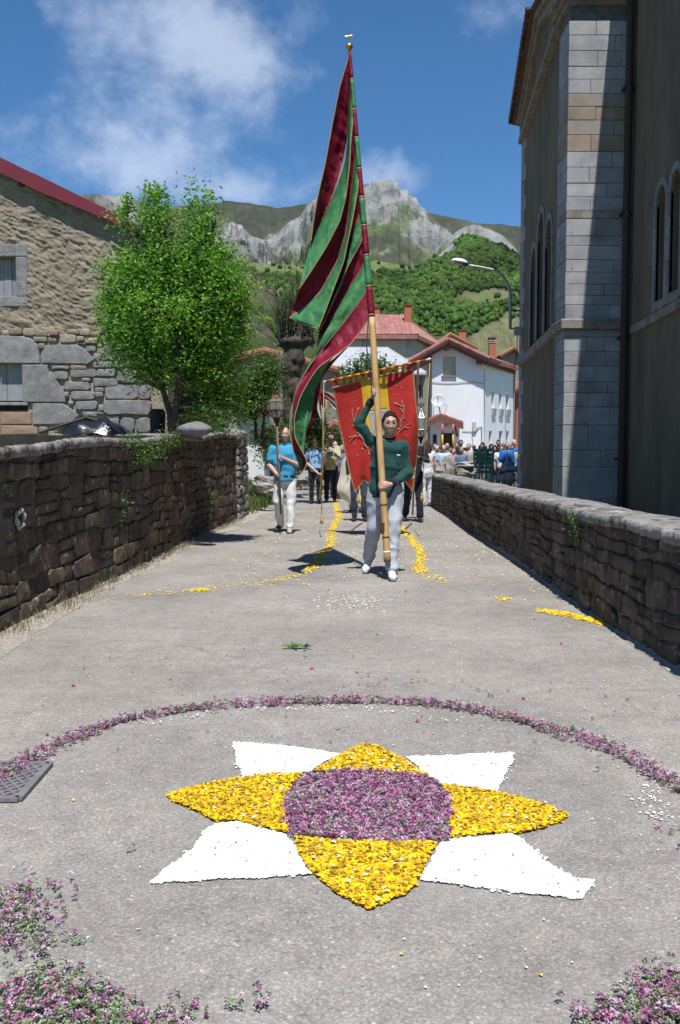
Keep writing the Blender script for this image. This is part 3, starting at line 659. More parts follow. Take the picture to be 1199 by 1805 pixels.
def church():
    r = thing('church', (6, 18, 0), 'tall dark rendered stone church with ashlar corner pier and arched windows, behind the right wall', 'church')
    XG = lambda y: 4.47+.0915*(y-18.0); XN = lambda y: 5.74+.075*(y-17.9)
    zt = 10.15
    zz = lambda py: P(1000, py, 17.9).z
    # ---- transept gable wall facing the road
    yF, yN = 25.3, 18.5; apex = (21.6, 11.75)
    mp = lambda u, v, d: Vector((XG(u)-d, u, v))
    g = G(); zs = 3.92
    lights = [(19.55, 20.6, zs, 6.55), (20.85, 21.95, zs, 7.05), (22.2, 23.25, zs, 6.55)]
    outer = [(yN, -1.5), (yF, -1.5), (yF, 10.7), apex, (17.9, 10.72), (17.9, zt), (yN, zt)]
    holes = [arch(a, b, c+.2, d) for a, b, c, d in lights]
    holed(g, outer, holes, mp, .3)
    g.hexa([(XG(yF), yF, -1.5), (12, yF+.6, -1.5), (12, yF+.6, 10.7), (XG(yF), yF, 10.7), (XG(yF), yF+.01, -1.5), (12, yF+.61, -1.5), (12, yF+.61, 10.7), (XG(yF), yF+.01, 10.7)])
    g.build('gable_wall', M_plas, r)
    for a, b, c, d in lights:
        ring_stones(r, a, b, c+.2, d, .15, mp, M_sur)
        gw = G(); gw.add([mp(a, c+.2, -.26), mp(b, c+.2, -.26), mp(b, d, -.26), mp(a, d, -.26)], [(0, 1, 2, 3)])
        for k in range(1, 6): z = c+.2+(d-c)*k/6; gw.box((XG((a+b)/2)+.2, a, z-.012), (XG((a+b)/2)+.25, b, z+.012))
        gw.build('window_back', mat('niche_stone', (.17,.175,.19), (.22,.22,.22), scale=4, rough=.9), r)
    # string courses (real projecting bands)
    def band(y0, y1, z0, z1, pr, X, name='string_course', mt=M_band):
        g = G(); g.hexa([(X(y0)-pr, y0, z0+.03), (X(y1)-pr, y1, z0+.03), (X(y1)+.1, y1, z0), (X(y0)+.1, y0, z0), (X(y0)-pr, y0, z1), (X(y1)-pr, y1, z1), (X(y1)+.1, y1, z1+.03), (X(y0)+.1, y0, z1+.03)]); g.build(name, mt, r)
    band(18.72, yF+.02, zs-.13, zs+.10, .09, XG)
    band(18.72, yF+.02, 9.95, 10.12, .16, XG, 'cornice')
    # far corner quoins
    z = -1.2; k = 0
    while z < 10.4:
        h = .42; dy = .35 if k % 2 else .55; g = G(); cbox(g, (XG(25)-.035, 25.3-dy, z), (XG(25.3)+.3, 25.345, z+h-.012)); g.build('quoin', M_ash, r); z += h; k += 1
    # ---- corner pier of ashlar blocks, facing the camera
    ys_ = [1010, 965, 925, 880, 823, 793, 749, 717, 692, 673, 645, 619.5, 594, 581, 563, 537.6, 520.6, 501, 479.6, 458, 433, 416, 385, 371, 347, 323, 295, 267.5, 238, 212, 188, 165, 140, 117, 89.5, 62, 36]
    x0, x1, y0 = 4.50, 5.73, 17.9; rs = random.Random(4)
    g = G(); g.box((x0+.02, y0+.02, -1.6), (x1+.4, 18.68, zt+.02)); g.build('pier_core', M_joint, r)
    for i in range(len(ys_)-1):
        za, zb = zz(ys_[i]), zz(ys_[i+1]); ya, yb = ys_[i], ys_[i+1]
        if (ya, yb) == (581, 563):
            g = G(); cbox(g, (x0-.10, y0-.10, za), (x1+.05, 18.74, zb), .02); g.build('string_course', M_band, r); continue
        if (ya, yb) == (385, 371):
            g = G(); cbox(g, (x0-.012, y0-.012, za+.002), (x1+.0, 18.7, zb-.002), .005); g.build('pier_band', M_band, r); continue
        m_ = M_ash
        if yb in (188, 165): m_ = M_ashb if yb == 188 else M_ashm
        elif yb == 212: m_ = M_ashm
        elif yb == 238: m_ = M_ashb
        n = 2 if rs.random() < .5 else 3
        cuts = [x0]
        if i % 2: cuts += [x0+rs.uniform(.42, .6)]
        else: cuts += [x0+rs.uniform(.75, .95)]
        if n == 3 and cuts[-1] < x0+.7: cuts += [cuts[-1]+rs.uniform(.35, .5)]
        cuts += [x1]
        for a, b in zip(cuts[:-1], cuts[1:]):
            pr = rs.uniform(0, .010); g = G(); lo = (a+(.003 if a > x0 else -rs.uniform(0, .01)), y0-pr, za+.0035); hi = (b-.003, 18.45 if (a == x0 and i % 2) else (18.7 if a == x0 else 18.2), zb-.0035)
            cbox(g, lo, hi, .008); g.build('ashlar_block', m_, r)
        if i % 2: g = G(); cbox(g, (x0-rs.uniform(0, .008), 18.456, za+.0035), (x0+.3, 18.7, zb-.0035), .008); g.build('ashlar_block', m_, r)
    # capital / cornice over the pier
    g = G()
    for (p, a, b) in ((.06, zt-.08, zt+.02), (.13, zt+.021, zt+.12), (.22, zt+.121, zt+.26)): g.box((x0-p, y0-p, a), (x1+.02, 18.8, b))
    g.build('pier_cornice', M_band, r)
    g = G(); g.box((x0, y0, zt+.26), (x1+.3, 18.9, 10.9)); g.build('pier_top', M_ash, r)
    # ---- nave wall running back towards the camera
    mpn = lambda u, v, d: Vector((XN(u)-d, u, v)); nl = [(15.33, 15.9), (14.5, 15.07), (13.67, 14.24)]
    g = G(); zb = 3.82; tops = [5.95, 5.95, 5.95]
    holes = [arch(a, b, zb+.02, t) for (a, b), t in zip(nl, tops)]
    holed(g, [(3.0, -1.5), (17.95, -1.5), (17.95, 11.2), (3.0, 11.2)], holes, mpn, .3); g.build('nave_wall', M_plas, r)
    for j, ((a, b), t) in enumerate(zip(nl, tops)):
        ring_stones(r, a, b, zb+.02, t, .13, mpn, M_sur, step=.36)
        gw = G(); gw.add([mpn(a, zb, -.27), mpn(b, zb, -.27), mpn(b, t, -.27), mpn(a, t, -.27)], [(0, 1, 2, 3)]); gw.build('window_back', mat('niche_back_render', (.30,.26,.18), (.24,.21,.16), scale=3, rough=.95), r)
        g = G(); g.box((XN(a)-.02, a+.02, zb+.0), (XN(a)+.3, b-.02, zb+.16)); g.build('window_sill', M_band, r)
    band(3.0, 17.45, 3.62, 3.80, .05, XN)
    # nave eave: soffit, gutter, roof
    g = G(); e = lambda y: 5.43+.08*(y-17.9)
    g.hexa([(e(3), 3, 11.45), (e(17.9), 17.9, 11.45), (12, 17.9, 14.6), (12, 3, 14.6), (e(3), 3, 11.6), (e(17.9), 17.9, 11.6), (12, 17.9, 14.75), (12, 3, 14.75)]); g.build('nave_roof', M_tile, r)
    g = G(); g.hexa([(XN(3)-.16, 3, 11.1), (XN(17.9)-.16, 17.88, 11.1), (XN(17.9)+.1, 17.88, 11.1), (XN(3)+.1, 3, 11.1), (XN(3)-.16, 3, 11.44), (XN(17.9)-.16, 17.88, 11.44), (XN(17.9)+.1, 17.88, 11.44), (XN(3)+.1, 3, 11.44)]); g.build('nave_cornice', M_band, r)
    # body of the church behind the walls
    g = G(); g.box((7, 3, -1.5), (14, 26, 11.0)); g.build('church_body', M_plas, r)
    # ---- transept roof: two pitches with tile edge on the rake
    g = G()
    for (ya, za, yb, zb_) in ((apex[0], apex[1], yF+.35, 10.62), (apex[0], apex[1], 17.6, 10.65)):
        g.hexa([(XG(ya)-.30, ya, za), (XG(yb)-.30, yb, zb_), (12, yb, zb_), (12, ya, za), (XG(ya)-.30, ya, za+.1), (XG(yb)-.30, yb, zb_+.1), (12, yb, zb_+.1), (12, ya, za+.1)])
    g.build('transept_roof', mat('shaded_tile', (.10,.05,.04), (.15,.08,.06), scale=6, rough=.9, island=.3), r)  # terracotta darkened: the shade on this roof is painted into the tile colour
    g = G()   # moulded rake board under the tiles
    for (ya, za, yb, zb_) in ((apex[0], apex[1], yF+.2, 10.68), (apex[0], apex[1], 17.8, 10.70)):
        for (pp, dz0, dz1) in ((.2, -.14, -.01), (.11, -.32, -.141)):
            g.hexa([(XG(ya)-pp, ya, za+dz0), (XG(yb)-pp, yb, zb_+dz0), (XG(yb)+.05, yb, zb_+dz0), (XG(ya)+.05, ya, za+dz0), (XG(ya)-pp, ya, za+dz1), (XG(yb)-pp, yb, zb_+dz1), (XG(yb)+.05, yb, zb_+dz1), (XG(ya)+.05, ya, za+dz1)])
    g.build('rake_moulding', M_band, r)
    for (ya, za, yb, zb_) in ((apex[0], apex[1], yF+.42, 10.6),):
        n = 19
        for i in range(n):
            t = (i+.5)/n; y = ya+(yb-ya)*t; z = za+(zb_-za)*t; gt = G()
            gt.tube([(XG(y)-.40, y, z+.10), (XG(y)+.1, y, z+.13)], [.105, .085], 8); gt.build('roof_tile', mat('shaded_tile', (.10,.05,.04), (.15,.08,.06), scale=6, rough=.9, island=.3), r)
    # drainpipe in the corner, with brackets
    g = G(); xp, yp = 5.60, 17.62; g.tube([(xp, yp, -1.2), (xp, yp, 11.2)], .075, 12); g.build('drainpipe', mat('rusty_pipe', (.035,.022,.018), (.055,.034,.026), scale=8, rough=.7, bump=.2), r)
    g = G()
    for z in (1.2, 3.6, 6.0, 8.4): g.box((xp-.09, yp-.05, z), (xp+.12, yp+.2, z+.05))
    g.build('pipe_bracket', mat('rusty_pipe', (0,0,0)), r)
    return r
church()
def street_lamp():
    D = 25.1; r = thing('street_lamp', P(902, 578, D), 'curved arm street lamp bracketed on the far corner of the church', 'street lamp')
    Ms = mat('lamp_steel', (.28,.29,.30), (.36,.37,.38), scale=6, rough=.45, metal=.6); Md = mat('lamp_dark_steel', (.05,.055,.06), rough=.6, metal=.3)
    pts = [P(x, y, D) for x, y in ((899.5,580),(899.5,545),(899.5,518),(897,505),(892,495),(886,487),(880,481),(872,476.5),(864,474.5),(850,471.5),(835,469),(822,467))]
    rad = [.045]*6+[.04]*2+[.035]*4
    g = G(); g.tube(pts, rad, 10); g.build('arm', Ms, r, smooth=True)
    g = G()
    for y in (547.5, 579): a = P(899.5, y, D); g.tube([a, a+Vector((.42, .02, 0))], .022, 8)
    g.build('bracket', Md, r)
    c = P(810, 463, D); M = Matrix.Rotation(R_(10), 3, 'Y')
    g = G(); g.ell(c+Vector((0, 0, .02)), (.24, .13, .10), M=M, fn=lambda d, q: Vector((q.x, q.y, max(q.z, -.015))), n=20); g.build('lamp_housing', mat('lamp_white', (.72,.73,.74), rough=.35), r, smooth=True)
    g = G(); g.ell(c+Vector((-.03, 0, -.01)), (.15, .10, .055), M=M, fn=lambda d, q: Vector((q.x, q.y, min(q.z, .0)))); g.build('lamp_glass', mat('lamp_lens', (.35,.33,.28), rough=.3), r, smooth=True)
    g = G(); g.ell(c+Vector((.17, 0, -.035)), (.10, .07, .06)); g.tube([c+Vector((.12, 0, -.03)), pts[-1]], .035, 8); g.build('neck', Md, r, smooth=True)
    g = G(); a = P(913, 583, D-.25); g.box((a.x-.1, a.y-.1, a.z-.12), (a.x+.1, a.y+.1, a.z+.1)); g.build('junction_box', mat('grey_box', (.3,.32,.34), rough=.6), r)
    g = G(); a = P(912, 590, D-.28); g.tube([a, a+Vector((0, .02, -.5)), a+Vector((-.05, .1, -.9))], .012, 6); g.build('cable', Md, r)
street_lamp()
# ================================================================== PLASTERED STONE HOUSE ON THE LEFT
M_mud = mat('mud_plaster', (.185,.155,.118), (.24,.20,.152), (.285,.24,.185), scale=1.6, bump=.5, bscale=40, bdist=.01, rough=.97, spots=[((.21,.16,.11), 3.5, .6, .12)])
M_gran = mat('grey_granite', (.15,.145,.15), (.215,.208,.215), (.28,.27,.27), scale=9, bump=1, bscale=40, bdist=.012, rough=.9, island=.16, spots=[((.32,.22,.16), 1.8, .62, .1)])
M_brst = mat('brown_fieldstone', (.19,.165,.13), (.27,.23,.18), (.33,.28,.22), scale=5, bump=.6, bscale=40, rough=.93, island=.2)
M_orst = mat('orange_fieldstone', (.24,.165,.13), (.29,.19,.145), scale=6, bump=.5, bscale=40, rough=.93, island=.15)
M_lime = mat('lime_mortar', (.27,.225,.165), (.34,.29,.215), scale=6, bump=.8, bscale=35, rough=.97)
M_redmetal = mat('red_metal_trim', (.15,.014,.024), (.175,.018,.03), scale=1.5, rough=.42, bump=.12, bscale=7, spec=.5)
M_plank = mat('weathered_planks', (.17,.17,.185), (.24,.24,.26), (.30,.30,.33), scale=5, stretch=(9,9,.8), rough=.9, bump=.4, bscale=9, island=.12)
def left_house():
    D = 15.0; X = lambda px: P(px, 700, D).x; Z = lambda py: P(100, py, D).z
    r = thing('farmhouse', (-5, D, 1.2), 'mud plastered stone farmhouse with a red metal roof edge behind the tall left wall', 'house')
    mp = lambda u, v, d: Vector((u, D-d, v))
    # plaster field with real relief
    xa, xb = X(-260), X(243); za, zb = Z(592), Z(225); nx, nz = 330, 230
    U, V = np.meshgrid(np.linspace(xa, xb, nx), np.linspace(za, zb, nz)); p = np.stack([U.ravel(), np.zeros(U.size), V.ravel()], 1)
    warp = fbm(p*1.3, 3, 2)*.35
    q = np.stack([p[:, 0]*7+warp*3, p[:, 2]*0+0, p[:, 2]*15+warp*5+p[:, 0]*6.5], 1)
    rel = .009*np.minimum(ridged(q*.9, 3, 6), .9)+.016*fbm(p*5.1, 5, 8, .6)+.011*fbm(q*1.9, 4, 9, .6)+.012*vn(p*.9, 12)
    d = .02+rel
    rake = lambda x: Z(283)+(x-X(0))*(Z(404)-Z(283))/(X(245)-X(0))
    holesP = [(X(-80), X(55), Z(541), Z(431))]
    verts = np.stack([p[:, 0], D-d, np.minimum(p[:, 2], rake(p[:, 0]))], 1)
    f = grid_faces(nz, nx); c = p[f].mean(1); keep = c[:, 2] < rake(c[:, 0])
    for (a, b, z0, z1) in holesP: keep &= ~((c[:, 0] > a+.05) & (c[:, 0] < b-.05) & (c[:, 2] > z0+.05) & (c[:, 2] < z1-.05))
    npmesh('plaster', verts, f[keep], M_mud, r, smooth=True)
    # body
    g = G(); g.prism([(xa, D+.25, -.05), (X(243), D+.25, -.05), (X(243), D+.25, Z(410)), (xa, D+.25, Z(170))], (0, 6, 0)); g.build('house_body', M_lime, r)
    g = G()
    for a, b, z0, z1 in ((xa, X(-60), -.05, Z(604)), (X(40), X(296), -.05, Z(645)), (X(-60), X(40), -.05, Z(711)), (X(-60), X(40), Z(641), Z(604)), (X(40), X(262), Z(645), Z(575))): g.box((a, D+.01, z0), (b, D+.32, z1))
    g.build('stone_base', M_lime, r)
    # upper window
    fr = [(X(-80), X(34), Z(453), Z(431)), (X(34), X(54), Z(523), Z(453)), (X(-80), X(54), Z(541), Z(523))]
    for (a, b, z0, z1) in fr:
        g = G(); cbox(g, (a, D-.035, z0+.002), (b, D+.2, z1-.002), .012); g.build('window_frame_stone', M_gran, r)
    g = G(); cbox(g, (X(34), D-.035, Z(453)+.002), (X(54), D+.2, Z(431)-.002), .012); g.build('window_frame_stone', M_gran, r)
    k = 0
    for a in (-60, -43, -28, -12, 7.5, 21):
        b = {-60: -43.5, -43: -28.5, -28: -12.5, -12: 7, 7.5: 20.5, 21: 33.8}[a]; g = G(); cbox(g, (X(a), D+.13+.006*(k % 2), Z(522.5)), (X(b), D+.17, Z(453.5)), .004); g.build('shutter_plank', M_plank, r); k += 1
    # lower window planks
    for a, b in ((-60, -40), (-39.5, -20), (-19.5, 8), (8.8, 39.6)): g = G(); cbox(g, (X(a), D+.11, Z(706)), (X(b), D+.15, Z(641)), .004); g.build('shutter_plank', M_plank, r)
    g = G(); cbox(g, (X(-60), D-.05, Z(715)), (X(50), D+.12, Z(709.5)), .01); g.build('window_sill', M_gran, r)
    g = G(); g.box((X(-60), D-.0, Z(724)), (X(48), D+.1, Z(715))); g.build('sill_strip', M_dark, r)  # near-black strip directly below the sill
    # traced stones, from the corner of the photograph (x/5, 560+y/5)
    big = [([(0,160),(215,163),(290,185),(355,240),(366,405),(0,402)], M_gran, .05), ([(376,400),(371,330),(420,242),(690,240),(760,275),(845,375),(790,411)], M_gran, .05),
           ([(206,415),(430,415),(445,480),(482,500),(590,708),(583,748),(206,745)], M_gran, .05), ([(290,754),(560,754),(612,790),(722,880),(700,905),(530,942),(290,940)], M_gran, .045),
           ([(0,832),(278,832),(280,938),(0,938)], M_orst, .03), ([(0,946),(300,950),(338,968),(330,1024),(0,1030)], M_orst, .03), ([(-330,160),(-6,160),(-6,402),(-330,402)], M_gran, .05),
           ([(-340,832),(-6,832),(-6,1030),(-340,1030)], M_gran, .03)]
    for pl, m_, d1 in big:
        stone('stone', [(X(a/5), Z(560+b/5)) for a, b in pl][::-1], mp, m_, r, d0=-.05, d1=d1, bev=.02, bulge=.008)
    rects = [(465,425,620,455),(635,455,860,525),(862,455,1025,520),(475,470,610,545),(725,532,800,562),(825,535,1040,605),(570,565,800,635),(840,615,925,655),(927,590,1225,720),
             (635,650,840,722),(842,655,915,700),(575,655,612,700),(925,730,1335,855),(670,735,860,810),(870,770,915,825),(605,735,650,770),(730,830,860,870),(870,835,915,875),(930,860,1050,885),
             (1060,880,1190,1010),(860,885,1050,960),(1045,455,1215,575),(835,390,1000,440),(1010,385,1200,440),(1230,590,1335,720),(1200,880,1338,1010),(1220,455,1335,575),(1215,350,1335,440),(340,960,420,1010),
             (310,170,430,215),(440,170,515,215),(545,150,685,220),(690,165,760,212),(355,228,412,275),(770,240,860,300),(835,310,900,375),(600,105,720,143),(720,100,810,160),(760,180,870,230),
             (220,95,330,160),(332,110,440,165),(45,110,95,155),(-60,80,36,150),(910,250,1050,370),(910,150,1040,240),(1060,240,1190,340),(1050,130,1200,230),(880,90,1000,140),(1010,80,1150,122)]
    ora = [(630,418,770,456),(100,95,215,150),(455,110,535,160),(833,128,900,168),(690,215,770,238)]
    rs = random.Random(21)
    for (a, b, c_, d_) in rects+ora:
        pl = roundpoly(X(a/5), Z(560+d_/5), X(c_/5), Z(560+b/5), .09, rs, .20)
        m_ = M_orst if (a, b, c_, d_) in ora else (M_brst if b < 240 else M_gran)
        stone('stone', pl, mp, m_, r, d0=-.05, d1=rs.uniform(.03, .06), bev=.014, bulge=.006)
    # red metal verge trim, folded sheet in two lengths, and roof sheet
    for (p0, p1) in (((-260, 142, 172), (73, 311.5, 338)), ((71, 309.5, 338), (247, 398, 412))):
        g = G(); a0, a1, a2 = p0; b0, b1, b2 = p1; yy = D-.17 if a0 > 0 else D-.165
        g.hexa([(X(a0), yy, Z(a2)), (X(b0), yy, Z(b2)), (X(b0), yy+.02, Z(b2)), (X(a0), yy+.02, Z(a2)), (X(a0), yy, Z(a1)), (X(b0), yy, Z(b1)), (X(b0), yy+.12, Z(b1)+.02), (X(a0), yy+.12, Z(a1)+.02)])
        g.build('verge_trim', M_redmetal, r)
    g = G(); g.hexa([(X(-260), D-.15, Z(150)), (X(246), D-.15, Z(404)), (X(246), D+7, Z(404)), (X(-260), D+7, Z(150)), (X(-260), D-.15, Z(144)), (X(246), D-.15, Z(399)), (X(246), D+7, Z(399)), (X(-260), D+7, Z(144))]); g.build('roof', M_redmetal, r)
    g = G(); cbox(g, (X(43), D-.1, Z(330)), (X(53), D+.1, Z(318)), .01); g.build('purlin_end', mat('old_beam', (.05,.04,.035), (.09,.07,.055), scale=8, rough=.9), r)
left_house()
# garden ground behind the left wall
g = G(); g.hexa([(-16, 4, -.05), (wall_left_x(4)-.6, 4, -.05), (wall_left_x(17.6)-.6, 17.6, -.05), (-16, 17.6, -.05), (-16, 4, 1.22), (wall_left_x(4)-.6, 4, 1.22), (wall_left_x(17.6)-.6, 17.6, 1.45), (-16, 17.6, 1.45)])
o = g.build('garden_terrace', M_field); o['kind'] = 'structure'; o['label'] = 'raised garden ground behind the tall left wall'
# black sheet over a woodpile by the wall
def black_tarp():
    r = thing('tarpaulin', P(170, 762, 13.4), 'shiny black plastic sheet draped over a heap on top of the left wall', 'tarpaulin')
    nx, nz = 46, 26; c = P(172, 763, 13.3); V = []
    for j in range(nz):
        for i in range(nx):
            u = i/(nx-1)*2-1; v = j/(nz-1)*2-1
            h = max(0, 1-abs(u+.1)**1.7)*max(0, 1-abs(v)**2.2)
            fold = .05*math.sin(u*9+v*2)*h+.035*abs(math.sin(u*5+1.3+v*4))+.02*math.sin(v*11+u*7)
            V.append((c.x+u*.53, c.y+v*.38, c.z-.05+.29*h**.8+fold*.8))
    npmesh('sheet', np.array(V), grid_faces(nz, nx), mat('black_plastic', (.012,.013,.017), rough=.22, spec=.6, bump=.25, bscale=18), r, smooth=True)
    g = G(); a, b = P(68, 763, 13.0), P(152, 736, 13.1); g.tube([a, b], .022, 6); g.build('pole', mat('old_beam', (0,0,0)), r)
    g = G(); a, b = P(150, 735, 13.1), P(183, 745, 13.1); g.tube([a, b], .02, 6); g.build('pole', mat('old_beam', (0,0,0)), r)
black_tarp()
def bits_by_tree():
    g = G(); c = P(278, 745, 13.2); g.lathe([(.10, -.35), (.11, -.1), (.12, .15), (.09, .2)], c, 10); o = g.build('plastic_drum', mat('black_rubber', (.02,.02,.022), rough=.6)); tag(o, 'dark upright drum standing beside the tree trunk on the left wall', 'drum')
    g = G(); c = P(345, 757, 12.0); g.ell(c, (.24, .18, .10), fn=lambda d, q: q*(1+.12*math.sin(d.x*5+1)*math.cos(d.y*4))); o = g.build('boulder', M_gran, smooth=True); tag(o, 'flat grey boulder lying on the left wall beside the tree trunk', 'boulder')
bits_by_tree()
# ================================================================== PEOPLE
M_skin = mat('skin', (.46,.27,.20), (.53,.33,.245), scale=14, rough=.55, spec=.4)
M_skind = mat('skin_tanned', (.30,.165,.115), (.36,.21,.15), scale=14, rough=.55, spec=.4)
M_lip = mat('lips', (.30,.12,.10), rough=.5)
M_eyew = mat('eye_white', (.22,.17,.15), rough=.3); M_eyed = mat('eye_dark', (.03,.02,.015), rough=.3)
def hairmat(n, c): return mat('hair_'+n, tuple(q*.7 for q in c), c, scale=30, rough=.7, bump=.8, bscale=60, stretch=(1,1,.35), spec=.15)
H_dark = hairmat('dark', (.022,.016,.013)); H_brown = hairmat('brown', (.075,.042,.026)); H_grey = hairmat('grey', (.33,.32,.31)); H_white = hairmat('white', (.58,.57,.56))
def cloth(n, c, sh=.25, **k): return mat('cloth_'+n, tuple(q*.85 for q in c), tuple(min(1, q*1.12) for q in c), scale=6, rough=.9, bump=.35, bscale=45, bdist=.006, sheen=sh, spec=.2, **k)
UNION = []
def union(g, name, mt, parent, voxel, wr=0.0, wscale=(9, 9, 14), seed=0, smooth=2):
    """one continuous skin grown round overlapping volumes (baked later, all at once)"""
    o = g.build(name, mt, parent, world=False)
    m = o.modifiers.new('r', 'REMESH'); m.mode = 'VOXEL'; m.voxel_size = voxel; m.use_smooth_shade = True
    m = o.modifiers.new('s', 'SMOOTH'); m.factor = .5; m.iterations = smooth
    UNION.append((o, wr, wscale, seed)); return o
def bake_unions():
    dg = bpy.context.evaluated_depsgraph_get()
    done = []
    for o, wr, ws, seed in UNION:
        me = bpy.data.meshes.new_from_object(o.evaluated_get(dg)); done.append((o, me, wr, ws, seed))
    for o, me, wr, ws, seed in done:
        if wr:
            n = len(me.vertices); co = np.empty(n*3, np.float32); me.vertices.foreach_get('co', co); co = co.reshape(-1, 3).astype(float)
            no = np.empty(n*3, np.float32); me.vertices.foreach_get('normal', no); no = no.reshape(-1, 3)
            q = co*np.array(ws); q = q+.7*np.stack([vn(co*4+3, seed+1), vn(co*4+8, seed+2), vn(co*4+12, seed+3)], 1)
            d = wr*(ridged(q*.5, 2, seed)*.75+.45*vn(q*1.3, seed+7)); co = co+no*d[:, None]
            me.vertices.foreach_set('co', co.astype(np.float32).ravel()); me.update()
        old = o.data; nm = old.name; o.modifiers.clear(); o.data = me; me.name = nm; 
        if not me.materials:
            for m_ in old.materials: me.materials.append(m_)
        bpy.data.meshes.remove(old)
    UNION.clear()
def headfn(fat=1.0):
    def fn(d, q):
        x, y, z = q
        t = max(0, -d.z); x *= 1-.30*t**1.4; y = y*(1-.10*t)-.012*t
        if d.z > 0: y += .008*d.z
        if d.y < 0:
            x *= 1+.03*math.exp(-((d.z+.1)/.25)**2)
            for s in (-1, 1): y += .016*math.exp(-(((d.x-s*.36)/.17)**2+((d.z-.05)/.12)**2))
            y -= .007*math.exp(-((d.z-.25)/.10)**2)*math.exp(-(d.x/.45)**2)
            y -= .010*math.exp(-(((d.x)/.22)**2+((d.z+.58)/.10)**2))
            y -= .006*math.exp(-(((d.x)/.20)**2+((d.z+.83)/.10)**2))
            for s in (-1, 1): y -= .006*math.exp(-(((d.x-s*.42)/.16)**2+((d.z+.25)/.14)**2))
        return Vector((x*fat, y, z))
    return fn
def grip(g, c, ax, R, m, sg, wrist, rw=.026, k=1.0):
    """a hand closed round a bar: c centre on the bar axis, ax axis, R radius, m from axis to the palm, sg turning sense, wrist joint"""
    ax = Vector(ax).normalized(); m = Vector(m); m = (m-ax*m.dot(ax)).normalized(); b = ax.cross(m)*sg; c = Vector(c)
    pc = c+m*(R+.016)
    M3 = Matrix((b, ax, m)).transposed()
    g.ell(pc+b*-.004, (.040*k, .043*k, .020*k), M=M3)
    wl = Vector(wrist); g.cap(wl, rw, pc-b*.012, .024*k, 12)
    lens = (2.35, 2.65, 2.5, 2.1)
    for i in range(4):
        off = (i-1.5)*.0215*k; r = .0098*k; pts = []
        for j in range(7):
            a = -.15+lens[i]*j/6; rr_ = R+r*1.0+(.012 if j == 0 else 0)+(.006 if j in (2, 4) else 0); pts.append(c+ax*off+m*math.cos(a)*rr_+b*math.sin(a)*rr_)
        g.tube(pts, [r*1.05]*3+[r]*2+[r*.95, r*.75], 8)
    # thumb the other way round, from the side of the palm
    r = .0115*k; pts = []
    for j in range(5):
        a = .35+1.75*j/4; rr_ = R+r+(.014 if j == 0 else 0); pts.append(c-ax*(.030-.012*j/4)*k*-1*1.0+ax*.006*j+m*math.cos(a)*rr_-b*math.sin(a)*rr_)
    g.tube(pts, [r*1.15, r*1.1, r, r*.95, r*.7], 8)
def openhand(g, w_, d, side, k=1.0):
    """relaxed hand hanging from wrist w_ in direction d"""
    d = Vector(d).normalized(); fwd = Vector((0, -1, 0)); fwd = (fwd-d*fwd.dot(d)).normalized(); n = d.cross(fwd)
    M3 = Matrix((n, fwd, d)).transposed(); g.ell(Vector(w_)+d*.05*k, (.016*k, .040*k, .05*k), M=M3)
    for i, L_ in enumerate((.072, .082, .076, .060)):
        p = Vector(w_)+d*.088*k+fwd*(.030-.0205*i)*k; q1 = p+(d*.9-n*side*.25)*L_*.5*k; q2 = q1+(d*.75-n*side*.6)*L_*.5*k
        g.tube([p-d*.02, p, q1, q2], [.0095*k, .0095*k, .009*k, .007*k], 8)
    p = Vector(w_)+d*.025*k+fwd*.03*k; g.tube([p, p+(fwd*.7+d*.7)*.032*k, p+(fwd*.35+d*.95)*.062*k], [.013*k, .011*k, .008*k], 8)
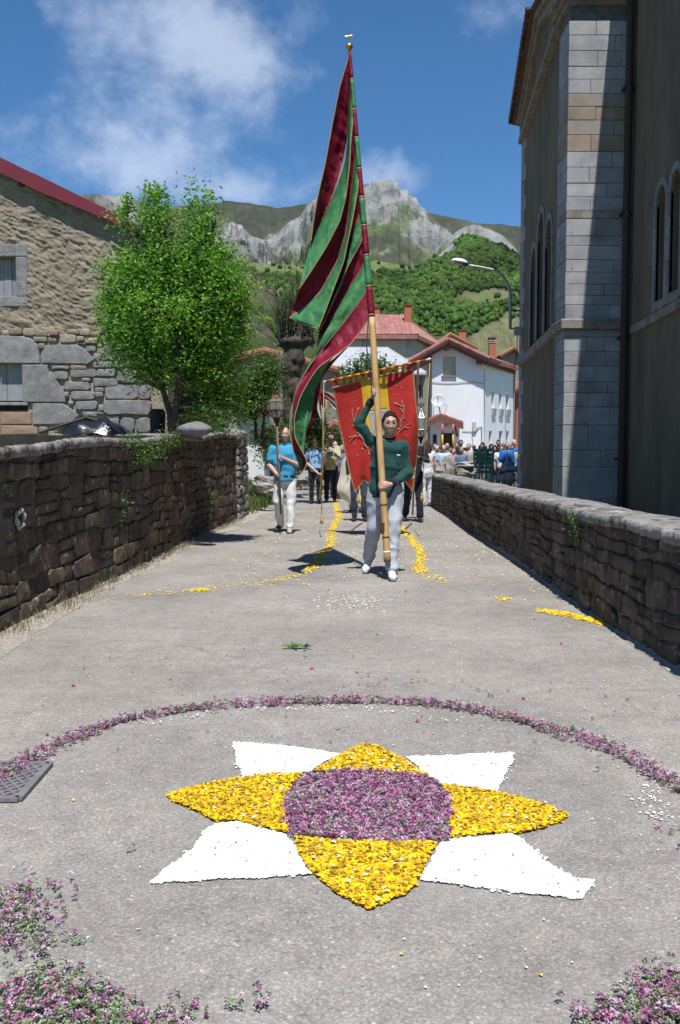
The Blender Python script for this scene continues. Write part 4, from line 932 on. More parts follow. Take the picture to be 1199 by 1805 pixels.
def person(name, loc, label, J=None, rz=0, H=1.75, fat=1.0, shirt=None, sleeve='long', trousers=None, shoes=None, hair=None, style='short', skin=None, group=None,
           grips=(), voxel=.012, glasses=False, belt=None, skirt=False, cuffs=None, headrot=(0, 0, 0), cat='person', detail=True, wr=.011, seed=1, female=False, legs=True, collar=None, shoes2=None, hatmat=None, headscale=1.0):
    s = H/1.75; skin = skin or M_skin
    j = dict(hipA=(-.092, 0, .92), hipB=(.092, 0, .92), kneeA=(-.10, -.02, .50), kneeB=(.10, -.02, .50), ankA=(-.105, .02, .085), ankB=(.105, .02, .085), toeA=(-.125, -.15, .035), toeB=(.125, -.15, .035),
             shA=(-.185, .0, 1.42), shB=(.185, .0, 1.42), elA=(-.235, .02, 1.14), elB=(.235, .02, 1.14), wrA=(-.235, -.06, .90), wrB=(.235, -.06, .90), neck=(0, .005, 1.475), head=(0, -.015, 1.635), chest=(0, 0, 1.28), waist=(0, 0, 1.04), pel=(0, 0, .93))
    if J: j.update(J)
    j = {k: Vector(v)*s for k, v in j.items()}
    r = thing(name, loc, label, cat, group, rz)
    hsz = headscale
    hx = (j['hipB']-j['hipA']); sx = (j['shB']-j['shA']); ft = fat
    w = .93 if female else 1.0
    # ---------- body
    g = G()
    g.loft([(j['pel']-Vector((0,0,.06*s)), .13*s, .09*s, hx), (j['pel'], .15*s, .105*s*ft, hx), (j['waist'], .135*s*ft, .095*s*ft, (hx+sx)), (j['chest'], .155*s, .11*s*ft, sx), (j['chest']+(j['neck']-j['chest'])*.5, .145*s, .09*s, sx), (j['chest']+(j['neck']-j['chest'])*.8, .10*s, .07*s, sx), (j['neck'], .06*s, .055*s, sx)])
    hm = Matrix.Rotation(headrot[2], 3, 'Z') @ Matrix.Rotation(headrot[0], 3, 'X') @ Matrix.Rotation(headrot[1], 3, 'Y')
    hc = j['head']; g.cap(j['neck']-Vector((0, -.01, .05)), .056*s, hc+hm @ Vector((0, .02, -.06))*s, .054*s, 14)
    hr = Vector((.077, .099, .122))*s*(.97 if female else 1)*hsz; hm = hm*hsz
    g.ell(hc, hr, M=hm*(1/hsz), n=40, m=32, fn=headfn())
    g.add([hc+hm @ (Vector(q)*s) for q in ((0,-.088,.022),(-.009,-.096,-.005),(.009,-.096,-.005),(-.017,-.092,-.034),(.017,-.092,-.034),(0,-.125,-.030),(0,-.105,0),(-.012,-.06,.02),(.012,-.06,.02),(-.018,-.06,-.042),(.018,-.06,-.042))],
          [(0,1,6),(0,6,2),(1,3,5,6),(6,5,4,2),(3,9,10,4,5),(0,7,9,3,1),(0,2,4,10,8),(7,8,10,9),(0,8,7)])
    for q in (-1, 1): g.ell(hc+hm @ Vector((q*.078, .012, -.008))*s, (.012*s, .022*s, .033*s), M=hm, n=10, m=8)
    for a in ('A', 'B'):
        sh, e, wv = j['sh'+a], j['el'+a], j['wr'+a]
        g.cap(sh, .045*s, e, .036*s, 14); k_ = .036 if sleeve == 'long' else .041; sl_ = .022 if sleeve == 'long' else .026; g.cap(e, k_*s, e+(wv-e)*.35, k_*s, 14); g.cap(e+(wv-e)*.35, k_*s, wv, sl_*s, 14)
        gp = [q for q in grips if q[0] == a]
        if gp: _, c, ax, R, m, sg = gp[0]; grip(g, Vector(c), ax, R, m, sg, wv, k=s)
        else: openhand(g, wv, (wv-e), -1 if a == 'A' else 1, s)
        h, kn, an, to = j['hip'+a], j['knee'+a], j['ank'+a], j['toe'+a]
        g.cap(h, .078*s, kn, .052*s, 14); g.cap(kn, .054*s, kn+(an-kn)*.3, .054*s, 14); g.cap(kn+(an-kn)*.3, .054*s, an, .036*s, 14); g.cap(an, .034*s, to, .026*s, 10)
    union(g, 'body', skin, r, voxel*.8, smooth=1)
    if detail:
        g = G()
        for q in (-1, 1): g.ell(hc+hm @ Vector((q*.031, -.083, .010))*s, (.0115*s, .009*s, .0045*s), M=hm, n=10, m=6)
        g.build('eyes', M_eyew, r, world=False, smooth=True)
        g = G()
        for q in (-1, 1): g.ell(hc+hm @ Vector((q*.031, -.0905, .010))*s, (.0045*s, .004*s, .004*s), M=hm, n=8, m=6)
        for q in (-1, 1): g.tube([hc+hm @ (Vector((q*a_, -.0975+b_, c_))*s) for a_, b_, c_ in ((.015, .002, .030), (.030, 0, .035), (.045, .012, .029))], .0042*s, 6)
        g.build('eyebrows', H_dark if hair in (None, H_dark, H_brown) else hair, r, world=False)
        g = G(); g.ell(hc+hm @ Vector((0, -.0965, -.062))*s, (.024*s, .008*s, .007*s), M=hm, n=12, m=6); g.build('lips', M_lip, r, world=False, smooth=True)
    # ---------- hair
    if hair is not None and style != 'bald':
        def hf(d, q):
            v = headfn()(d, q)
            zz_, front = d.z, -d.y
            if style == 'fringe_bald': on = sm(.12, .0, zz_-.15)*sm(.25, -.0, front) if front > -.2 else sm(.45, .25, zz_)
            else: on = float(sm(0, .07, zz_-(.80*front-.10-.26*float(sm(.55, .8, abs(d.x)))) if front > 0 else zz_+.10+.62*min(1, -front*2.5)))
            if style == 'recede': on = float(sm(.0, .10, zz_-.85*front if front > 0 else zz_+.6))
            if style == 'fringe_bald': on = float(on)
            ln = v.length; th = {'short': .009, 'recede': .009, 'fringe_bald': .009, 'long': .022}.get(style, .015)*s
            th *= .8+.5*vn(np.array([[d.x*5, d.y*5, d.z*5+seed]]), seed)[0]*.6
            return v*((ln+(th if on > .02 else -.014*s)*(on if on > .02 else 1))/ln)
        g = G(); g.ell(hc, hr, M=hm*(1/hsz), n=40, m=32, fn=hf)
        if style == 'long':
            g2 = G(); g2.v, g2.f, g2.mi = g.v, g.f, g.mi
            g.loft([(hc+Vector((0, .055, .03))*s, .072*s, .05*s, (1,0,0)), (hc+Vector((0, .075, -.08))*s, .085*s, .045*s, (1,0,0)), (hc+Vector((0, .085, -.20))*s, .09*s, .035*s, (1,0,0)), (hc+Vector((0, .09, -.33))*s, .06*s, .02*s, (1,0,0))])
            union(g, 'hair', hair, r, voxel*.8, wr=.006, wscale=(30, 30, 6), seed=seed)
        else: g.build('hair', hair, r, world=False, smooth=True)
    if style == 'cap' or hatmat is not None:
        g = G(); g.ell(hc+Vector((0, .005, .030))*s, (hr.x*1.12, hr.y*1.10, hr.z*.86), M=hm, n=24, m=14, fn=lambda d, q: Vector((q.x, q.y, max(q.z, .0))))
        g.ell(hc+hm @ Vector((0, -.115, .036))*s, (.062*s, .062*s, .008*s), M=hm, n=16, m=6); g.build('cap', hatmat, r, world=False, smooth=True)
    if glasses:
        g = G()
        for q in (-1, 1):
            g.tube([hc+hm @ (Vector((q*.033+.025*math.cos(t), -.108+.004*abs(math.cos(t)), .008+.013*math.sin(t)))*s) for t in np.linspace(0, 2*math.pi, 15)], .0011*s, 6, caps=False)
            g.tube([hc+hm @ (Vector(p_)*s) for p_ in ((q*.060, -.104, .014), (q*.079, -.06, .014), (q*.082, .015, .006))], .0016*s, 6)
        g.tube([hc+hm @ (Vector(p_)*s) for p_ in ((-.007, -.109, .014), (0, -.112, .017), (.007, -.109, .014))], .002*s, 6)
        o = g.build('glasses', mat('spectacle_frame', (.02,.018,.016), rough=.35), r, world=False)
    # ---------- shirt
    if shirt is not None:
        g = G(); e_ = .016*s
        top = j['chest']+(j['neck']-j['chest'])*.78
        lo = j['pel']+Vector((0, 0, -.02*s)); hb = .150*s*w
        g.loft([(lo-Vector((0,0,.05*s)), hb*.98+e_, (.108*ft)*s+e_, hx), (j['pel']+Vector((0,0,.04*s)), hb+e_, (.108*ft)*s+e_, hx), (j['waist'], (.138*ft)*s*w+e_, (.104*ft)*s+e_, hx+sx), ((j['waist']+j['chest'])/2, (.150*ft)*s*w+e_, (.112*ft)*s+e_, sx), (j['chest'], .158*s*w+e_, .114*s+e_, sx), (j['chest']+(j['neck']-j['chest'])*.5, .152*s*w+e_, .100*s+e_, sx), (j['chest']+(j['neck']-j['chest'])*.80, .106*s+e_, .076*s+e_, sx), (j['neck']+Vector((0, .01, -.012*s)), .066*s+e_, .060*s+e_, sx)], 28)
        for a in ('A', 'B'):
            sh, e, wv = j['sh'+a], j['el'+a], j['wr'+a]; d = (e-sh).normalized()
            base = j['neck']+Vector((0, .01, -.07*s)); g.cap(base, .05*s, sh, .062*s, 14)
            if sleeve == 'long': g.cap(sh, .058*s, e, .048*s, 14); g.cap(e, .048*s, e+(wv-e)*.88, .037*s, 14)
            elif sleeve == 'short': g.cap(sh, .066*s, sh+(e-sh)*.62, .066*s, 14)
            elif sleeve == 'cap': g.cap(sh, .064*s, sh+(e-sh)*.2, .060*s, 14)
        if female:
            for q in (-1, 1): g.ell(j['chest']+Vector((q*.075, -.095, .03))*s, (.065*s, .055*s, .06*s))
        union(g, 'shirt', shirt, r, voxel, wr=wr, wscale=(7, 7, 11), seed=seed)
        if collar is not None:
            g = G(); g.tube([j['neck']+Vector((.071*math.sin(t), .012-.070*math.cos(t), .012+.018*-math.cos(t)))*s for t in np.linspace(-2.95, 2.95, 20)], .013*s, 8); g.build('collar', collar, r, world=False, smooth=True)
        if cuffs is not None:
            for a in ('A', 'B'):
                e, wv = j['el'+a], j['wr'+a]; d = (wv-e).normalized(); g = G(); g.tube([wv-d*.075*s, wv-d*.07*s, wv-d*.01*s, wv-d*.005*s], [.040*s, .044*s, .043*s, .036*s], 16); g.build('cuff', cuffs, r, world=False, smooth=True)
            g = G(); z0 = lo-Vector((0,0,.085*s)); g.loft([(z0, hb*.98+e_, .108*ft*s+e_, hx), (z0+Vector((0,0,.005)), hb+.004+e_, .112*ft*s+e_, hx), (z0+Vector((0,0,.055*s)), hb+.004+e_, .112*ft*s+e_, hx), (z0+Vector((0,0,.06*s)), hb*.98+e_, .108*ft*s+e_, hx)], 28); g.build('hem', cuffs, r, world=False, smooth=True)
    if belt is not None:
        g = G(); z0 = j['pel']+Vector((0, 0, .015*s)); g.loft([(z0+Vector((0,0,q*s)), .158*s+.014, .112*ft*s+.016, hx) for q in (-.018, -.0175, .0175, .018)], 28); g.build('belt', belt, r, world=False, smooth=True)
    # ---------- trousers
    if trousers is not None and legs:
        g = G(); tp = j['pel']+Vector((0, 0, (.03 if belt else -.01)*s))
        g.loft([(tp-Vector((0,0,.16*s)), .15*s, .10*s, hx), (tp-Vector((0,0,.07*s)), .160*s, .115*s*ft, hx), (tp, .155*s, .110*s*ft, hx)], 24)
        for a in ('A', 'B'):
            h, kn, an = j['hip'+a], j['knee'+a], j['ank'+a]; d = (kn-an).normalized()
            g.cap(h, .096*s, h+(kn-h)*.5, .086*s, 16); g.cap(h+(kn-h)*.5, .086*s, kn, .071*s, 16); g.cap(kn, .071*s, an+d*.035*s, .060*s, 16)
            g.ell(an+d*.03*s, (.060*s, .066*s, .03*s))
        union(g, 'trousers', trousers, r, voxel, wr=wr*1.15, wscale=(8, 8, 10), seed=seed+3)
    if shoes is not None and legs:
        for a in ('A', 'B'):
            an, to = j['ank'+a], j['toe'+a]; d = (to-an); L_ = d.length; fw = d.normalized(); sd = Vector((-fw.y, fw.x, 0)).normalized(); up = sd.cross(fw); 
            if up.z < 0: up = -up
            g = G(); heel = an-fw*.035*s+Vector((0,0,0))
            fl = Vector((to.x-an.x, to.y-an.y, 0)).normalized() if an.z < .11*s else fw
            g.cap(an+Vector((0,0,.0)), .044*s, an+d*.35-up*.018*s, .042*s, 14); g.cap(an+d*.3-up*.01*s, .043*s, to, .034*s, 14); g.ell(an-fw*.02*s-up*.035*s, (.040*s, .045*s, .045*s)); g.ell(to-fw*.03*s, (.048*s, .05*s, .032*s))
            union(g, 'shoe', shoes2 if (shoes2 and a == 'A') else shoes, r, voxel*.8, seed=2)
    return r, j
# ---------------------------------------------------------------- man carrying the tall pennon
W_grey = cloth('pale_grey_chino', (.36,.385,.43), .1); W_green = cloth('dark_green_knit', (.016,.062,.056), .12); W_navy = cloth('navy', (.015,.018,.032)); W_white = cloth('white_cotton', (.66,.66,.68), .1)
W_turq = cloth('turquoise_pique', (.055,.30,.50), .1); W_sky = cloth('sky_blue_pique', (.25,.46,.70), .1); W_black = cloth('black_trouser', (.018,.02,.027)); W_denim = cloth('dark_denim', (.03,.045,.085)); W_belt = mat('belt_leather', (.03,.018,.02), rough=.5)
S_white = mat('trainer_white', (.55,.55,.57), (.68,.68,.69), scale=12, rough=.6); S_dark = mat('shoe_black', (.02,.02,.022), rough=.45); S_grey = mat('trainer_grey', (.25,.25,.25), (.36,.36,.35), scale=12, rough=.7)
POLE_A = P(683, 990, 9.05); POLE_B = P(655, 556, 9.42); POLE_C = P(616, 86, 9.75)
def pole_at(py):
    if py > 556: t = (990-py)/(990-556); return POLE_A.lerp(POLE_B, t)
    t = (556-py)/(556-86); return POLE_B.lerp(POLE_C, t)
def local(p, root): return Vector(p)-Vector(root)
L0 = Vector((.48, 9.42, 0))
pu, pl_ = pole_at(693), pole_at(858)
axp = (pole_at(690)-pole_at(870)).normalized()
lead, LJ = person('person', L0, 'man in a dark green jumper and glasses gripping the tall pennon pole with both hands',
    J=dict(hipA=(-.085, .02, .93), hipB=(.09, -.02, .93), kneeA=(-.125, .03, .515), kneeB=(.075, -.17, .53), ankA=(-.165, .26, .145), ankB=(.055, -.30, .09), toeA=(-.205, .13, .035), toeB=(.06, -.47, .037),
           shA=(-.155, -.01, 1.44), shB=(.185, .0, 1.38), elA=(-.285, -.06, 1.62), elB=(.245, -.02, 1.10), wrA=tuple(local(pu, L0)+Vector((-.045, .05, -.075))), wrB=tuple(local(pl_, L0)+Vector((.088, .01, .012))),
           neck=(.035, .0, 1.46), head=(.048, -.035, 1.615), chest=(.02, 0, 1.27), waist=(.0, 0, 1.05), pel=(0, 0, .945)),
    shirt=W_green, trousers=W_grey, shoes=S_white, hair=H_dark, style='short', glasses=True, cuffs=W_navy, collar=W_navy, voxel=.010, headrot=(.05, 0, .05), fat=.98, headscale=1.09,
    grips=(('A', tuple(local(pu, L0)), tuple(axp), .034, (-.55, .8, 0), 1), ('B', tuple(local(pl_, L0)), tuple(axp), .035, (.75, -.62, 0), -1)), wr=.018, seed=4)
g = G(); g.ell(Vector((.135, -.150, 1.285)), (.018, .006, .007)); g.ell(Vector((.120, -.150, 1.29)), (.010, .005, .004)); g.build('chest_emblem', mat('emblem_white', (.7,.72,.7), rough=.7), lead, world=False)
# ---------------------------------------------------------------- man with the lantern at left
L1 = Vector(((503-599.5)/F_*14.7, 14.72, 0))
lp0, lp1 = P(495.5, 906, 14.42), P(488.5, 726, 14.55)
def lpole(py): return lp0.lerp(lp1, (906-py)/(906-726))
a1, a2 = lpole(806), lpole(838); axl = (lp1-lp0).normalized()
man2, _ = person('person', L1, 'smiling balding man in turquoise polo shirt and white trousers carrying a lantern pole',
    J=dict(kneeA=(-.115, -.05, .50), ankA=(-.10, .20, .13), toeA=(-.17, .06, .035), kneeB=(.095, -.06, .51), ankB=(.075, -.10, .085), toeB=(.085, -.27, .035), shA=(-.20, .0, 1.40), shB=(.20, .0, 1.41), elA=(-.265, -.02, 1.13), elB=(.225, -.08, 1.13),
           wrA=tuple(local(a2, L1)+Vector((.0, .09, -.01))+Vector((-.03, .0, 0))), wrB=tuple(local(a1, L1)+Vector((.085, .04, -.02))), head=(.0, -.02, 1.635)),
    shirt=W_turq, sleeve='short', trousers=W_white, shoes=S_grey, shoes2=S_dark, hair=H_grey, style='fringe_bald', belt=W_belt, collar=W_turq, voxel=.013, fat=1.22, skin=M_skin,
    grips=(('A', tuple(local(a2, L1)), tuple(axl), .016, (-.5, .8, 0), 1), ('B', tuple(local(a1, L1)), tuple(axl), .016, (.8, .3, 0), -1)), wr=.014, seed=9)
t = bpy.data.curves.new('lettering', 'FONT'); t.body = 'STE'; t.size = .085; t.extrude = .002; t.align_x = 'CENTER'
to = bpy.data.objects.new('lettering', t); C.objects.link(to); me_ = bpy.data.meshes.new_from_object(to.evaluated_get(bpy.context.evaluated_depsgraph_get())); bpy.data.objects.remove(to); to = bpy.data.objects.new('lettering', me_); C.objects.link(to); to.parent = man2; to.location = (.075, -.165, 1.245); to.rotation_euler = (R_(84), 0, R_(14)); me_.materials.append(W_navy)
# ---------------------------------------------------------------- man with the small pennant
L2 = Vector(((556-599.5)/F_*23.9, 23.9, 0)); q0, q1 = P(563.5, 880, 23.6), P(573, 742, 23.6)
def spole(py): return q0.lerp(q1, (880-py)/(880-742))
b1, b2 = spole(797), spole(836); axs = (q1-q0).normalized()
man3, _ = person('person', L2, 'bald man in light blue polo shirt holding the small red and white pennant',
    J=dict(elA=(-.27, .0, 1.13), wrA=tuple(local(b2, L2)+Vector((-.07, .02, .01))), elB=(.27, -.06, 1.15), wrB=tuple(local(b1, L2)+Vector((.07, .03, -.03))), kneeB=(.10, -.10, .51), ankB=(.10, -.08, .09), toeB=(.11, -.24, .035)),
    shirt=W_sky, sleeve='short', trousers=W_black, shoes=S_dark, hair=H_white, style='fringe_bald', belt=W_belt, collar=W_sky, voxel=.018, skin=M_skin, glasses=True,
    grips=(('A', tuple(local(b2, L2)), tuple(axs), .016, (-.9, .2, 0), 1), ('B', tuple(local(b1, L2)), tuple(axs), .016, (.8, .3, 0), -1)), wr=.009, seed=12)
# ---------------------------------------------------------------- man with the folder
W_yel = cloth('pale_yellow_vest', (.42,.39,.20)); W_pink = cloth('pink_cap', (.50,.22,.20)); W_purp = cloth('purple_shirt', (.17,.15,.26)); W_gcap = cloth('green_cap', (.03,.22,.13)); W_cream = cloth('cream_brocade', (.58,.54,.43))
L3 = Vector(((583-599.5)/F_*24.6, 24.6, 0))
person('person', L3, 'tall man in pale yellow vest and pink cap reading from an open folder', H=1.86, skin=M_skind,
    J=dict(elA=(-.25, -.02, 1.14), wrA=(-.06, -.26, 1.20), elB=(.26, -.03, 1.14), wrB=(.16, -.26, 1.20)), shirt=W_yel, sleeve='cap', trousers=W_black, shoes=S_dark, hair=H_dark, hatmat=W_pink, voxel=.018, seed=15)
g = G(); c = L3+Vector((.09, -.36, 1.42)); M = Matrix.Rotation(R_(-28), 4, 'X')
for s_ in (-1, 1): g.box((-.19 if s_ < 0 else .005, -.006, -.14), (-.005 if s_ < 0 else .19, .006, .14), M=Matrix.Translation(c) @ Matrix.Rotation(R_(s_*8), 4, 'Z') @ M)
o = g.build('folder', mat('folder_board', (.36,.35,.24), (.42,.40,.28), scale=5, rough=.8)); tag(o, 'pale buff folder held open by the man in the pink cap', 'folder')
L4 = Vector(((591-599.5)/F_*27.5, 27.5, 0)); person('person', L4, 'bald man half hidden behind the man with the folder', shirt=W_black, trousers=W_black, shoes=S_dark, hair=H_grey, style='fringe_bald', voxel=.022, seed=17, H=1.74, detail=False)
L5 = Vector(((603-599.5)/F_*27.0, 26.6, 0)); person('person', L5, 'grey haired man in purple shirt and black trousers walking behind the folder reader', shirt=W_purp, sleeve='short', trousers=W_black, shoes=S_dark, hair=H_grey, H=1.62, voxel=.020, seed=19, fat=1.1)
L6 = Vector(((605-599.5)/F_*30.5, 30.5, 0)); person('person', L6, 'man in green cap at the back of the procession column', shirt=W_black, trousers=W_black, shoes=S_dark, hair=H_dark, hatmat=W_gcap, voxel=.024, seed=20, H=1.83, detail=False)
# ---------------------------------------------------------------- priest in a wind-blown cope
L7 = Vector(((628-599.5)/F_*20.2, 20.4, 0)); pr, _ = person('person', L7, 'priest in a billowing cream cope mostly hidden behind the red banner', shirt=W_cream, trousers=W_white, shoes=S_dark, hair=H_grey, voxel=.02, seed=22, H=1.70)
def cope():
    D = 19.7; L_ = [(612,800),(603,812),(601,828),(600,840),(596,853),(594,862),(597,872),(606,880),(618,887),(632,893),(645,897)]
    V = []; n = len(L_); mcol = 22
    for i, (x, y) in enumerate(L_):
        for k in range(mcol):
            u = k/(mcol-1); xx = x+(662-x)*u; yy = y+(897-y)*u*.15+6*math.sin(u*3)*0
            dep = D+.30*(1-u)*math.sin(u*9+i*.5)*.35+.25*abs(2*u-1)**2
            V.append(tuple(P(xx, yy, dep)))
    o = npmesh('cope', np.array(V), grid_faces(n, mcol), W_cream, pr, smooth=True); s = o.modifiers.new('s', 'SUBSURF'); s.levels = 2; s.render_levels = 2; m = o.modifiers.new('t', 'SOLIDIFY'); m.thickness = .012
cope()
# ---------------------------------------------------------------- banner bearers
L8 = Vector(((634-599.5)/F_*17.4, 17.4, 0)); bp0, bp1 = P(641, 893, 17.1), P(640, 800, 17.0)
person('person', L8, 'man in dark jeans holding up the left pole behind the red banner', shirt=W_navy, trousers=W_denim, shoes=S_dark, hair=H_grey, voxel=.018, seed=24, H=1.74, J=dict(kneeB=(.10, -.12, .52), ankB=(.10, -.02, .09), toeB=(.11, -.18, .035), wrB=(.12, -.22, 1.18), elB=(.24, -.06, 1.14)))
L9 = Vector(((729-599.5)/F_*17.3, 17.3, 0)); r0, r1 = P(727.5, 907, 17.0), P(736, 700, 16.6)
def rpole(py): return r0.lerp(r1, (907-py)/(907-700))
c1, c2 = rpole(802), rpole(830)
person('person', L9, 'man in navy jacket and trousers gripping the right pole behind the red banner', shirt=W_navy, trousers=W_navy, shoes=S_dark, hair=H_dark, voxel=.015, seed=26, H=1.76,
    J=dict(kneeA=(-.11, .0, .51), ankA=(-.15, .16, .12), toeA=(-.17, .02, .035), kneeB=(.10, -.12, .52), ankB=(.12, -.14, .09), toeB=(.13, -.30, .035), elA=(-.14, -.10, 1.12), wrA=tuple(local(c2, L9)+Vector((-.06, .04, 0))), elB=(.27, -.06, 1.18), wrB=tuple(local(c1, L9)+Vector((.06, .05, -.03)))),
    grips=(('A', tuple(local(c2, L9)), (0, 0, 1), .018, (-.8, .3, 0), 1), ('B', tuple(local(c1, L9)), (0, 0, 1), .018, (.8, .3, 0), -1)))
L10 = Vector(((752.5-599.5)/F_*22.6, 22.6, 0)); person('person', L10, 'woman with long brown hair in white top and white trousers by the parapet', shirt=W_white, sleeve='cap', trousers=W_white, shoes=S_grey, hair=H_brown, style='long', voxel=.018, seed=28, H=1.66, female=True, rz=R_(200))
# ---------------------------------------------------------------- onlookers beyond the parapet
W_blue = cloth('bright_blue', (.03,.14,.42)); W_lblue = cloth('pale_blue', (.42,.52,.70)); W_mid = cloth('slate_blue', (.12,.17,.25)); W_beige = cloth('beige', (.40,.37,.30)); W_red = cloth('red_white_check', (.55,.20,.20)); W_teal = cloth('teal', (.08,.20,.22)); W_gr = cloth('mid_grey', (.2,.2,.2))
crowd = [ # px, head px y, D, shirt, hair, style, sleeve, label
 (742, 788, 34, W_lblue, H_grey, 'short', 'short', False, 'grey haired onlooker in pale blue behind the woman in white'),
 (757, 789, 33, W_white, H_brown, 'long', 'short', True, 'brown haired woman onlooker in white close to the porch'),
 (770, 791, 34, W_teal, H_white, 'short', 'short', False, 'white haired onlooker in teal in front of the porch'),
 (776, 794, 31, W_white, H_dark, 'long', 'short', True, 'dark long haired woman in white left of the pale blue shirted man'),
 (782, 790, 29, W_lblue, H_grey, 'fringe_bald', 'short', False, 'broad balding man in pale blue shirt standing behind the boulder'),
 (794, 793, 33, W_red, H_brown, 'short', 'short', True, 'woman in red and white checked top beside the pale blue shirted man'),
 (800, 796, 31, W_red, H_grey, 'short', 'short', True, 'grey haired onlooker in red and white top right of the boulder'),
 (812, 781, 35, W_black, H_dark, 'short', 'long', False, 'tall dark haired man in black behind the seated looking man'),
 (806, 785, 36, W_gr, H_brown, 'short', 'long', False, 'brown haired onlooker in grey at the white house wall'),
 (813, 794, 30, W_mid, H_grey, 'short', 'long', False, 'grey haired man in slate blue shirt behind the flat stone'),
 (826, 787, 32, W_beige, H_grey, 'recede', 'long', False, 'man in beige jacket left of the green fence'),
 (850, 786, 33, W_black, H_dark, 'long', 'long', True, 'dark haired woman in black behind the green fence'),
 (846, 790, 36, W_white, H_brown, 'short', 'short', False, 'onlooker in white behind the left end of the green fence'),
 (865, 788, 34, W_gr, H_dark, 'long', 'long', True, 'dark haired woman in grey behind the right end of the green fence'),
 (872, 791, 31, W_black, H_dark, 'long', 'long', True, 'woman in black standing right of the green fence'),
 (878, 781, 35, W_navy, H_dark, 'short', 'long', False, 'tall dark haired man in navy right of the green fence'),
 (883, 790, 30.5, W_white, H_brown, 'short', 'short', True, 'woman in white top beside the man in the bright blue jacket'),
 (887, 785, 36, W_red, H_grey, 'recede', 'short', False, 'onlooker in red behind the man in the bright blue jacket'),
 (893, 785, 30, W_blue, H_grey, 'short', 'long', False, 'man in bright blue jacket seen near the church corner'),
 (902, 789, 31, W_beige, H_brown, 'short', 'short', False, 'onlooker in beige beside the church corner'),
 (905, 781, 34, W_blue, H_white, 'recede', 'long', False, 'tall balding man in blue next to the church corner'),
 (835, 787, 35, W_mid, H_white, 'short', 'short', False, 'white haired onlooker behind the green fence post'),
 (765, 786, 37, W_gr, H_dark, 'short', 'long', False, 'onlooker in grey standing by the porch post'),
 (788, 787, 37, W_mid, H_white, 'recede', 'long', False, 'onlooker in slate blue in front of the dark doorway')]
for i, (px, py, D, sh, hr_, st, sl, fem, lab) in enumerate(crowd):
    x = (px-599.5)/F_*D; hz = CH+(805-py)/F_*D; H = min(max(hz/ (1.635/1.75), 1.55), 1.88)
    person('person', (x, D, max(0, hz-H*1.635/1.75) if hz > 1.76 else 0), lab, shirt=sh, sleeve=sl, trousers=(W_black, W_denim, W_navy, W_gr)[i % 4], shoes=S_dark, hair=hr_, style=st, female=fem, voxel=.028, seed=30+i, H=H, rz=R_(rng.uniform(-35, 25)), group='onlookers beyond the parapet', detail=False, skin=(M_skin, M_skind)[i % 2],
           J=dict(wrA=(-.12, -.20, 1.05), elA=(-.25, -.02, 1.13)) if i % 3 == 0 else None)
bake_unions()
# ================================================================== THE TALL PENNON
M_wood = mat('pole_wood', (.36,.22,.085), (.47,.30,.125), (.52,.35,.16), scale=3, stretch=(5,5,.7), rough=.5, bump=.25, bscale=20, spots=[((.16,.08,.04), 9, .66, .06)])
M_woodd = mat('staff_wood', (.15,.085,.05), (.21,.125,.075), scale=4, stretch=(5,5,.7), rough=.55)
def velvet(n, c): return mat('damask_'+n, tuple(q*.62 for q in c), tuple(min(1, q*1.1) for q in c), scale=9, rough=.5, bump=.55, bscale=14, bdist=.02, sheen=0.0, spec=.2, transl=.10)
V_mar = velvet('maroon', (.21,.010,.032)); V_grn = velvet('green', (.062,.215,.085)); V_gold = mat('gold_braid', (.24,.17,.07), (.34,.24,.11), scale=60, rough=.6)
M_brass = mat('brass', (.45,.30,.08), (.5,.36,.12), scale=8, rough=.35, metal=.8)
pen = thing('pennon', POLE_A, 'very tall pennon of slanting maroon and green bands on a thick wooden pole', 'pennon')
